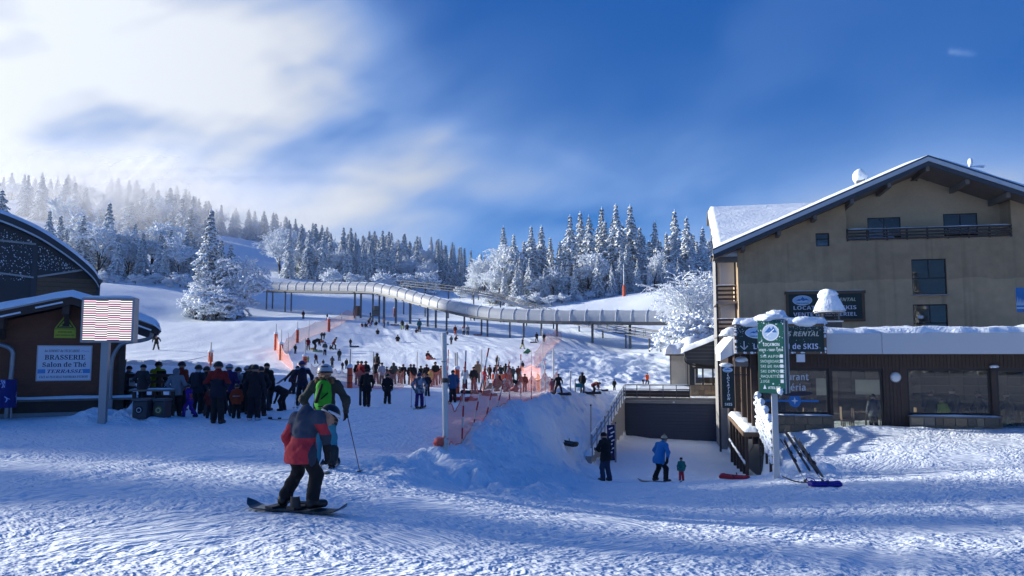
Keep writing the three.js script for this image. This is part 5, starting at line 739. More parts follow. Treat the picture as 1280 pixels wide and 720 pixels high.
    const sheets = []; for (let k = 0; k < 9; k++) { const D = 222 + k * 33, g = new THREE.PlaneGeometry(1, 1, 24, 10), p = g.attributes.position, nn = g.attributes.normal, w = 0.62 * D + 60, h = 0.20 * D; for (let i = 0; i < p.count; i++) { const x = p.getX(i), y = p.getY(i); p.setXYZ(i, -0.44 * D + x * w + 14 * Math.sin(k * 2.1), 0.205 * D + y * h + 4 * Math.sin(k * 1.3 + x * 5), -D + 12 * Math.sin(x * 6 + k) + 8 * y); nn.setXYZ(i, -0.6, 0.7, 0.35); } sheets.push(g); }
    const m = part('mist_cloud', sheets, mm, undefined, true); m.castShadow = false; tag(m, 'pale mist drifting through the wood on the left hill', 'mist', undefined, 'stuff');
  }
  console.log('trees', treeCount.n, 'hill', made);
}

// ---------------------------------------------------------------- the conveyor tunnel on its stilts, and the walkway beside it
{
  const poly = new THREE.MeshPhysicalMaterial({ color: lin(0.62, 0.66, 0.7), roughness: 0.5, transmission: 0.45, thickness: 0, metalness: 0 });
  const keys = [[304, 362, 172], [360, 363, 165], [420, 364, 158], [468, 365, 152], [500, 371, 147], [530, 379.5, 142], [560, 387, 137], [600, 395.5, 132], [640, 399.5, 128], [700, 401.5, 124], [760, 402, 121], [800, 402.5, 119], [850, 402.5, 116]];   // floor line
  const curve = new THREE.CatmullRomCurve3(keys.map((k) => at(...k))), N = Math.round(curve.getLength() / 2.45), c0 = curve.getPointAt(0), o = thing('conveyor_tunnel', 'long arched clear tunnel on grey stilts crossing above the sledging slope', 'tunnel', c0);
  const loc = (v) => v.clone().sub(c0), frame = (t) => { const p = loc(curve.getPointAt(t)), d = curve.getTangentAt(t), s = V3(-d.z, 0, d.x).normalize(); return { p, d, s }; };
  const R = 1.12, arch = []; for (let i = 0; i <= 14; i++) { const a = Math.PI * i / 14; arch.push([Math.cos(a) * R, 0.55 + Math.sin(a) * R * 1.12]); } arch.unshift([R, 0]); arch.push([-R, 0]);
  const place = (f, [x, y]) => f.p.clone().addScaledVector(f.s, x).add(V3(0, y, 0));
  for (let k = 0; k < N; k++) {                                   // one bent sheet between every two hoops
    const fa = frame(k / N + 0.0004), fb = frame((k + 1) / N - 0.0004), pos = [], idx = [];
    for (const f of [fa, fb]) for (const q of arch) { const v = place(f, q); pos.push(v.x, v.y, v.z); }
    const n = arch.length; for (let i = 0; i < n - 1; i++) idx.push(i, i + 1, n + i, i + 1, n + i + 1, n + i);
    const g = new THREE.BufferGeometry(); g.setAttribute('position', new THREE.Float32BufferAttribute(pos, 3)); g.setIndex(idx); g.computeVertexNormals(); share('clear_sheet', g, poly, o);
  }
  for (let k = 0; k <= N; k++) { const f = frame(k / N), pts = arch.map(([x, y]) => place(f, [x * 1.035, y * 1.03])); share('hoop', new THREE.TubeGeometry(new THREE.CatmullRomCurve3(pts), 24, 0.05, 5), M.whitepaint, o); if (k % 1 === 0) share('hoop_tip', new THREE.ConeGeometry(0.07, 0.26, 5).translate(...place(f, [0, 0.55 + R * 1.18]).add(V3(0, 0.1, 0)).toArray()), M.lightmetal, o); }
  const strip = (x, y, w, h, name, m, n = 90) => { const pos = [], idx = []; for (let i = 0; i <= n; i++) { const f = frame(i / n); for (const [a, b] of [[-w / 2, h / 2], [w / 2, h / 2], [w / 2, -h / 2], [-w / 2, -h / 2]]) { const v = place(f, [x + a, y + b]); pos.push(v.x, v.y, v.z); } } for (let i = 0; i < n; i++) for (let k = 0; k < 4; k++) { const a = i * 4 + k, b = i * 4 + (k + 1) % 4; idx.push(a, b, a + 4, b, b + 4, a + 4); } const g = new THREE.BufferGeometry(); g.setAttribute('position', new THREE.Float32BufferAttribute(pos, 3)); g.setIndex(idx); const q = toCreasedNormals(g, 0.6); return share(name, q, m, o); };
  strip(0, -0.09, 2.1, 0.12, 'belt', M.black); strip(-1.06, -0.24, 0.16, 0.46, 'side_beam', M.darkmetal); strip(1.06, -0.24, 0.16, 0.46, 'side_beam', M.darkmetal); strip(-1.5, -0.2, 0.06, 0.1, 'cable_tray', M.darkmetal); strip(1.5, -0.2, 0.06, 0.1, 'cable_tray', M.darkmetal);
  // snow lying along the crown of the vault
  { const pos = [], idx = [], n = 260; for (let i = 0; i <= n; i++) { const f = frame(i / n), w = 0.28 + 0.25 * vnoise(i * 0.21, 3) + 0.12 * vnoise(i * 0.9, 8), h = 0.03 + 0.05 * (0.5 + 0.5 * vnoise(i * 0.4, 1)); for (const [a, b] of [[-w, -0.06], [-w * 0.5, h], [w * 0.5, h], [w, -0.06]]) { const v = place(f, [a, 0.57 + Math.sqrt(Math.max(0.2, R * R - a * a)) * 1.12 + b]); pos.push(v.x, v.y, v.z); } } for (let i = 0; i < n; i++) for (let k = 0; k < 3; k++) { const a = i * 4 + k; idx.push(a, a + 1, a + 4, a + 1, a + 5, a + 4); } const g = new THREE.BufferGeometry(); g.setAttribute('position', new THREE.Float32BufferAttribute(pos, 3)); g.setIndex(idx); g.computeVertexNormals(); share('crown_snow', g, M.frost, o); }
  // stilts, at the places the photograph shows them
  const tOf = (px) => { let best = 0, e = 1e9; for (let i = 0; i <= 600; i++) { const p = curve.getPointAt(i / 600), x = p.x / -p.z * 960 + 640; if (Math.abs(x - px) < e) { e = Math.abs(x - px); best = i / 600; } } return best; };
  for (const [px, w, tw] of [[336, 0.24, 1], [360, 0.24, 1], [447, 0.34, 1], [470, 0.3, 1], [476, 0.4, 0], [499, 0.38, 0], [508, 0.42, 0], [530, 0.34, 0], [540, 0.34, 0], [563, 0.3, 0], [576, 0.3, 0], [598, 0.28, 0], [613, 0.3, 0], [634, 0.28, 0], [652, 0.32, 0], [674, 0.28, 0], [694, 0.34, 0], [738, 0.36, 0], [786, 0.36, 0], [838, 0.4, 0]]) {
    const f = frame(tOf(px)); for (const s of tw ? [-1, 1] : [px % 2 ? 1 : -1]) { const b = place(f, [s * 0.85, -0.3]), wp = b.clone().add(c0), gy = groundH(wp.x, wp.z) - c0.y - 0.4; if (b.y - gy < 0.3) continue; part('stilt', bx(w, b.y - gy, w, b.x, (b.y + gy) / 2, b.z), M.darkmetal, o); }
    part('cross_beam', beam(place(f, [-1.3, -0.38]), place(f, [1.3, -0.38]), 0.2, 0.2), M.darkmetal, o);
  }
  // second track: a walkway with rails, from behind the tunnel down to the right and under it
  const kw = [[505, 357, 166], [540, 361, 160], [580, 366, 154], [620, 374, 149], [655, 384, 144], [690, 395, 139], [715, 403.5, 135], [750, 411, 128], [800, 420, 117], [850, 427, 106], [872, 431, 101]], cw = new THREE.CatmullRomCurve3(kw.map((k) => at(...k))), w0 = cw.getPointAt(0), wk = thing('rail_walkway', 'dark metal walkway with several rails passing behind and below the tunnel', 'walkway', w0);
  const fr = (t) => { const p = cw.getPointAt(t).sub(w0), d = cw.getTangentAt(t); return { p, s: V3(-d.z, 0, d.x).normalize() }; };
  for (const [x, y, r, m] of [[-0.9, 0, 0.1, M.darkmetal], [0.9, 0, 0.1, M.darkmetal], [-0.95, 0.5, 0.07, M.darkmetal], [0.95, 0.5, 0.07, M.darkmetal], [-0.95, 1.05, 0.08, M.darkmetal], [0.95, 1.05, 0.08, M.darkmetal]]) { const pts = []; for (let i = 0; i <= 40; i++) { const f = fr(i / 40); pts.push(f.p.clone().addScaledVector(f.s, x).add(V3(0, y, 0))); } part(y ? 'rail' : 'side_beam', tube(pts, r, 80, 5), m, wk); }
  for (let i = 0; i <= 30; i++) { const f = fr(i / 30); for (const s of [-1, 1]) part('railing_post', rod(f.p.clone().addScaledVector(f.s, s * 0.95), f.p.clone().addScaledVector(f.s, s * 0.95).add(V3(0, 1, 0)), 0.045, 0.045, 5), M.darkmetal, wk); }
  for (let i = 0; i <= 12; i++) { const f = fr(i / 12); const wp = f.p.clone().add(w0), gy = groundH(wp.x, wp.z) - w0.y - 0.3; if (f.p.y - gy > 0.4) part('stilt', bx(0.24, f.p.y - gy, 0.24, f.p.x, (f.p.y + gy) / 2 - 0.06, f.p.z), M.darkmetal, wk); }
  { const pos = [], idx = []; for (let i = 0; i <= 60; i++) { const f = fr(i / 60); for (const s of [-0.8, 0.8]) { const v = f.p.clone().addScaledVector(f.s, s).add(V3(0, 0.06, 0)); pos.push(v.x, v.y, v.z); } } for (let i = 0; i < 60; i++) { const a = i * 2; idx.push(a, a + 1, a + 2, a + 1, a + 3, a + 2); } const g = new THREE.BufferGeometry(); g.setAttribute('position', new THREE.Float32BufferAttribute(pos, 3)); g.setIndex(idx); g.computeVertexNormals(); share('deck_snow', g, M.frost, wk); }
  // small gantry with a box below the right end
  const ga = onGround(826, 440, 70), gk = -ga.z / 960, gn = thing('lift_gantry', 'small grey gantry with a control box below the right tunnel end', 'gantry', ga);
  for (const x of [0, 7 * gk * 1]) part('post', bx(0.14, 22 * gk, 0.14, x, 11 * gk - 0.2, 0), M.darkmetal, gn); part('beam', bx(10 * gk, 0.16, 0.14, 3.5 * gk, 22 * gk, 0), M.darkmetal, gn); part('control_box', bx(5 * gk, 4 * gk, 0.3, 4 * gk, 15 * gk, 0.12), M.anthracite, gn);
  // mast on the knoll
  const ma = thing('slim_mast', 'slim pale mast with an orange pad in front of the dark spruces', 'mast', put((780.5 - 640) / 960 * 160, -160)), mk = 160 / 960; part('pole', rod([0, -0.3, 0], [0, 40 * mk, 0], 0.11, 0.09), M.lightmetal, ma); part('pad', rod([0, 0, 0], [0, 14 * mk, 0], 0.32, 0.3, 10), M.orangepad, ma);
}

// ---------------------------------------------------------------- people: bodies and clothes meshed from joints (surface nets over a smooth union of tapered limbs)
function surfaceNet(f, lo, hi, cell) {
  const nx = Math.ceil((hi[0] - lo[0]) / cell) + 2, ny = Math.ceil((hi[1] - lo[1]) / cell) + 2, nz = Math.ceil((hi[2] - lo[2]) / cell) + 2, F = new Float32Array(nx * ny * nz), I = (i, j, k) => (k * ny + j) * nx + i;
  for (let k = 0; k < nz; k++) for (let j = 0; j < ny; j++) for (let i = 0; i < nx; i++) F[I(i, j, k)] = f(lo[0] + (i - 0.5) * cell, lo[1] + (j - 0.5) * cell, lo[2] + (k - 0.5) * cell);
  const vid = new Int32Array(nx * ny * nz).fill(-1), pos = [], idx = [], off = [[0, 0, 0], [1, 0, 0], [0, 1, 0], [1, 1, 0], [0, 0, 1], [1, 0, 1], [0, 1, 1], [1, 1, 1]], ed = [[0, 1], [2, 3], [4, 5], [6, 7], [0, 2], [1, 3], [4, 6], [5, 7], [0, 4], [1, 5], [2, 6], [3, 7]];
  for (let k = 0; k < nz - 1; k++) for (let j = 0; j < ny - 1; j++) for (let i = 0; i < nx - 1; i++) {
    const v = off.map(([a, b, c]) => F[I(i + a, j + b, k + c)]); let m = 0; for (let q = 0; q < 8; q++) if (v[q] < 0) m++; if (m === 0 || m === 8) continue;
    let x = 0, y = 0, z = 0, n = 0; for (const [a, b] of ed) if ((v[a] < 0) !== (v[b] < 0)) { const t = v[a] / (v[a] - v[b]); x += off[a][0] + (off[b][0] - off[a][0]) * t; y += off[a][1] + (off[b][1] - off[a][1]) * t; z += off[a][2] + (off[b][2] - off[a][2]) * t; n++; }
    vid[I(i, j, k)] = pos.length / 3; pos.push(lo[0] + (i - 0.5 + x / n) * cell, lo[1] + (j - 0.5 + y / n) * cell, lo[2] + (k - 0.5 + z / n) * cell);
  }
  const quad = (a, b, c, d, s) => { if (a < 0 || b < 0 || c < 0 || d < 0) return; s ? idx.push(a, b, c, a, c, d) : idx.push(a, c, b, a, d, c); };
  for (let k = 1; k < nz - 1; k++) for (let j = 1; j < ny - 1; j++) for (let i = 1; i < nx - 1; i++) {
    const a = F[I(i, j, k)] < 0;
    if (a !== F[I(i + 1, j, k)] < 0) quad(vid[I(i, j - 1, k - 1)], vid[I(i, j, k - 1)], vid[I(i, j, k)], vid[I(i, j - 1, k)], a);
    if (a !== F[I(i, j + 1, k)] < 0) quad(vid[I(i - 1, j, k - 1)], vid[I(i - 1, j, k)], vid[I(i, j, k)], vid[I(i, j, k - 1)], a);
    if (a !== F[I(i, j, k + 1)] < 0) quad(vid[I(i - 1, j - 1, k)], vid[I(i, j - 1, k)], vid[I(i, j, k)], vid[I(i - 1, j, k)], a);
  }
  const g = new THREE.BufferGeometry(); g.setAttribute('position', new THREE.Float32BufferAttribute(pos, 3)); g.setIndex(idx); g.computeVertexNormals(); return g;
}
// limbs: [a, b, ra, rb, flat] with flat = how much thinner than wide (front to back)
function fleshed(limbs, cell, k = 0.04, fold = 0, cut) {
  const lo = [1e9, 1e9, 1e9], hi = [-1e9, -1e9, -1e9]; for (const [a, b, r, s] of limbs) for (const q of [a, b]) for (let c = 0; c < 3; c++) { lo[c] = Math.min(lo[c], q[c] - Math.max(r, s) - 0.05); hi[c] = Math.max(hi[c], q[c] + Math.max(r, s) + 0.05); }
  const L = limbs.map(([a, b, r, s, flat = 1]) => { const d = [b[0] - a[0], b[1] - a[1], b[2] - a[2]]; return { a, d, l2: d[0] ** 2 + d[1] ** 2 + d[2] ** 2 + 1e-9, r, s, flat }; });
  return surfaceNet((x, y, z) => {
    let e = 0, m = 1e9;
    for (const { a, d, l2, r, s, flat } of L) { let px = x - a[0], py = y - a[1], pz = z - a[2]; const t = Math.min(1, Math.max(0, (px * d[0] + py * d[1] + pz * d[2]) / l2)); px -= d[0] * t; py -= d[1] * t; pz = (pz - d[2] * t) * flat; const dd = Math.sqrt(px * px + py * py + pz * pz) - (r + (s - r) * t); e = m === 1e9 ? dd : smin(e, dd, k); m = 0; }
    if (fold) e += fold * (vnoise(x * 9 + 3, y * 13, z * 9) + 0.6 * vnoise(x * 22, y * 26 + 7, z * 22));
    if (cut) e = Math.max(e, cut(x, y, z));
    return e;
  }, lo, hi, cell);
}
const smin = (a, b, k) => { const h = Math.max(k - Math.abs(a - b), 0) / k; return Math.min(a, b) - h * h * k * 0.25; };
const mid3 = (a, b, t) => [lerp(a[0], b[0], t), lerp(a[1], b[1], t), lerp(a[2], b[2], t)];
const POSE = {
  stand: { P: [0, 0.95, 0], C: [0, 1.28, -0.02], N: [0, 1.45, -0.01], H: [0, 1.6, 0.02], sh: [0.18, 1.4, -0.02], elL: [0.28, 1.14, -0.06], wrL: [0.27, 0.9, 0.06], elR: [-0.28, 1.14, -0.05], wrR: [-0.26, 0.9, 0.08], knL: [0.11, 0.5, 0.03], anL: [0.12, 0.09, -0.04], knR: [-0.11, 0.5, 0.05], anR: [-0.12, 0.09, -0.02] },
  pocket: { P: [0, 0.95, 0], C: [0, 1.28, -0.03], N: [0, 1.45, 0], H: [0.02, 1.59, 0.04], sh: [0.18, 1.4, -0.02], elL: [0.31, 1.15, -0.08], wrL: [0.19, 0.98, 0.12], elR: [-0.31, 1.15, -0.08], wrR: [-0.2, 0.97, 0.12], knL: [0.1, 0.5, 0.06], anL: [0.1, 0.09, 0.02], knR: [-0.1, 0.5, -0.01], anR: [-0.14, 0.09, -0.09] },
  reach: { P: [0, 0.94, -0.03], C: [0, 1.26, 0.0], N: [0, 1.43, 0.04], H: [0, 1.57, 0.08], sh: [0.18, 1.39, 0.01], elL: [0.27, 1.14, 0.1], wrL: [0.15, 1.1, 0.34], elR: [-0.28, 1.13, 0.08], wrR: [-0.14, 1.05, 0.34], knL: [0.11, 0.5, 0.06], anL: [0.12, 0.09, 0.0], knR: [-0.11, 0.5, 0.02], anR: [-0.13, 0.09, -0.08] },
  wide: { P: [0, 0.88, 0], C: [0, 1.21, -0.02], N: [0, 1.38, 0], H: [0, 1.53, 0.03], sh: [0.18, 1.33, -0.02], elL: [0.32, 1.08, -0.06], wrL: [0.34, 0.85, 0.04], elR: [-0.32, 1.08, -0.04], wrR: [-0.34, 0.86, 0.06], knL: [0.22, 0.48, 0.05], anL: [0.3, 0.09, -0.03], knR: [-0.22, 0.48, 0.05], anR: [-0.3, 0.09, -0.02] },
  walk: { P: [0, 0.93, 0], C: [0, 1.26, 0.04], N: [0, 1.43, 0.07], H: [0, 1.57, 0.11], sh: [0.18, 1.38, 0.05], elL: [0.27, 1.12, -0.08], wrL: [0.26, 0.92, 0.02], elR: [-0.27, 1.13, 0.14], wrR: [-0.24, 0.98, 0.32], knL: [0.1, 0.52, 0.2], anL: [0.1, 0.12, 0.24], knR: [-0.1, 0.5, -0.04], anR: [-0.11, 0.14, -0.34] },
  pull: { P: [0, 0.9, -0.06], C: [0, 1.18, 0.12], N: [0, 1.32, 0.22], H: [0, 1.44, 0.31], sh: [0.18, 1.29, 0.15], elL: [0.3, 1.05, -0.06], wrL: [0.3, 0.86, -0.26], elR: [-0.26, 1.04, 0.2], wrR: [-0.2, 0.9, 0.34], knL: [0.11, 0.52, 0.2], anL: [0.11, 0.1, 0.16], knR: [-0.11, 0.47, -0.1], anR: [-0.12, 0.14, -0.42] },
  bend: { P: [0, 0.84, -0.14], C: [0, 1.0, 0.2], N: [0, 1.02, 0.37], H: [0, 0.98, 0.5], sh: [0.18, 1.02, 0.3], elL: [0.24, 0.76, 0.38], wrL: [0.2, 0.48, 0.42], elR: [-0.24, 0.76, 0.36], wrR: [-0.18, 0.46, 0.44], knL: [0.13, 0.46, 0.04], anL: [0.14, 0.09, -0.08], knR: [-0.13, 0.46, 0.02], anR: [-0.15, 0.09, -0.06] },
  sit: { P: [0, 0.19, -0.06], C: [0, 0.5, -0.1], N: [0, 0.67, -0.06], H: [0, 0.82, -0.02], sh: [0.18, 0.62, -0.08], elL: [0.29, 0.4, 0.02], wrL: [0.2, 0.34, 0.26], elR: [-0.29, 0.4, 0.02], wrR: [-0.2, 0.34, 0.26], knL: [0.17, 0.4, 0.34], anL: [0.14, 0.1, 0.62], knR: [-0.17, 0.4, 0.34], anR: [-0.14, 0.1, 0.62] },
  crouch: { P: [0, 0.4, -0.12], C: [0, 0.7, 0.06], N: [0, 0.84, 0.14], H: [0, 0.97, 0.22], sh: [0.18, 0.79, 0.1], elL: [0.28, 0.56, 0.22], wrL: [0.16, 0.42, 0.42], elR: [-0.28, 0.56, 0.22], wrR: [-0.16, 0.4, 0.42], knL: [0.2, 0.5, 0.24], anL: [0.16, 0.09, -0.02], knR: [-0.2, 0.44, 0.24], anR: [-0.16, 0.09, -0.1] },
  ride: { P: [0.03, 0.84, -0.07], C: [0.02, 1.12, 0.02], N: [-0.09, 1.27, 0.1], H: [-0.22, 1.26, 0.22], sh: [0.185, 1.23, 0.04], elL: [0.29, 0.98, -0.04], wrL: [0.27, 0.74, 0.02], elR: [-0.26, 1.0, 0.1], wrR: [-0.27, 0.78, 0.12], knL: [0.19, 0.49, 0.1], anL: [0.31, 0.14, -0.04], knR: [-0.12, 0.47, 0.1], anR: [-0.14, 0.12, -0.02], toe: [0.06, -0.07, 0.19] },
  skier: { P: [0, 0.95, -0.02], C: [0, 1.29, 0.02], N: [0, 1.46, 0.05], H: [0.02, 1.6, 0.1], sh: [0.19, 1.4, 0.03], elL: [0.36, 1.16, 0.02], wrL: [0.3, 0.98, 0.22], elR: [-0.36, 1.15, 0.0], wrR: [-0.34, 0.93, 0.16], knL: [0.12, 0.52, 0.1], anL: [0.14, 0.12, 0.0], knR: [-0.12, 0.52, 0.1], anR: [-0.14, 0.12, 0.0] },
  glide: { P: [0, 0.86, -0.1], C: [0, 1.16, 0.06], N: [0, 1.32, 0.14], H: [0, 1.45, 0.22], sh: [0.18, 1.27, 0.08], elL: [0.36, 1.06, 0.1], wrL: [0.42, 0.88, 0.26], elR: [-0.34, 1.04, 0.02], wrR: [-0.36, 0.82, -0.06], knL: [0.18, 0.48, 0.12], anL: [0.26, 0.1, -0.02], knR: [-0.16, 0.47, 0.1], anR: [-0.24, 0.1, -0.02] },
};
const gloveGeo = (() => {                                         // a relaxed gloved hand hanging along -y, palm towards the thigh (-x), thumb forward (+z)
  const L = [[[0, 0.02, 0], [0, -0.075, 0.002], 0.033, 0.034, 0.72]]; const fl = [0.062, 0.074, 0.07, 0.056];
  for (let i = 0; i < 4; i++) { const z = 0.03 - i * 0.0205, a = [0.002, -0.082, z * 1.1], b = [-0.008, -0.082 - fl[i] * 0.5, z * 1.25], c = [-0.03, -0.082 - fl[i] * 0.95, z * 1.2]; L.push([a, b, 0.0125, 0.0115], [b, c, 0.0115, 0.0095]); }
  L.push([[0, -0.02, 0.026], [-0.006, -0.055, 0.055], 0.015, 0.013], [[-0.006, -0.055, 0.055], [-0.014, -0.088, 0.062], 0.013, 0.0105], [[0, 0.06, 0], [0, 0.01, 0], 0.046, 0.04]);
  return fleshed(L, 0.0065, 0.012);
})();
const headGeo = (c, cell) => fleshed([[[0, 0.02, -0.012], [0, 0.03, 0.012], 0.098, 0.094], [[0, -0.06, 0.025], [0, -0.085, 0.045], 0.066, 0.05], [[0, 0.005, 0.1], [0, -0.028, 0.112], 0.013, 0.017], [[0.094, 0, -0.005], [0.098, -0.03, -0.005], 0.017, 0.014], [[-0.094, 0, -0.005], [-0.098, -0.03, -0.005], 0.017, 0.014], [[0.03, -0.063, 0.085], [-0.03, -0.063, 0.085], 0.012, 0.012], [[0, -0.08, -0.01], [0, -0.2, -0.02], 0.056, 0.062]], cell, 0.025);
const poseCache = new Map();
function poseGeo(name, cell) {
  const key = name + cell; if (poseCache.has(key)) return poseCache.get(key);
  const q = POSE[name], sh = (s) => [s * q.sh[0] + (q.C[0] ?? 0) * 0.5, q.sh[1], q.sh[2]], hip = (s) => [q.P[0] + s * 0.08, q.P[1] - 0.03, q.P[2]], S = [['L', 1], ['R', -1]], sitting = name === 'sit';
  const toe = (k, s) => { const a = q['an' + k], t = q.toe ?? [0.03, -0.05, 0.18]; return sitting ? [a[0] + s * 0.03, a[1] + 0.15, a[2] + 0.07] : [a[0] + s * t[0], a[1] + t[1] * 0.8, a[2] + t[2]]; };
  const body = [[q.P, q.C, 0.12, 0.125, 1.2], [q.C, q.N, 0.11, 0.06], [sh(1), sh(-1), 0.055, 0.055], [q.N, q.H, 0.058, 0.055], [q.H, [q.H[0], q.H[1] + 0.02, q.H[2]], 0.09, 0.09]];
  const jacket = [[[q.P[0], q.P[1] + (sitting ? 0.06 : name === 'bend' || name === 'crouch' ? -0.03 : -0.16), q.P[2]], q.C, 0.212, 0.165, 1.2], [q.C, [q.N[0], q.N[1] - 0.04, q.N[2]], 0.15, 0.1, 1.1], [sh(1), sh(-1), 0.085, 0.085], [[q.N[0], q.N[1] - 0.02, q.N[2] - 0.01], mid3(q.N, q.H, 0.25), 0.092, 0.085]];
  const trous = [[hip(1), hip(-1), 0.108, 0.108, 1.05]], boots = [];
  if (!sitting && name !== 'bend' && name !== 'crouch') jacket.push([[hip(1)[0], q.P[1] - 0.06, q.P[2]], [hip(-1)[0], q.P[1] - 0.06, q.P[2]], 0.145, 0.145], [[hip(1)[0], q.P[1] - 0.16, q.P[2]], [hip(-1)[0], q.P[1] - 0.16, q.P[2]], 0.14, 0.14]);
  for (const [k, s] of S) {
    const el = q['el' + k], wr = q['wr' + k], kn = q['kn' + k], an = q['an' + k], to = toe(k, s);
    body.push([sh(s), el, 0.052, 0.042], [el, wr, 0.042, 0.03], [wr, [wr[0], wr[1] - 0.05, wr[2] + 0.02], 0.032, 0.03], [hip(s), kn, 0.09, 0.06], [kn, an, 0.06, 0.042], [an, to, 0.045, 0.035]);
    jacket.push([sh(s), el, 0.079, 0.068], [el, mid3(el, wr, 0.9), 0.067, 0.052]);
    trous.push([hip(s), kn, 0.108, 0.086], [kn, mid3(kn, an, 0.86), 0.085, 0.092]);
    boots.push(fleshed([[mid3(an, kn, 0.32), an, 0.07, 0.074], [[an[0], an[1] - 0.025, an[2] - 0.03], [to[0], to[1] + 0.01, to[2]], 0.066, 0.055]], Math.min(cell, 0.03), 0.03, 0, sitting ? undefined : (x, y) => (Math.min(an[1], to[1]) - 0.062) - y));
  }
  const o = { q, body: fleshed(body, cell), jacket: fleshed(jacket, cell, 0.05, cell < 0.02 ? 0.010 : cell < 0.03 ? 0.008 : 0, name === 'bend' || sitting || name === 'crouch' ? undefined : (x, y) => Math.abs(x - q.P[0]) < 0.2 ? q.P[1] - 0.2 - y : -1), trousers: fleshed(trous, cell, 0.05, cell < 0.02 ? 0.008 : cell < 0.03 ? 0.008 : 0), boots, height: (name === 'ride' ? 1.44 : q.H[1] + 0.16) };
  poseCache.set(key, o); return o;
}
const MATS = new Map(), cloth = (hex, rough = 0.85) => { const k = hex + rough; if (!MATS.has(k)) MATS.set(k, new THREE.MeshStandardMaterial({ color: new THREE.Color(hex), roughness: rough })); return MATS.get(k); };
const SKIN = mat([0.42, 0.24, 0.17], 0.6), vcloth = new THREE.MeshStandardMaterial({ vertexColors: true, roughness: 0.85 });
const HEAD = { far: headGeo(0, 0.03), near: headGeo(0, 0.009) };
const domeGeo = (r, n = 16) => { const g = new THREE.SphereGeometry(r, n, Math.round(n * 0.6), 0, Math.PI * 2, 0, 1.75); return g.scale(1, 1.02, 1.12); };
const HAT = { helmet: domeGeo(0.132, 22).translate(0, 0.035, -0.005), beanie: domeGeo(0.116).translate(0, 0.035, -0.004), hood: fleshed([[[0, 0.03, -0.03], [0, 0.02, 0.0], 0.125, 0.12], [[0, -0.1, -0.04], [0, -0.12, -0.02], 0.1, 0.1]], 0.025, 0.06, 0, (x, y, z) => z - 0.075), hair: domeGeo(0.108).translate(0, 0.03, -0.012) };
const POM = new THREE.IcosahedronGeometry(0.035, 1).translate(0, 0.17, 0), BAND = new THREE.TorusGeometry(0.118, 0.017, 6, 24).rotateX(Math.PI / 2 - 0.12).scale(1, 1, 1.12).translate(0, 0.03, 0), VISOR = (() => { const g = new THREE.SphereGeometry(0.118, 16, 6, 0.5, Math.PI - 1.0, 1.28, 0.42); return g.scale(1, 1, 1.1); })(), BRIM = new THREE.CylinderGeometry(0.136, 0.14, 0.024, 22, 1, true).scale(1, 1, 1.12).translate(0, 0.018, -0.005);
const PACK = fleshed([[[0, 0.12, 0], [0, -0.16, 0.01], 0.13, 0.14, 1.5], [[0, -0.06, -0.06], [0, -0.16, -0.06], 0.09, 0.09, 1.6]], 0.02, 0.03, 0.006);
function person(label, pos, height, pose, face, o = {}) {
  const cell = o.cell ?? 0.05, G = poseGeo(pose, cell), q = G.q, s = height / G.height, t = thing('person', label, 'person', pos, face * Math.PI / 180, o.group), M3 = (n, g, m, p = t) => share(n, g, m, p); t.scale.set(s, s, s);
  M3('body', G.body, SKIN);
  if (o.jc) { const g = G.jacket.clone(), p = g.attributes.position, c = new Float32Array(p.count * 3), col = new THREE.Color(); for (let i = 0; i < p.count; i++) { col.set(o.jc(p.getX(i), p.getY(i), p.getZ(i))); c.set([col.r, col.g, col.b], i * 3); } g.setAttribute('color', new THREE.BufferAttribute(c, 3)); M3('jacket', g, vcloth); } else M3('jacket', G.jacket, cloth(o.j ?? '#15161c'));
  M3('trousers', G.trousers, cloth(o.t ?? '#101116')); for (const b of G.boots) M3('boot', b, cloth(o.b ?? '#0b0b0d', 0.5));
  const head = new THREE.Group(); head.name = 'head'; head.position.set(...q.H); head.rotation.set(o.nod ?? (pose === 'bend' ? 1.0 : 0.08), o.turn ?? 0, 0, 'YXZ'); t.add(head);
  M3('face', cell < 0.03 ? HEAD.near : HEAD.far, SKIN, head); const hk = o.h ?? 'beanie'; M3(hk === 'hair' ? 'hair' : hk, HAT[hk], cloth(o.hc ?? '#0d0d11', hk === 'helmet' ? 0.35 : 0.9), head);
  if (cell < 0.03) { for (const e of [-1, 1]) M3('eye', new THREE.SphereGeometry(0.011, 8, 6).translate(e * 0.034, 0.008, 0.099), M.black, head); }
  if (hk === 'helmet' && cell < 0.045) { M3('helmet_rim', BRIM, cloth(o.rim ?? '#0d0d10', 0.5), head); M3('goggles', VISOR, cloth('#141418', 0.2), head); M3('goggle_strap', BAND, cloth(o.strap ?? '#0d0d10'), head); }
  if (o.pom) M3('pompom', POM, cloth(o.pom), head);
  if (cell < 0.045 || o.hands) for (const [k, sg] of [['L', 1], ['R', -1]]) { const el = V3(...q['el' + k]), wr = V3(...q['wr' + k]), d = wr.clone().sub(el).normalize(), g = new THREE.Group(); const m = M3('glove', gloveGeo, cloth(o.g ?? '#0c0c0f')); m.position.copy(wr).addScaledVector(d, 0.0); m.quaternion.setFromUnitVectors(V3(0, -1, 0), d); m.scale.set(sg * 1.12, 1.12, 1.12); }
  if (o.pack) { const m = M3('backpack', PACK, cloth(o.pack)); const d = V3(...q.C).sub(V3(...q.P)); m.position.set(q.C[0], q.C[1] + 0.0, q.C[2]).add(V3(0, -0.04, -0.19)); m.rotation.x = Math.atan2(d.z, d.y) * 0.8; if (o.packDetail) o.packDetail(m); }
  if (o.extra) o.extra(t, q, M3);
  t.userData.h = undefined; delete t.userData.h; return t;
}
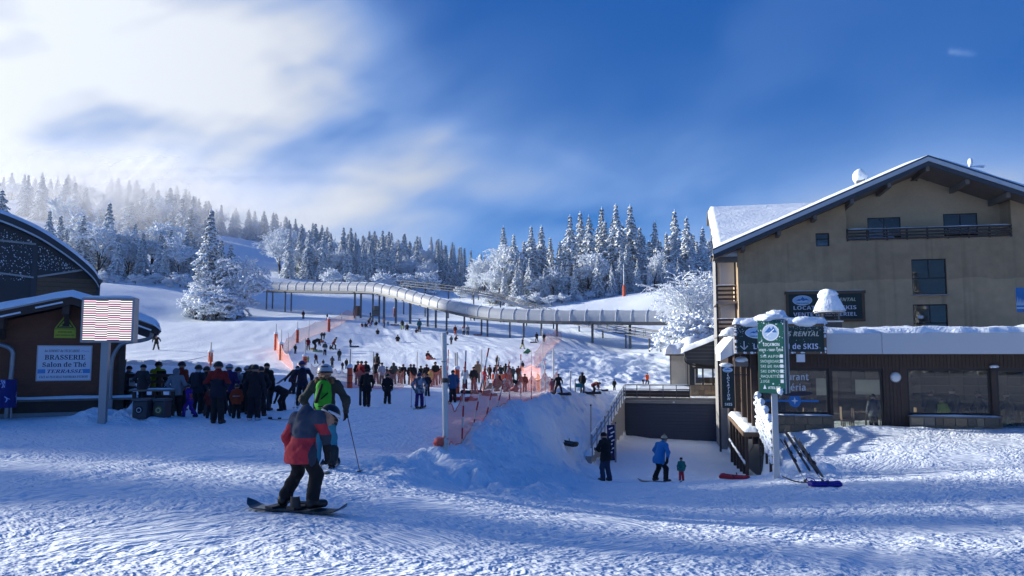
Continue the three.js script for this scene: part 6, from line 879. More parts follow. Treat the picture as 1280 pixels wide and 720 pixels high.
// by the place of the feet and the height in the photograph
function personAt(label, px, py, hpx, pose, face, o = {}) { const p = o.D ? (() => { const r = ray(px, py).multiplyScalar(o.D); return V3(r.x, groundH(r.x, r.z), r.z); })() : onGround(px, py, o.d0 ?? 8); p.y -= 0.02; const D = -p.z; return person(label, p, hpx * D / 960 * (o.k ?? 1), pose, face, { cell: hpx > 100 ? 0.014 : hpx > 36 ? 0.026 : 0.05, ...o }); }
function board(name, label, cat, pos, yaw, len, wid, col, o = {}) { // snowboard or ski: rounded ends that turn up
  const t = thing(name, label, cat, pos, yaw, o.group); t.rotation.order = 'YXZ'; if (o.pitch) t.rotation.x = o.pitch; if (o.roll) t.rotation.z = o.roll;
  const n = 26, posn = [], idx = []; for (let i = 0; i <= n; i++) { const f = i / n * 2 - 1, z = f * len / 2, tip = Math.max(0, Math.abs(f) - (o.tip ?? 0.72)) / (1 - (o.tip ?? 0.72)), w = wid / 2 * (1 - 0.12 * (1 - f * f)) * Math.sqrt(Math.max(0.004, 1 - tip ** 2.4)), y = (f > 0 || o.twin ? 0.085 : 0.02) * tip * tip * (o.lift ?? 1); for (const [x, yy] of [[-w, 0], [-w, 0.013], [w, 0.013], [w, 0]]) posn.push(x, y + yy, z); }
  for (let i = 0; i < n; i++) for (let k = 0; k < 4; k++) { const a = i * 4 + k, b = i * 4 + (k + 1) % 4; idx.push(a, a + 4, b, b, a + 4, b + 4); } idx.push(0, 1, 2, 0, 2, 3); const e = n * 4; idx.push(e, e + 2, e + 1, e, e + 3, e + 2);
  const g0 = new THREE.BufferGeometry(); g0.setAttribute('position', new THREE.Float32BufferAttribute(posn, 3)); g0.setIndex(idx); const g = boxUV(g0); g.computeVertexNormals(); share('deck', g, o.mat ?? cloth(col, 0.35), t); return t;
}
function skiPair(label, pos, yaw, o = {}) { // one ski with its binding (toe piece, heel piece)
  const t = board('ski', label, 'ski', pos, yaw, o.len ?? 1.65, 0.085, o.col ?? '#15171c', { tip: 0.84, ...o }); part('toe_piece', bx(0.06, 0.045, 0.1, 0, 0.036, 0.12, 0, 0, 0, 0.01), M.black, t); part('heel_piece', bx(0.06, 0.06, 0.12, 0, 0.043, -0.2, 0, 0, 0, 0.01), M.black, t); return t;
}
function pole(label, a, b, col = '#1a1a1e', o = {}) { const t = thing('ski_pole', label, 'ski pole', a, 0, o.group); const d = b.clone().sub(a), L = d.length(), qn = new THREE.Quaternion().setFromUnitVectors(V3(0, 1, 0), d.clone().normalize()); t.quaternion.copy(qn); part('shaft', rod([0, 0, 0], [0, L, 0], 0.007, 0.009, 6), cloth(col, 0.4), t); part('grip', rod([0, L - 0.1, 0], [0, L + 0.03, 0], 0.015, 0.017, 8), M.black, t); part('basket', new THREE.CylinderGeometry(0.05, 0.045, 0.012, 14).translate(0, 0.07, 0), M.black, t); return t; }
const sledGeo = (() => { const g = fleshed([[[-0.16, 0.1, -0.4], [-0.16, 0.1, 0.4], 0.06, 0.06], [[0.16, 0.1, -0.4], [0.16, 0.1, 0.4], 0.06, 0.06], [[-0.14, 0.11, 0.42], [0.14, 0.11, 0.42], 0.07, 0.07], [[-0.16, 0.11, -0.42], [0.16, 0.11, -0.42], 0.06, 0.06], [[0, 0.07, -0.35], [0, 0.07, 0.38], 0.16, 0.15, 1]], 0.025, 0.05, 0, (x, y, z) => Math.max(0.045 - y, -(Math.hypot(x * 1.0, (y - 0.22) * 1.35, z * 0.33) - 0.15))); return g; })();
function sled(label, pos, yaw, col, s = 1, o = {}) { const t = thing('sledge', label, 'sledge', pos, yaw * Math.PI / 180, o.group ?? 'plastic sledges'); t.scale.set(s, s, s); if (o.pitch) t.rotation.x = o.pitch; share('shell', sledGeo, cloth(col, 0.45), t); for (const e of [-1, 1]) part('brake_handle', rod([e * 0.2, 0.12, 0.05], [e * 0.26, 0.22, 0.0], 0.018, 0.018, 6), M.black, t); return t; }
const sledAt = (label, px, py, yaw, col, s = 1, o = {}) => { const p = onGround(px, py, 10); p.y -= 0.03; return sled(label, p, yaw, col, s, o); };

// ---------------------------------------------------------------- the snowboarder in front, and the skier with the green backpack
{
  const px = 380, py = 641, p = onGround(px, py, 7), D = -p.z, s = 1.0; p.y -= 0.0;
  const b0 = p.clone().add(V3(-0.1, 0.035, 0.02));
  const rider = person('snowboarder bending forward in red and slate blue jacket with black trousers', V3(p.x, b0.y + 0.0, p.z), 129 * D / 960, 'ride', 158, {
    cell: 0.013, jc: (x, y, z) => { const n = 0.012 * vnoise(x * 9, z * 9); if (Math.abs(x - 0.02) > 0.185 && y < 1.17 + n) return x < 0 && y < 1.02 ? '#2a3444' : '#b02c38'; return y > 0.98 + n + 0.05 * Math.abs(x) ? '#333f52' : '#b02c38'; }, t: '#0d0d11', h: 'helmet', hc: '#0f1014', strap: '#c8ccd4', nod: 0.75, turn: -0.55, g: '#0b0b0e', b: '#0c0c0e',
    extra: (t, q, M3) => { M3('hood', fleshed([[[0.05, 1.27, 0.02], [0.03, 1.34, 0.05], 0.105, 0.085], [[0.09, 1.26, 0.04], [-0.06, 1.29, 0.1], 0.055, 0.055]], 0.014, 0.05, 0.006), cloth('#2f3a4d')); for (const [k, e] of [['L', 1], ['R', -1]]) { const w = q['wr' + k]; M3('cuff', fleshed([[[w[0], w[1] + 0.03, w[2]], [w[0], w[1] + 0.09, w[2] - 0.01], 0.058, 0.06]], 0.014), cloth('#0d0d11')); } M3('goggle_band', new THREE.TorusGeometry(0.133, 0.02, 6, 28).rotateX(Math.PI / 2 - 0.3).translate(0, 0.045, 0), cloth('#c4c9d2'), t.getObjectByName('head')); },
  });
  const gtex = new THREE.MeshStandardMaterial({ roughness: 0.3, map: canvasTex(256, 512, (g, w, h) => { g.fillStyle = '#1b2b33'; g.fillRect(0, 0, w, h); g.fillStyle = '#4d6a72'; g.beginPath(); g.ellipse(128, 120, 90, 130, 0.3, 0, 7); g.fill(); g.fillStyle = '#c4ccd2'; g.beginPath(); g.ellipse(110, 150, 50, 70, 0.5, 0, 7); g.fill(); g.fillStyle = '#0e151a'; for (let i = 0; i < 14; i++) g.fillRect((i * 61) % 230, (i * 97) % 500, 30, 12); }) });
  gtex.map.wrapS = gtex.map.wrapT = THREE.RepeatWrapping; gtex.map.repeat.set(3, 0.8);
  const sb = board('snowboard', 'dark patterned snowboard under the bending snowboarder', 'snowboard', V3(b0.x, b0.y + 0.005, b0.z - 0.02), 74 * Math.PI / 180, 1.4, 0.26, '#1b2b33', { twin: true, mat: gtex, lift: 1.2 });
  const binding = (z, high) => { part('binding_plate', bx(0.13, 0.03, 0.26, 0, 0.03, z, 0, 1.35, 0, 0.008), M.black, sb); if (high) { const g = new THREE.CylinderGeometry(0.06, 0.075, 0.15, 16, 4, true, Math.PI * 1.02, Math.PI * 0.96), q = g.attributes.position; for (let i = 0; i < q.count; i++) q.setX(i, q.getX(i) - 0.12 * (q.getY(i) + 0.1)); part('high_back', g.translate(-0.03, 0.1, z), M.black, sb); part('toe_strap', bx(0.05, 0.015, 0.17, 0.07, 0.075, z, 0, 0, 0.3), M.black, sb); } };
  binding(-0.28, false); binding(0.02, true);
}
{
  const p = onGround(404, 586, 10), D = -p.z, H = 128 * D / 960;
  person('skier seen from behind with bright green backpack, fur collar and turquoise trousers', p, H, 'skier', 186, {
    cell: 0.014, j: '#2f332f', t: '#2b7f98', h: 'helmet', hc: '#93a0ae', strap: '#16181c', pack: '#2f9a1e', g: '#0d0d10', b: '#131318', turn: 0.1,
    packDetail: (m) => { share('pack_panel', fleshed([[[0.02, 0.16, -0.09], [0.1, -0.12, -0.11], 0.022, 0.03, 0.8], [[-0.08, 0.02, -0.09], [0.02, -0.08, -0.16], 0.014, 0.014], [[-0.06, -0.2, -0.14], [0.06, -0.2, -0.14], 0.012, 0.012]], 0.01, 0.02), cloth('#0e130d'), m); share('strap_loop', new THREE.TorusGeometry(0.035, 0.008, 6, 14).translate(0, 0.23, -0.03), cloth('#0e130d'), m); },
    extra: (t, q, M3) => { const r = rng(4), g = []; for (let i = 0; i < 90; i++) { const a = r() * 6.283, rr = 0.115 + 0.035 * r(); g.push(lump(0.03 + r() * 0.025, 0.022 + r() * 0.02, 0.03, i, 0, 0.5).translate(Math.cos(a) * rr, 1.49 + (r() - 0.5) * 0.07 - 0.02 * Math.cos(a * 2), Math.sin(a) * rr * 0.95 + 0.01)); } share('fur_collar', merged(g.map((x) => x)), cloth('#6a5138'), t); for (const e of [-1, 1]) M3('pack_strap', tube([[e * 0.1, 1.5, -0.14], [e * 0.13, 1.5, 0.02], [e * 0.14, 1.36, 0.19], [e * 0.13, 1.14, 0.2], [e * 0.15, 1.08, -0.12]], 0.018, 24, 6), cloth('#101410')); M3('helmet_vent', fleshed([[[0.05, 1.72, -0.1], [-0.05, 1.72, -0.1], 0.012, 0.012]], 0.008), cloth('#20242a')); M3('gaiter', fleshed([[[q.anR[0], 0.2, 0], [q.anR[0], 0.3, 0.03], 0.11, 0.112]], 0.016), cloth('#1c2a30')); },
  });
  const f = H / 1.76, R = (x, y, z) => { const a = 186 * Math.PI / 180; return V3(p.x + (x * Math.cos(a) + z * Math.sin(a)) * f, p.y + y * f, p.z + (-x * Math.sin(a) + z * Math.cos(a)) * f); };
  pole('dark red ski pole held out on the right by the skier with green backpack', put(R(-0.62, 0, 0.05).x, R(-0.62, 0, 0.05).z, -0.05), R(-0.35, 0.93, 0.2), '#3a0f16');
  pole('ski pole on the left side of the skier with green backpack', put(R(0.5, 0, 0.1).x, R(0.5, 0, 0.1).z, -0.05), R(0.31, 0.97, 0.25), '#22232a');
  for (const [e, l] of [[1, 'left'], [-1, 'right']]) { const c = R(e * 0.14, 0, 0.1); skiPair('short dark ski under the ' + l + ' boot of the skier with green backpack', put(c.x, c.z, 0.0), 184 * Math.PI / 180, { len: 1.5 }); }
}
// ---------------------------------------------------------------- the queue at the hut
{
  const Q = 'people queueing beside the hut', A = (label, px, py, h, pose, face, o) => personAt(label, px, py, h, pose, face, { group: Q, ...o });
  A('person in pale grey jacket with beret behind the barrier nearest the hut', 159, 510, 53, 'stand', 160, { j: '#5d6470', hc: '#15161b' });
  A('person in dark grey jacket with beige collar behind the barrier', 177, 510, 55, 'pocket', 170, { j: '#23262d', extra: (t, q, M3) => M3('scarf', fleshed([[[0, 1.44, 0], [0, 1.49, 0], 0.105, 0.1]], 0.02), cloth('#8a7660')) });
  A('skier in yellow and black jacket with black helmet behind the barrier', 196, 512, 60, 'stand', 190, { h: 'helmet', jc: (x, y) => (x > 0.02 || y > 1.42 ? '#8f9a12' : '#121318') });
  A('large person in light grey jacket with hood, first in the queue in front', 219, 519, 59, 'pocket', 195, { j: '#6d7680', h: 'hood', hc: '#666f79' });
  A('person in black helmet and orange jacket behind the light grey jacket', 225, 514, 62, 'stand', 170, { h: 'helmet', j: '#8a2a14' });
  A('child in purple suit with coral bib stepping to the left', 236, 522, 42, 'walk', 262, { cell: 0.026, h: 'helmet', hc: '#2c1f2a', t: '#3d1a8c', g: '#1a1330', jc: (x, y) => (y > 0.98 && y < 1.26 && Math.abs(x) < 0.2 ? '#b8464e' : '#3d1a8c') });
  A('person with white collar and dark backpack facing the lift', 246, 517, 61, 'stand', 175, { j: '#1d2430', pack: '#242a36', h: 'helmet', extra: (t, q, M3) => M3('scarf', fleshed([[[0, 1.44, 0], [0, 1.49, 0], 0.105, 0.1]], 0.02), cloth('#aeb6c2')) });
  A('person in dark olive jacket between the purple child and the red shoulders', 256, 516, 58, 'reach', 190, { j: '#23231a', h: 'helmet' });
  A('small child in dark red half hidden by the tall red shouldered skier', 262, 523, 40, 'stand', 180, { cell: 0.026, j: '#5e1418', t: '#15161c', h: 'helmet' });
  A('tall skier with red shoulders over a navy jacket, seen from behind', 271, 529, 77, 'pocket', 182, { h: 'helmet', jc: (x, y, z) => (y > 1.27 - 0.14 * Math.abs(x) - (Math.abs(x) > 0.2 ? 0.1 : 0) ? '#7a1210' : '#0f1226'), t: '#0c0d16' });
  A('person in purple jacket and pale helmet behind the tall red shouldered skier', 285, 517, 62, 'stand', 200, { h: 'helmet', hc: '#8d97a4', j: '#2c1a55' });
  A('skier with light grey jacket and black helmet in the middle of the queue', 296, 516, 57, 'stand', 175, { h: 'helmet', jc: (x, y) => (y > 1.12 ? '#8d939c' : '#171a21') });
  A('child with orange jacket crossed by a white harness', 295, 523, 43, 'stand', 185, { cell: 0.026, h: 'helmet', hc: '#1d2026', j: '#8a3318', t: '#0d0e13', extra: (t, q, M3) => M3('harness', [0, 1].length ? new THREE.TorusGeometry(0.2, 0.02, 6, 24).rotateX(1.57).scale(1, 1, 0.78).translate(0, 1.16, 0) : 0, cloth('#a9afb6')) });
  A('skier with pale helmet turned to the left in the middle of the queue', 308, 515, 58, 'stand', 220, { h: 'helmet', hc: '#9aa4b0', j: '#14161d' });
  A('skier in black with dark helmet in front of the pale helmet', 313, 518, 62, 'reach', 190, { h: 'helmet', j: '#101118' });
  A('very dark tall skier with white ski boots at the front of the queue', 317, 526, 70, 'stand', 182, { h: 'helmet', j: '#0d0f1e', t: '#0c0d1c', b: '#a9b0b8' });
  A('skier carrying a navy backpack beside the tall skier in white boots', 325, 520, 62, 'pocket', 188, { h: 'helmet', j: '#131420', pack: '#1b2544' });
  A('person in brown black jacket and grey trousers at the right end of the queue', 332, 513, 60, 'stand', 170, { h: 'hair', hc: '#1a130d', j: '#17130f', t: '#3a3f44' });
  A('person in black bending down to the snow right of the queue', 352, 513, 31, 'bend', 255, { cell: 0.026, h: 'beanie' });
  A('person in black and red carrying a snowboard under the arm', 366, 493, 36, 'pull', 150, { cell: 0.03, jc: (x, y) => (y < 1.06 ? '#4a1016' : '#0f1016') });
  A('skier in navy jacket with purple helmet left of the green backpack', 377, 508, 57, 'skier', 195, { h: 'helmet', hc: '#2b1d5c', jc: (x, y) => (y > 1.42 ? '#77809a' : '#161c33'), pack: '#12162a' });
  const c = onGround(360, 490, 12), sbd = board('snowboard', 'dark snowboard carried under the arm by the person in black and red', 'snowboard', V3(c.x - 0.25, c.y + 0.75, c.z + 0.15), 1.1, 1.4, 0.26, '#1a1015', { twin: true, pitch: -0.5 });
  const s1 = onGround(345, 525, 10); skiPair('single dark ski lying on the snow behind the snowboarder', V3(s1.x, s1.y + 0.02, s1.z), 1.35, { len: 1.6, col: '#20242c' });
  for (const [px, py, tx, ty, n] of [[367, 512, 372, 478, 'thin pale pole held by the navy skier, left one'], [371, 512, 379, 484, 'thin pale pole held by the navy skier, right one']]) { const a = onGround(px, py, 10), k = -a.z; pole(n, a, at(tx, ty, k), '#8d98a8'); }
  for (const [px, py, tx, ty, n] of [[255, 521, 262, 476, 'ski standing upright held beside the dark olive jacket'], [151, 500, 157, 449, 'ski carried upright over the shoulder nearest the hut'], [288, 521, 279, 488, 'ski lying against the legs behind the red shouldered skier']]) { const a = onGround(px, py, 10), b = at(tx, ty, -a.z), d = b.clone().sub(a), t = board('ski', n, 'ski', a.clone().add(b).multiplyScalar(0.5), 0, d.length(), 0.085, '#232730', { tip: 0.84 }); t.quaternion.setFromUnitVectors(V3(0, 0, 1), d.normalize()); }
}
// ---------------------------------------------------------------- people on the level place between queue and nets
{
  const Q = 'people on the level snow before the nets', A = (label, px, py, h, pose, face, o) => personAt(label, px, py, h, pose, face, { group: Q, ...o });
  A('man all in black carrying skis upright at his left side, walking away', 458, 509, 48, 'walk', 185, { h: 'beanie', j: '#0e0f13', pack: '#101116' });
  A('smaller person in black walking away right of the man in black', 484, 505, 38, 'stand', 178, { h: 'helmet', j: '#0f1015' });
  A('woman in pale camouflage jacket and purple trousers with ski poles', 524, 510, 44, 'skier', 182, { h: 'helmet', hc: '#1e1a52', t: '#2c1a66', jc: (x, y, z) => (fbm(x * 9, y * 9, 2, z * 9) > 0.02 ? '#8d97a3' : '#4d555f') });
  A('person in dark blue jacket with hands on hips behind the woman in camouflage', 534, 495, 28, 'pocket', 175, { j: '#10152a' });
  A('man in blue jacket and black trousers standing right of the tall grey post', 566, 503, 41, 'stand', 200, { j: '#24527a', h: 'hair', hc: '#1a120c' });
  A('child in white jacket and dark bobble hat behind the red sledge', 581, 486, 28, 'stand', 170, { j: '#a9b0ba', hc: '#101014', t: '#1a1216' });
  A('person in dark jacket and dark red trousers beside the white jacket', 592, 488, 30, 'stand', 180, { j: '#14161c', t: '#451016' });
  A('person in beige brown jacket and hood between the nets', 597, 478, 27, 'stand', 185, { j: '#7d6b55', h: 'hood', hc: '#7d6b55', t: '#5d5042' });
  A('child in red jacket and green hat, dark trousers', 605, 487, 27, 'reach', 120, { j: '#9c1420', hc: '#4d7a33' });
  A('person in dark jacket over green trousers leaning behind the net', 621, 489, 25, 'crouch', 100, { j: '#131416', t: '#14492f' });
  A('person in navy crouching with face to the sledges behind the net', 632, 490, 15, 'crouch', 60, { j: '#12183a', t: '#2a3550' });
  A('person in black bending low behind the net posts', 645, 490, 16, 'bend', 250, { j: '#0e0f13' });
  A('person in red brown jacket and light trousers behind the net', 656, 490, 23, 'stand', 175, { j: '#6b2f26', t: '#7b6a62' });
  A('small child in dark red beside the red brown jacket', 650, 482, 15, 'stand', 170, { j: '#571418' });
  A('large person in navy overcoat behind the right net posts', 673, 487, 22, 'reach', 260, { j: '#111a30', hc: '#c9ced6', t: '#10182c' });
  A('person in pink suit hidden by the last piece of net', 690, 492, 19, 'stand', 175, { j: '#a86a70', t: '#a86a70' });
  A('person in black with legs apart right of the net', 698, 492, 25, 'wide', 180, { j: '#0e0f14', hc: '#0b0b0e' });
  A('person in black jacket and grey trousers beside the crouching one', 728, 491, 26, 'stand', 160, { j: '#0f1016', h: 'hood', hc: '#14151c', t: '#50545c' });
  A('person in dark red crouching on the snow over a sledge', 743, 492, 15, 'bend', 70, { j: '#5a1219', t: '#101116' });
  A('small dark child standing alone near the ramp railing', 768, 488, 14, 'stand', 180, { j: '#14151b' });
  A('person in orange jacket walking towards the viewer by the railing', 809, 481, 15, 'walk', 10, { j: '#c24a1a' });
  A('small child in dark blue just left of the orange jacket', 804, 481, 8, 'stand', 10, { j: '#181c30' });
}
// ---------------------------------------------------------------- sledging slope
{
  const Q = 'people on the sledging slope', A = (label, px, py, h, pose, face, o) => personAt(label, px, py, h, pose, face, { group: Q, d0: 30, ...o });
  // behind the low nets, their feet hidden by them
  [['person in red jacket between two dark ones behind the low net', 451, 483, 32, 'stand', { j: '#9a1620' }], ['dark person left of the red jacket behind the low net', 447, 481, 30, 'stand', {}], ['dark person right of the red jacket behind the low net', 457, 482, 31, 'pocket', {}],
    ['dark hooded person standing highest behind the low net', 471, 468, 27, 'stand', { h: 'hood' }], ['broad person in black kneeling before the hooded one', 470, 480, 29, 'reach', { j: '#0d0e13' }], ['person in white jacket behind the low net', 477, 481, 28, 'stand', { j: '#9aa2b0' }], ['small child at the net right of the white jacket', 483, 479, 21, 'stand', { j: '#1a1c24' }], ['second small child at the net, slightly to the right of the first', 488, 480, 21, 'stand', { j: '#23262e' }], ['person in grey green coat with pointed hood at the low net', 492, 480, 27, 'pocket', { j: '#3a4240', h: 'hood', hc: '#3a4240' }], ['child with dark hat at the right part of the low net', 499, 479, 21, 'stand', { j: '#2a2c33' }], ['dark person at the right end of the low net', 504, 480, 25, 'reach', {}],
    ['left one of two dark persons close together by the net gap', 513, 481, 26, 'stand', { j: '#11131a' }], ['right one of two dark persons close together by the net gap', 517, 481, 26, 'stand', { j: '#181a22' }], ['dark person bending over the net gap', 527, 480, 23, 'pull', {}], ['person with dark hair beside the yellow jacket at the net', 533, 481, 26, 'stand', {}], ['child in yellow jacket at the net left of the grey post', 538, 483, 22, 'stand', { j: '#8f9420' }], ['dark person with wide hat left of the grey post', 544, 482, 30, 'stand', { j: '#0f1015' }], ['slim dark child close to the grey post', 551, 480, 23, 'stand', { j: '#15161d' }],
    ['dark figure right of the banded post with arms spread', 612, 474, 18, 'stand', { j: '#3a1216' }], ['dark person at the red barrier, first from the left', 619, 474, 18, 'stand', {}], ['dark person at the red barrier, second from the left', 626, 475, 19, 'pocket', {}], ['dark person at the red barrier, third from the left', 632, 474, 20, 'stand', { h: 'hood' }], ['dark green person at the red barrier, fourth from the left', 637, 475, 18, 'stand', { j: '#15211b' }], ['person in grey at the red barrier near the leaning pole', 641, 476, 18, 'stand', { j: '#3d4046' }], ['person in rusty red jacket at the right end of the barrier', 648, 476, 19, 'stand', { j: '#6a2a22' }],
    ['person in brown standing above the red barrier', 622, 461, 17, 'walk', { j: '#4d3d30' }], ['head and shoulders of a dark person beyond the net posts', 653, 464, 13, 'stand', { j: '#12131a' }]].forEach(([l, px, py, h, pose, o], i) => A(l, px, py, h, pose, 150 + (i * 47) % 70, o));
  // on the slope
  [['dark person standing by the left net under the padded post', 369, 442, 12, 'stand', 170, {}], ['person in red jacket pulling a sledge, left on the slope', 385, 438, 16, 'pull', 200, { j: '#84161c' }], ['person in dark jacket with a yellow sledge beside the red jacket', 394, 438, 15, 'bend', 120, { j: '#0f1016' }], ['left one of two dark climbers with an orange sledge', 402, 424, 9, 'pull', 180, {}], ['right one of two dark climbers with an orange sledge', 405, 424, 9, 'pull', 180, { j: '#171a22' }], ['person in grey green jacket with white waistband walking up', 406, 444, 17, 'stand', 180, { jc: (x, y) => (y < 1.0 ? '#b5bcc2' : '#38443f') }], ['person in brown red jacket leaning over a child', 417, 437, 16, 'pull', 90, { j: '#5e2220' }], ['child sitting on a sledge before the brown red jacket', 413, 437, 6, 'sit', 80, {}], ['person in dark teal coat and grey trousers on the slope', 424, 451, 15, 'stand', 185, { j: '#16282a', t: '#4a4f52' }], ['person in dark red jacket bending behind the net corner', 395, 455, 13, 'pull', 220, { j: '#4f1418' }], ['dark head of a child behind the net corner', 404, 458, 9, 'stand', 180, {}], ['person in grey and black with pointed hat by the low net', 415, 460, 15, 'reach', 185, { j: '#33373a', h: 'hood', hc: '#2a2d30' }], ['person with wide black hat behind the orange padded post', 433, 461, 13, 'stand', 170, { j: '#0d0d12' }], ['child in black left of the wide black hat', 428, 462, 10, 'stand', 175, {}], ['person in green yellow jacket behind the corner post', 385, 453, 8, 'stand', 175, { j: '#7f8f2a' }], ['lone dark person in the middle of the slope beside a black sledge', 438, 433, 10, 'stand', 180, {}], ['dark person in red trousers sliding, left of the grey post', 535, 449, 12, 'sit', 40, { j: '#131419', t: '#8f1820', k: 0.9 }],
    ['child in red sitting at the top of the slope, far left', 452.5, 408.5, 5.5, 'sit', 20, { j: '#8f1c22' }], ['adult in dark jacket and red trousers bending at the top of the slope', 461, 408, 13, 'pull', 100, { t: '#701a20' }], ['black child sitting in front of the bending adult at the top', 457, 409, 6, 'sit', 30, {}], ['child in dark blue beside the bending adult at the top', 464.5, 406.5, 6.5, 'stand', 150, { j: '#1b2236' }], ['dark person sitting on a green sledge at the top of the slope', 470, 407, 6.5, 'sit', 0, { j: '#14190f' }], ['tiny dark person on the crest above the sitting group', 463, 396, 6, 'stand', 180, {}], ['dark person in red black standing at the tunnel legs', 480, 409.5, 12.5, 'stand', 110, { j: '#3a1418' }], ['child in teal at the tunnel legs', 485, 407, 6, 'stand', 180, { j: '#1c4a55' }], ['person in black jacket and yellow green trousers at the tunnel legs', 503, 412, 12.5, 'pull', 200, { t: '#8f9c22' }], ['dark person sitting beside the yellow green trousers', 508.5, 413, 9, 'crouch', 180, {}], ['person in teal jacket and brown trousers above the slope', 524, 415, 16.5, 'stand', 190, { j: '#1f5a66', t: '#4a3226' }], ['dark child sitting in front of the teal jacket', 520.5, 416, 6, 'sit', 0, {}], ['dark person sitting on the slope with a shadow to the right, upper one', 472, 418, 7.5, 'sit', 10, {}], ['dark person sitting on the slope with a shadow to the right, lower one', 497, 427, 9, 'sit', 10, { j: '#101218' }], ['dark person with white hat sitting left of the orange figure', 558.5, 418.5, 5.5, 'crouch', 60, { hc: '#cfd4da' }], ['figure in bright orange trousers standing at the top right', 569, 418.5, 12, 'stand', 180, { j: '#6a1c10', t: '#c8501a' }], ['person in dark red crouching below the orange figure', 569.5, 426, 8, 'crouch', 90, { j: '#4a141c' }], ['child in grey standing left of the dark red one', 564, 430.5, 11, 'stand', 180, { j: '#4a5260' }], ['person in white and red jacket and black trousers at the top right', 579.5, 418.5, 12.5, 'stand', 175, { jc: (x, y) => (y > 1.25 ? '#8f3a3a' : '#b5b5ba') }], ['person in light grey jacket and brown trousers at the top right', 584.5, 419, 13, 'stand', 180, { j: '#7d848c', t: '#4a4038' }], ['tiny dark person under the tunnel beam, left of two', 588.5, 400.5, 6, 'stand', 180, {}], ['tiny dark person under the tunnel beam, right of two', 593, 401, 6, 'stand', 180, { j: '#1a1d28' }], ['dark person with a sledge at the upper right fence', 671, 428, 13, 'walk', 200, {}], ['dark person behind the pale fence pole at the upper right', 680, 427.5, 11.5, 'stand', 180, { j: '#15171f' }], ['person in black and yellow green running down with a green sledge', 653, 436, 14, 'walk', 60, { t: '#8f9a26', j: '#0f1014' }],
    ['person in dark red and black high on the left piste', 379, 398.5, 10.5, 'stand', 180, { j: '#4a161a' }], ['small dark person on the left piste under the tunnel', 409, 398.5, 6.5, 'stand', 180, {}], ['small skier in black below the lone spruces', 245, 399.5, 11, 'stand', 250, {}], ['snowboarder in dark olive riding down behind the hut roof', 195, 437.5, 19.5, 'glide', 20, { j: '#1c2016', t: '#23251c' }]].forEach(([l, px, py, h, pose, f, o]) => A(l, px, py, h, pose, f, o));
  const sl = (l, px, py, yaw, c, s, o) => sledAt(l, px, py, yaw, c, s, { ...o });
  sl('orange sledge pulled by the two dark climbers', 400.5, 428, 30, '#b8481c', 1.6); sl('green sledge lying left on the slope', 397, 440, 60, '#1f6b55', 1.3); sl('yellow sledge beside the person in dark jacket', 391, 437, 20, '#a58a2a', 1.3); sl('black sledge of the lone person in the middle', 443, 434, 80, '#15161c', 1.2); sl('red sledge of the person sliding left of the grey post', 538.5, 449.5, 70, '#9c1a20', 1.1); sl('red and blue sledge at the tunnel legs', 493.5, 407, 85, '#8f1c2c', 1.5); sl('red sledge lying at the top right', 597, 419.5, 85, '#9c1a22', 1.4); sl('small dark purple sledge right of the grey post top', 556.5, 431, 60, '#4a1a3a', 1.0); sl('dark sledge under the person at the upper right fence', 667, 428.5, 80, '#1a1218', 1.1); sl('green sledge of the running person', 657, 442, 40, '#1d6a50', 1.4, { pitch: -0.9 });
  sl('bright red sledge lying on the snow right of the blue jacket', 577, 500.5, 80, '#b5121c', 1.25); sl('second bright red sledge beside the banded pole', 588, 501, 100, '#b5121c', 0.9); sl('black sledge lying behind the banded pole', 589, 492, 80, '#101116', 1.3); sl('dark sledge lying left of the leaning pole', 601, 492, 95, '#16181f', 1.2); sl('teal sledge leaning behind the net', 611, 486, 30, '#1d5c5a', 1.2, { pitch: -0.7 }); sl('white and navy sledge behind the net foot', 612, 495, 60, '#2a3040', 0.9); sl('red sledge end behind the net posts', 640, 489, 40, '#8f1820', 1.0, { pitch: -0.5 });
  sl('dark sledge left by the person with legs apart', 701, 494.5, 75, '#2a2a2e', 1.1); sl('black sledge under the crouching dark red person', 740, 493, 90, '#101014', 1.2); sl('flat dark sledge on the snow right of the crouching person', 752, 489, 85, '#2a2c33', 1.0); sl('red sledge lying on the ramp by the right wall', 918, 599, 60, '#b0121a', 0.9); sl('dark sledge stuck in the snow bank', 707, 556, 55, '#15171c', 1.15, { pitch: 0.15 });
  // round dish with handle, purple, before the skis
  const pd = onGround(1031, 609, 14), pt = sled('purple sledge with a rope handle on the snow at the right', V3(pd.x, pd.y, pd.z), 88, '#24128a', 0.78); part('rope_handle', tube([[0.1, 0.13, -0.44], [0.16, 0.24, -0.5], [0, 0.28, -0.42], [-0.14, 0.22, -0.34], [-0.1, 0.13, -0.3]], 0.014, 24), cloth('#24128a'), pt);
  // the skis in the hands of the man in black
  const m = onGround(451, 508, 12), k = -m.z, bs = at(449.5, 476, k); const sk = board('ski', 'pair of skis held upright by the man all in black', 'ski', m.clone().add(at(451, 480, k)).multiplyScalar(0.5).add(V3(0, 0.1, 0.1)), 0, 32 * k / 960, 0.12, '#1c161c', { tip: 0.84 }); sk.rotation.set(-Math.PI / 2 + 0.05, 0, 0.02);
  for (const [px, py, tx, ty, l] of [[514, 510, 515, 481, 'left'], [532, 509, 530, 482, 'right']]) { const a = onGround(px, py, 12); pole('thin ' + l + ' ski pole of the woman in camouflage jacket', a, at(tx, ty, -a.z), '#3a3f4a'); }
  for (const [x, l] of [[522, 'left'], [527, 'right']]) { const a = onGround(x, 511, 12); skiPair(l + ' ski of the woman in camouflage jacket', V3(a.x, a.y + 0.02, a.z), 3.05, { len: 1.4 }); }
}
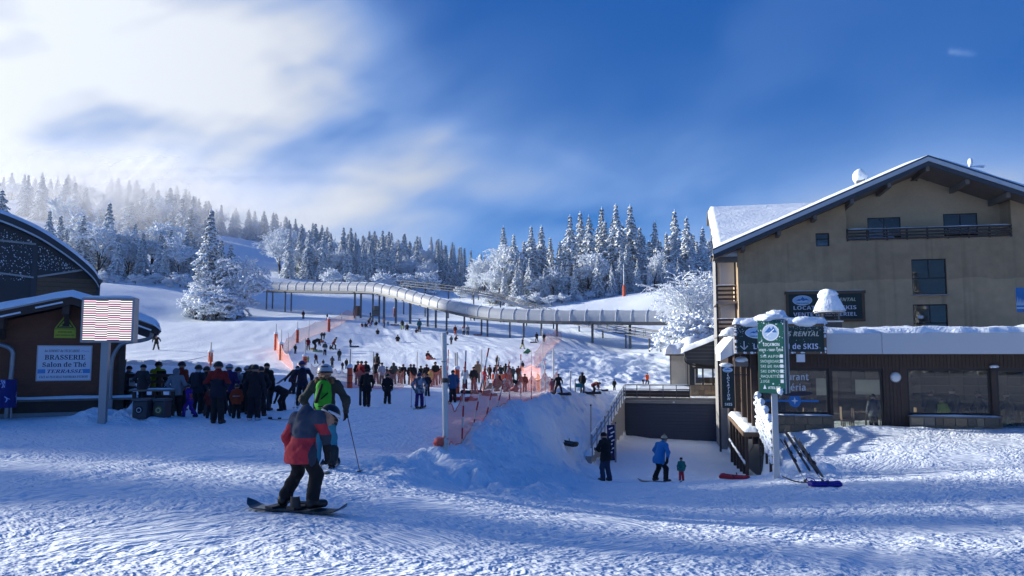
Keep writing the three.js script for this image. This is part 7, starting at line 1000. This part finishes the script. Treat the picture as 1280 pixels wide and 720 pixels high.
// ---------------------------------------------------------------- the three on the ramp
{
  const A = (label, px, py, h, pose, face, o) => personAt(label, px, py, h, pose, face, { group: 'people on the ramp', ...o });
  A('person in black jacket and blue jeans standing at the ramp entrance', 757, 601, 60, 'reach', 215, { cell: 0.02, j: '#0d0e12', t: '#27344d', h: 'beanie', hc: '#0c0c0f', b: '#1a130e', turn: -0.5 });
  A('snowboarder in bright blue jacket and black trousers on the ramp', 826, 602, 57, 'glide', 128, { cell: 0.02, j: '#1576b5', t: '#0c0d12', hc: '#b9ab8d', pom: '#9a7d55', turn: 0.2, extra: (t, q, M3) => M3('hat_band', new THREE.TorusGeometry(0.112, 0.022, 6, 20).rotateX(Math.PI / 2).scale(1, 1, 1.1).translate(q.H[0], q.H[1] + 0.03, q.H[2]), cloth('#4a3a2c')) });
  A('small child in teal jacket and coral trousers with eared hat on the ramp', 852, 601, 29, 'stand', 178, { cell: 0.026, j: '#12716c', t: '#b02f42', hc: '#16171c', k: 1.0, extra: (t, q, M3) => { for (const e of [-1, 1]) M3('hat_ear', new THREE.ConeGeometry(0.035, 0.09, 6).translate(q.H[0] + e * 0.07, q.H[1] + 0.16, q.H[2]), cloth('#16171c')); } });
  const p = onGround(825, 602.5, 10); board('snowboard', 'dark snowboard under the rider in blue on the ramp', 'snowboard', V3(p.x, p.y + 0.0, p.z + 0.02), 1.3, 1.4, 0.26, '#121318', { twin: true });
}

// ---------------------------------------------------------------- guests inside the restaurant, seen through the panes
{
  [[1163, 'dark clad guest standing inside the restaurant, left one behind the wide window', 'stand', 150, 1.74, 1.6, {}], [1177, 'guest in yellow green coat inside the restaurant behind the wide window', 'pocket', 200, 1.5, 1.0, { j: '#8c9a24', h: 'hair', hc: '#1b130c' }], [1190, 'tall dark guest inside the restaurant right of the yellow green coat', 'stand', 190, 1.85, 1.8, { j: '#1a1c24' }], [1226, 'dark guest walking inside the restaurant at the right end of the wide window', 'walk', 260, 1.78, 1.4, {}], [1262, 'dark guest with green trousers walking behind the right glass door', 'walk', 250, 1.78, 1.1, { t: '#33503c' }], [1091, 'guest in grey standing behind the left glass door', 'stand', 180, 1.6, 1.5, { j: '#4a4e55' }]].forEach(([px, l, pose, f, h, v, o]) => { const u = onV(px, 490, v)[0], p = B(u, -1.16, v); person(l, p, h, pose, f, { cell: 0.05, group: 'guests inside the restaurant', ...o }); });
}

// ---------------------------------------------------------------- nets, poles and padded posts
const netTex = (() => { const n = 128, d = new Uint8Array(n * n * 4); for (let j = 0; j < n; j++) for (let i = 0; i < n; i++) { const a = (i + j) % 32, b = (i - j + 128) % 32, on = Math.min(a, 32 - a) < 5.6 || Math.min(b, 32 - b) < 5.6 ? 255 : 0, q = (j * n + i) * 4; d[q] = d[q + 1] = d[q + 2] = on; d[q + 3] = 255; } const t = new THREE.DataTexture(d, n, n); t.wrapS = t.wrapT = THREE.RepeatWrapping; t.magFilter = THREE.LinearFilter; t.needsUpdate = true; return t; })();
const netMat = (c, rep, op = 1) => { const t = netTex.clone(); t.needsUpdate = true; t.repeat.set(rep, rep); return new THREE.MeshStandardMaterial({ color: lin(...c), roughness: 0.8, alphaMap: t, transparent: true, opacity: op }); };
const NETS = { near: netMat([0.85, 0.2, 0.15], 4), far: netMat([0.75, 0.3, 0.22], 3, 0.75) };
function net(name, label, stops, mt, o = {}) {                     // stops: world points on the ground with the height of the net there; the upper edge sags between them
  const c0 = stops[0][0].clone(), t = thing(name, label, 'net', c0, 0, o.group), pos = [], uv = [], idx = []; let run = 0, cnt = 0; const nv = 6;
  for (let s = 0; s < stops.length - 1; s++) { const [a, ha] = stops[s], [b, hb] = stops[s + 1], L = a.distanceTo(b), n = Math.max(4, Math.round(L / 0.35)); for (let i = s ? 1 : 0; i <= n; i++) { const f = i / n, p = a.clone().lerp(b, f), sag = (o.sag ?? 0.2) * 4 * f * (1 - f), h = lerp(ha, hb, f) - sag, gy = groundH(p.x, p.z), y0 = Math.min(gy, p.y + 0.1) - 0.02; for (let k = 0; k <= nv; k++) { const w = 0.12 * Math.sin(f * 3.14159) * Math.sin(k / nv * 3.14) * (1 + 0.5 * vnoise(run + f * L, k)); pos.push(p.x - c0.x + w * 0.7, lerp(y0, y0 + h, k / nv) - c0.y, p.z - c0.z + w); uv.push(run + f * L, k / nv * h); } cnt++; } run += L; }
  for (let i = 0; i < cnt - 1; i++) for (let k = 0; k < nv; k++) { const a = i * (nv + 1) + k; idx.push(a, a + nv + 1, a + 1, a + 1, a + nv + 1, a + nv + 2); }
  const g = new THREE.BufferGeometry(); g.setAttribute('position', new THREE.Float32BufferAttribute(pos, 3)); g.setAttribute('uv', new THREE.Float32BufferAttribute(uv, 2)); g.setIndex(idx); g.computeVertexNormals(); share('mesh', g, mt, t);
  const top = []; for (let i = 0; i < cnt; i++) { const q = (i * (nv + 1) + nv) * 3; top.push([pos[q], pos[q + 1], pos[q + 2]]); } part('edge_cord', tube(top, 0.014, cnt * 2, 4), o.cord ?? M.orangepad, t); const low = []; for (let i = 0; i < cnt; i++) { const q = i * (nv + 1) * 3; low.push([pos[q], pos[q + 1] + 0.06, pos[q + 2]]); } part('foot_cord', tube(low, 0.01, cnt * 2, 4), o.cord ?? M.orangepad, t); return t;
}
// the near red net down the crest of the bank, its banded poles
{
  const F = [[556, 577, 17.4], [578, 548, 20.4], [593, 535, 22.6], [608, 526, 25], [621, 518, 27.4], [637, 507, 30], [651, 501, 33], [664, 497, 36.5], [681, 494, 40.5], [697, 491, 45]], P = F.map(([px, py, D]) => { const x = (px - 640) / 960 * D; return put(x, -D); });
  net('safety_net', 'sagging red safety net between banded poles on the crest of the snow bank', P.map((p, i) => [p, [1.35, 1.3, 1.35, 1.3, 1.3, 1.25, 1.2, 1.25, 1.2, 1.0][i]]), NETS.near, { sag: 0.42 });
  const heap = P[0]; const hp = thing('net_heap', 'heap of red net gathered at the foot of the tall grey post', 'net', heap); hp.scale.set(0.5, 0.75, 0.5); { const r = rng(5), a = []; for (let i = 0; i < 16; i++) { const an = r() * 6.28, rr = 0.06 + 0.16 * r(); a.push(lump(0.07 + 0.1 * r(), 0.03 + 0.09 * r(), 0.05 + 0.08 * r(), i, 2, 0.9).translate(Math.cos(an) * rr - 0.12, 0.05 + 0.3 * r() * r(), Math.sin(an) * rr)); } part('folds', a, NETS.near, hp); hp.children[0].userData.kind = 'stuff'; }
  const tops = [null, [582.5, 438], [611, 435], [624, 447], [637, 452], [636, 450], [651, 443], [664, 459], [681, 451], [697, 470]];
  // tall pale post with a dark clamp
  { const p = P[0], D = -p.z, b = at(555, 416, D), t = thing('tall_post', 'tall pale grey post with a dark clamp at the near end of the red net', 'post', p), d = b.clone().sub(p); part('post', rod([0.05, -0.4, 0], [d.x, d.y, 0], 0.065, 0.06, 12), M.offwhite, t); part('clamp', rod([d.x * 0.55 + 0.03, d.y * 0.56, 0], [d.x * 0.57 + 0.03, d.y * 0.6, 0], 0.085, 0.085, 12), M.black, t); part('post_band', rod([d.x * 0.6, d.y * 0.74, 0], [d.x * 0.61, d.y * 0.75, 0], 0.068, 0.068, 12), M.greymetal, t); }
  const look = ['thin', 'first banded pole from the tall grey post along the red net', 'tall banded pole leaning right behind the first sag of the net', 'red banded pole at the third sag of the net', 'slim banded pole at the middle of the red net', 'banded pole leaning slightly left at the middle of the net', 'pale banded pole right of the middle of the net', 'thin dark pole near the far end of the net', 'tall pale pole with red net at the far bend', 'last pole at the far end of the red net'];
  for (let i = 1; i < P.length; i++) { const p = P[i], D = -p.z, [tx, ty] = tops[i], b = at(tx, ty, D), t = thing('net_pole', look[i], 'pole', p, 0, 'banded poles of the red net'), d = b.clone().sub(p), n = 9; for (let k = 0; k < n; k++) { const f0 = (k - 0.6) / (n - 0.6), f1 = (k + 0.4) / (n - 0.6); part('pole_band', rod([d.x * Math.max(-0.12, f0), d.y * Math.max(-0.12, f0), 0], [d.x * f1, d.y * f1, 0], 0.024, 0.024, 7), (k + i) % 2 ? M.offwhite : M.redpaint, t); } }
  // pole with red bands right of the tall post, farther
  for (const [px, py, ty, tx, l, m] of [[559, 482, 437, 560.5, 'dark red banded pole close behind the tall grey post', M.redpaint], [602, 480, 437, 602, 'thin grey pole between the nets', M.greymetal], [570, 486, 441, 569, 'thin grey pole above the orange padded post', M.greymetal]]) { const a = onGround(px, py, 30), t = thing('net_pole', l, 'pole', a), d = at(tx, ty, -a.z).sub(a); part('pole', rod([0, -0.2, 0], [d.x, d.y, 0], 0.05, 0.045, 8), m, t); if (m === M.redpaint) for (let k = 0; k < 4; k++) part('pole_band', rod([d.x * (0.15 + k * 0.2), d.y * (0.15 + k * 0.2), 0], [d.x * (0.22 + k * 0.2), d.y * (0.22 + k * 0.2), 0], 0.054, 0.054, 8), M.offwhite, t); }
}
// padded posts (orange mats wrapped round a pole, a cap of snow)
const pads = [[344.5, 438, 417, 'padded orange post at the upper left of the net corner', 405], [351, 450.5, 430, 'padded orange post with white cap at the net corner', 412], [371.5, 428.5, 412, 'padded orange post higher on the slope edge', 402], [411, 414.5, 398, 'padded orange post on the crest of the slope edge', 396], [437, 485, 459, 'large padded orange post by the low net', 437], [381, 456, 445, 'small padded red post behind the purple helmet', 423], [571, 492, 461, 'worn orange padded post right of the blue jacket', 441], [493, 396, 385, 'padded red post under the tunnel', 382], [263, 452, 440, 'padded post on the far side of the queue', 428]];
for (const [px, py, ty, l, pt] of pads) { const a = onGround(px, py, 18), k = -a.z / 960, t = thing('padded_post', l, 'padded post', a, 0, 'padded posts of the slope'), h = (py - ty) * k, w = Math.min(0.34, 4.5 * k) * (py > 480 ? 0.75 : 0.62); part('pad', [new THREE.CylinderGeometry(w, w * 1.05, h, 12).translate(0, h / 2 - 0.05, 0)], M.orangepad, t); for (const f of [0.25, 0.6]) part('pad_strap', new THREE.TorusGeometry(w * 1.03, 0.025, 5, 14).rotateX(Math.PI / 2).translate(0, h * f, 0), M.black, t); part('snow_cap', lump(w * 1.25, w * 0.8, w * 1.25, px, 2).translate(0, h + w * 0.2, 0), M.snow, t); part('pole', rod([0, h, 0], [0, (py - pt) * k, 0], 0.05, 0.045, 7), M.greymetal, t); }
// mats round the tunnel legs
for (const [px, py, ty, w, l, m] of [[446.5, 394, 382, 10, 'brown safety mat wrapped round the left pair of tunnel legs', M.brownboard], [470, 395, 382, 9, 'grey slatted safety mat round the middle tunnel legs', M.greywood]]) { const a = onGround(px, py, 60), k = -a.z / 960, t = thing('leg_mat', l, 'mat', a); part('mat', new THREE.CylinderGeometry(w * k * 0.46, w * k * 0.56, (py - ty) * k, 14).translate(0, (py - ty) * k / 2 - 0.1, 0), m, t); part('mat_band', new THREE.TorusGeometry(w * k * 0.52, 0.05, 5, 16).rotateX(Math.PI / 2).translate(0, (py - ty) * k * 0.5, 0), M.black, t); }
// far nets
{
  const G = (list, d0 = 25) => list.map(([px, py, h]) => { const p = onGround(px, py, d0); return [p, h * -p.z / 960]; });
  net('slope_net', 'pale orange net climbing along the left edge of the sledging slope', G([[344, 437, 20], [351, 450, 21], [358, 442, 19], [371, 428, 18], [394, 419, 17], [411, 413, 16], [431, 403, 14], [447, 394, 12]]), NETS.far, { sag: 0.3 });
  net('corner_net', 'pale orange net hanging from the corner post down to the queue', G([[351, 451, 20], [360, 459, 17], [372, 468, 14], [383, 474, 20]]), NETS.far, { sag: 0.4, cord: M.snow });
  net('low_net', 'low pale net with bulging folds in front of the sledging crowd, left part', G([[388, 476, 22], [400, 478, 24], [408, 480, 24], [419, 483, 22], [427, 484, 22], [437, 485, 24]]), NETS.far, { sag: 0.3 });
  net('low_net', 'low pale net with bulging folds in front of the sledging crowd, middle part', G([[437, 485, 24], [450, 485, 23], [462, 486, 22], [474, 486, 23], [485, 486, 22], [497, 486, 22], [505, 484, 22]]), NETS.far, { sag: 0.2 });
  net('low_net', 'low pale net left of the tall grey post', G([[512, 482, 18], [524, 483, 17], [538, 484, 22], [552, 484, 24]]), NETS.far, { sag: 0.3 });
  net('upper_net', 'pink net beside the upper right fence poles', G([[668, 462, 22], [676, 452, 22], [684, 441, 24], [694, 430, 18], [702, 426, 12]]), NETS.far, { sag: 0.2 });
  net('gate_net', 'pale net panel behind the far end of the red net', G([[652, 487, 30], [664, 488, 32], [676, 489, 30]]), NETS.far, { sag: 0.1 });
  for (const [px, py, ty, l] of [[360, 444, 416, 'thin pole behind the net corner'], [386, 424, 401, 'thin pole of the slope edge net, middle one'], [427, 406, 390, 'thin pole of the slope edge net, upper one'], [466, 485, 440, 'thin pole behind the low net'], [521, 480, 440, 'thin pole left of the gap in the low net'], [678, 470, 412, 'tall pale pole at the upper right fence'], [664, 470, 438, 'thin dark pole of the gate net'], [713, 487, 464, 'short grey stake right of the net'], [692, 492, 436, 'pale pole with pink net at the far end'], [719, 490, 474, 'thin stake with a teal flag beside the ramp']]) { const a = onGround(px, py, 30), k = -a.z / 960, t = thing('thin_pole', l, 'pole', a, 0, 'thin poles of the slope nets'); part('pole', rod([0, -0.2, 0], [0, (py - ty) * k, 0], 0.045, 0.04, 6), l.includes('pale') ? M.offwhite : M.greymetal, t); if (l.includes('flag')) part('flag', bx(0.45, 0.25, 0.01, 0.24, (py - ty) * k * 0.5, 0), cloth('#1c7a78'), t); }
  // red inflated barrier among the crowd
  const b = onGround(627, 482, 30), k = -b.z / 960, t = thing('red_barrier', 'orange red cushion barrier in the crowd behind the net', 'barrier', b); for (const [y, w, h] of [[11, 25, 7], [4, 22, 5]]) part('cushion', new RoundedBoxGeometry(w * k, h * k, 0.5, 3, 0.12).translate((w - 25) * k * 0.3, y * k, 0), y > 6 ? mat([0.62, 0.09, 0.04], 0.6) : mat([0.45, 0.07, 0.04], 0.6), t);
  // line on the left piste with its stake
  const p0 = onGround(263, 458, 18), pk = -p0.z / 960, st = thing('piste_stake', 'orange topped grey stake beside the queue', 'stake', p0); part('pole', rod([0, -0.2, 0], [0, 30 * pk, 0], 0.05, 0.045, 8), M.greymetal, st); part('wrap', rod([0, 0.1, 0], [0, 12 * pk, 0], 0.1, 0.09, 8), M.orangepad, st);
  const ln = thing('piste_rope', 'thin rope running from the stake towards the hut', 'rope', p0); const q = at(203, 455, 40).sub(p0); part('rope', tube([[0, 14 * pk, 0], [q.x * 0.5, q.y * 0.5 + 6 * pk, q.z * 0.5], [q.x, q.y, q.z]], 0.02, 20, 4), M.greymetal, ln);
}
// ---------------------------------------------------------------- barrier, counter and bins before the hut
{
  const b = onGround(190, 514, 12), D = -b.z, k = D / 960, X = (px) => (px - 190) * k, Y = (py) => (514 - py) * k, t = thing('wooden_barrier', 'dark wooden rail barrier between hut and queue', 'barrier', b);
  for (const py of [470, 478, 486, 496]) part('rail', bx(62 * k, 0.11, 0.05, X(188), Y(py), 0), M.darkwood, t); for (const px of [160, 178, 198, 216]) part('post', bx(0.11, Y(468) + 0.3, 0.09, X(px), Y(468) / 2 - 0.15, -0.075), M.darkwood, t);
  part('top_snow', snowSlab(30 * k, 0.05, 0.12, 3, 0.02).translate(X(174), Y(468), 0), M.snow, t);
  for (const [px, l, w, h] of [[164.5, 'white notice fixed on the left of the wooden barrier', 7, 10], [177, 'grey notice fixed in the middle of the wooden barrier', 11, 8]]) { const n = thing('barrier_notice', l, 'notice', [b.x + X(px), b.y + Y(483), b.z + 0.04], 0); part('sheet', bx(w * k, h * k, 0.02, 0, h * k / 2, 0.012), M.whitepaint, n); part('print', bx(w * k * 0.7, h * k * 0.3, 0.004, 0, h * k * 0.6, 0.025), M.greymetal, n); }
  const c = onGround(193, 520, 12), ct = thing('snowy_counter', 'narrow counter board with snow edge in front of the barrier', 'counter', [c.x, c.y, c.z + 0.1]), kk = -c.z / 960; part('board', bx(52 * kk, 0.06, 0.5, 0, (520 - 488) * kk, 0), M.greywood, ct); for (const x of [-24, 0, 24]) part('leg', bx(0.09, (520 - 489) * kk, 0.09, x * kk, (520 - 489) * kk / 2 - 0.03, 0), M.darkwood, ct); part('snow_edge', snowSlab(52 * kk, 0.04, 0.44, 5, 0.015).translate(0, (520 - 488) * kk + 0.03, 0), M.snow, ct);
  [[183.5, 'grey bin with a dark round badge below the counter', '#1c2536', 17], [207, 'grey bin with a yellow green round badge below the counter', '#67702a', 15]].forEach(([px, l, col, w]) => { const p = onGround(px, 520, 12), n = thing('round_badge_bin', l, 'bin', [p.x, p.y - 0.05, p.z + 0.25], 0), h = 21 * kk; part('body', new RoundedBoxGeometry(w * kk, h, 0.5, 3, 0.05).translate(0, h / 2, 0), M.anthracite, n); part('lid', new RoundedBoxGeometry(w * kk * 1.06, 0.08, 0.55, 2, 0.03).translate(0, h + 0.03, 0), M.darkmetal, n); part('badge', new THREE.CylinderGeometry(4.6 * kk, 4.6 * kk, 0.012, 24).rotateX(Math.PI / 2).translate(0, h * 0.5, 0.256), cloth(col), n); part('badge_mark', new THREE.TorusGeometry(2.6 * kk, 0.012, 6, 20).translate(0, h * 0.5, 0.265), M.lightmetal, n); });
}
// ---------------------------------------------------------------- the price pillar and the skis beside it
{
  const p = onGround(971, 597, 14), D = -p.z, k = D / 960, Y = (py) => (597 - py) * k, t = thing('price_pillar', 'green price pillar sign with a heap of snow on top of a pale post', 'sign', [p.x, p.y - 0.25, p.z], -0.55), w = 0.74, d = 0.5;
  part('post', bx(0.17, Y(486) + 0.3, 0.1, 0, Y(486) / 2 + 0.1, 0, 0, 0.3, 0, 0.01), M.offwhite, t);
  const h = Y(404) - Y(494), y0 = Y(494) + 0.25; part('box', bx(w, h, d, 0, y0 + h / 2, 0, 0, 0, 0, 0.01), M.boardgreen, t); part('edge_frame', [bx(0.03, h, 0.03, w / 2 + 0.01, y0 + h / 2, d / 2 - 0.02), bx(0.03, h, 0.03, w / 2 + 0.01, y0 + h / 2, -d / 2 + 0.02)], M.lightmetal, t);
  print('price_list', canvasTex(320, 900, (g, W_, H_) => { g.fillStyle = '#0f5c4e'; g.fillRect(0, 0, W_, H_); g.fillStyle = '#e6edf3'; g.beginPath(); g.arc(160, 150, 105, 0, 7); g.fill(); g.fillStyle = '#b9d2ea'; g.beginPath(); g.arc(160, 150, 92, 0, 7); g.fill(); g.fillStyle = '#3573b8'; g.beginPath(); g.moveTo(84, 150); g.lineTo(150, 80); g.lineTo(172, 112); g.lineTo(196, 70); g.lineTo(240, 150); g.fill(); g.strokeStyle = '#ffffff'; g.lineWidth = 12; g.beginPath(); g.moveTo(110, 190); g.lineTo(205, 110); g.stroke();
    g.fillStyle = '#f0f4f6'; fitText(g, 'LOCATION', 60, 318, 210, 52, 'sans-serif', 'bold'); fitText(g, 'VENTE – TARIF – JOUR', 10, 382, 300, 40, 'sans-serif', 'bold'); ['SKI ALPIN', 'SNOWBOARD', 'SKI DE RANDO', 'SKI DE FOND', 'RAQUETTES', 'LUGE'].forEach((s, i) => { g.fillStyle = '#dbe7e4'; fitText(g, s, 22, 462 + i * 62, 28 * s.length, 46, 'sans-serif'); g.fillStyle = '#e9eef2'; g.fillRect(268, 422 + i * 62, 38, 42); }); fitText(g, 'ATELIER', 110, 850, 160, 42, 'sans-serif', 'bold'); g.beginPath(); g.moveTo(50, 850); g.lineTo(70, 795); g.lineTo(90, 850); g.fill(); sprayed(g, W_, H_, 160, 9); }), w - 0.02, h - 0.02, 0, y0 + h / 2, d / 2 + 0.003, t);
  part('snow_cap', [lump(w * 0.66, 0.15, d * 0.68, 3, 3, 0.3).translate(-0.04, y0 + h + 0.06, 0), lump(w * 0.42, 0.15, d * 0.5, 8, 3, 0.35).translate(0.06, y0 + h + 0.13, 0)], M.snow, t); part('snow_rest', lump(0.07, 0.09, 0.03, 5, 2, 0.5).translate(w * 0.3, y0 + 0.06, d / 2 + 0.03), M.snow, t);
  // skis and poles stuck in the snow, leaning on the railing
  [[1012, 588, 979, 536, 'black ski leaning on the stair railing, nearest the pillar', '#17181c'], [1022, 592, 991, 545, 'black ski leaning on the stair railing, middle one', '#1d1a1e'], [1028, 596, 997, 549, 'dark ski leaning farthest right from the stair railing', '#232429'], [1000, 590, 979, 548, 'short dark ski lying low behind the pillar', '#191a1f']].forEach(([ax, ay, bx2, by, l, c], i) => { const a = onGround(ax, ay, 14), b = at(bx2, by, -a.z - 0.7), dd = b.clone().sub(a), ski = skiPair(l, a.clone().add(b).multiplyScalar(0.5), 0, { len: dd.length() * 1.06, col: c, group: 'skis leaning beside the pillar' }); const zd = dd.normalize(), yd = V3(-0.2, 0.6, 0.75), xd = yd.clone().cross(zd).normalize(), yy = zd.clone().cross(xd); ski.quaternion.setFromRotationMatrix(new THREE.Matrix4().makeBasis(xd, yy, zd)); for (const z of [0.3, -0.3]) part('brake_arm', rod([-0.09, 0.02, z * 0.5], [0.09, 0.05, z * 0.5], 0.008), M.black, ski); });
  [[1030, 604, 985, 543, 'long thin ski pole leaning beside the skis, right one'], [1008, 603, 976, 550, 'thin ski pole leaning close behind the pillar']].forEach(([ax, ay, bx2, by, l]) => { const a = onGround(ax, ay, 14); pole(l, a, at(bx2, by, -a.z - 0.6), '#2a2b30', { group: 'poles leaning beside the pillar' }); });
  const rp = onGround(1010, 604, 14), rt = thing('tow_rope', 'black rope lying from the skis to the purple sledge', 'rope', rp); part('rope', tube([[-0.55, 0.12, -0.3], [-0.3, 0.04, 0], [0, 0.03, 0.06], [0.25, 0.02, 0.1], [0.5, 0.08, 0.08]], 0.018, 30, 5), M.black, rt);
}
// ---------------------------------------------------------------- the beach flag banner and poles by the left ramp wall
{
  const p = onGround(765, 577, 20), k = -p.z / 960, t = thing('feather_banner', 'blue and white feather banner beside the left ramp wall', 'banner', p, 0.35), h = 46 * k; part('pole', rod([0.16, -0.2, 0], [0.16, h, 0], 0.025, 0.02), M.greymetal, t);
  const cl = new THREE.PlaneGeometry(0.42, h * 0.94, 6, 14), q = cl.attributes.position; for (let i = 0; i < q.count; i++) q.setZ(i, 0.03 * Math.sin(q.getY(i) * 4) + 0.02 * q.getX(i)); cl.translate(-0.06, h * 0.5, 0.02); cl.computeVertexNormals(); share('cloth', cl, new THREE.MeshStandardMaterial({ roughness: 0.8, side: THREE.DoubleSide, map: canvasTex(96, 400, (g, w, hh) => { g.fillStyle = '#101a52'; g.fillRect(0, 0, w, hh); g.fillStyle = '#d9e0ea'; for (let i = 0; i < 7; i++) { g.save(); g.translate(20 + (i % 2) * 20, 40 + i * 46); g.rotate(-0.4); g.fillRect(0, 0, 50, 16); g.restore(); } }) }), t);
  [[739, 566, 508, 'thin dark pole standing in the bank left of the ramp wall'], [770, 578, 530, 'short grey post beside the feather banner']].forEach(([px, py, ty, l]) => { const a = onGround(px, py, 20), kk = -a.z / 960, o = thing('ramp_pole', l, 'pole', a); part('pole', rod([0, -0.2, 0], [0, (py - ty) * kk, 0], 0.03, 0.03), M.greymetal, o); part('cap', new THREE.SphereGeometry(0.045, 8, 6).translate(0, (py - ty) * kk, 0), M.black, o); });
}

renderer.render(scene, camera);
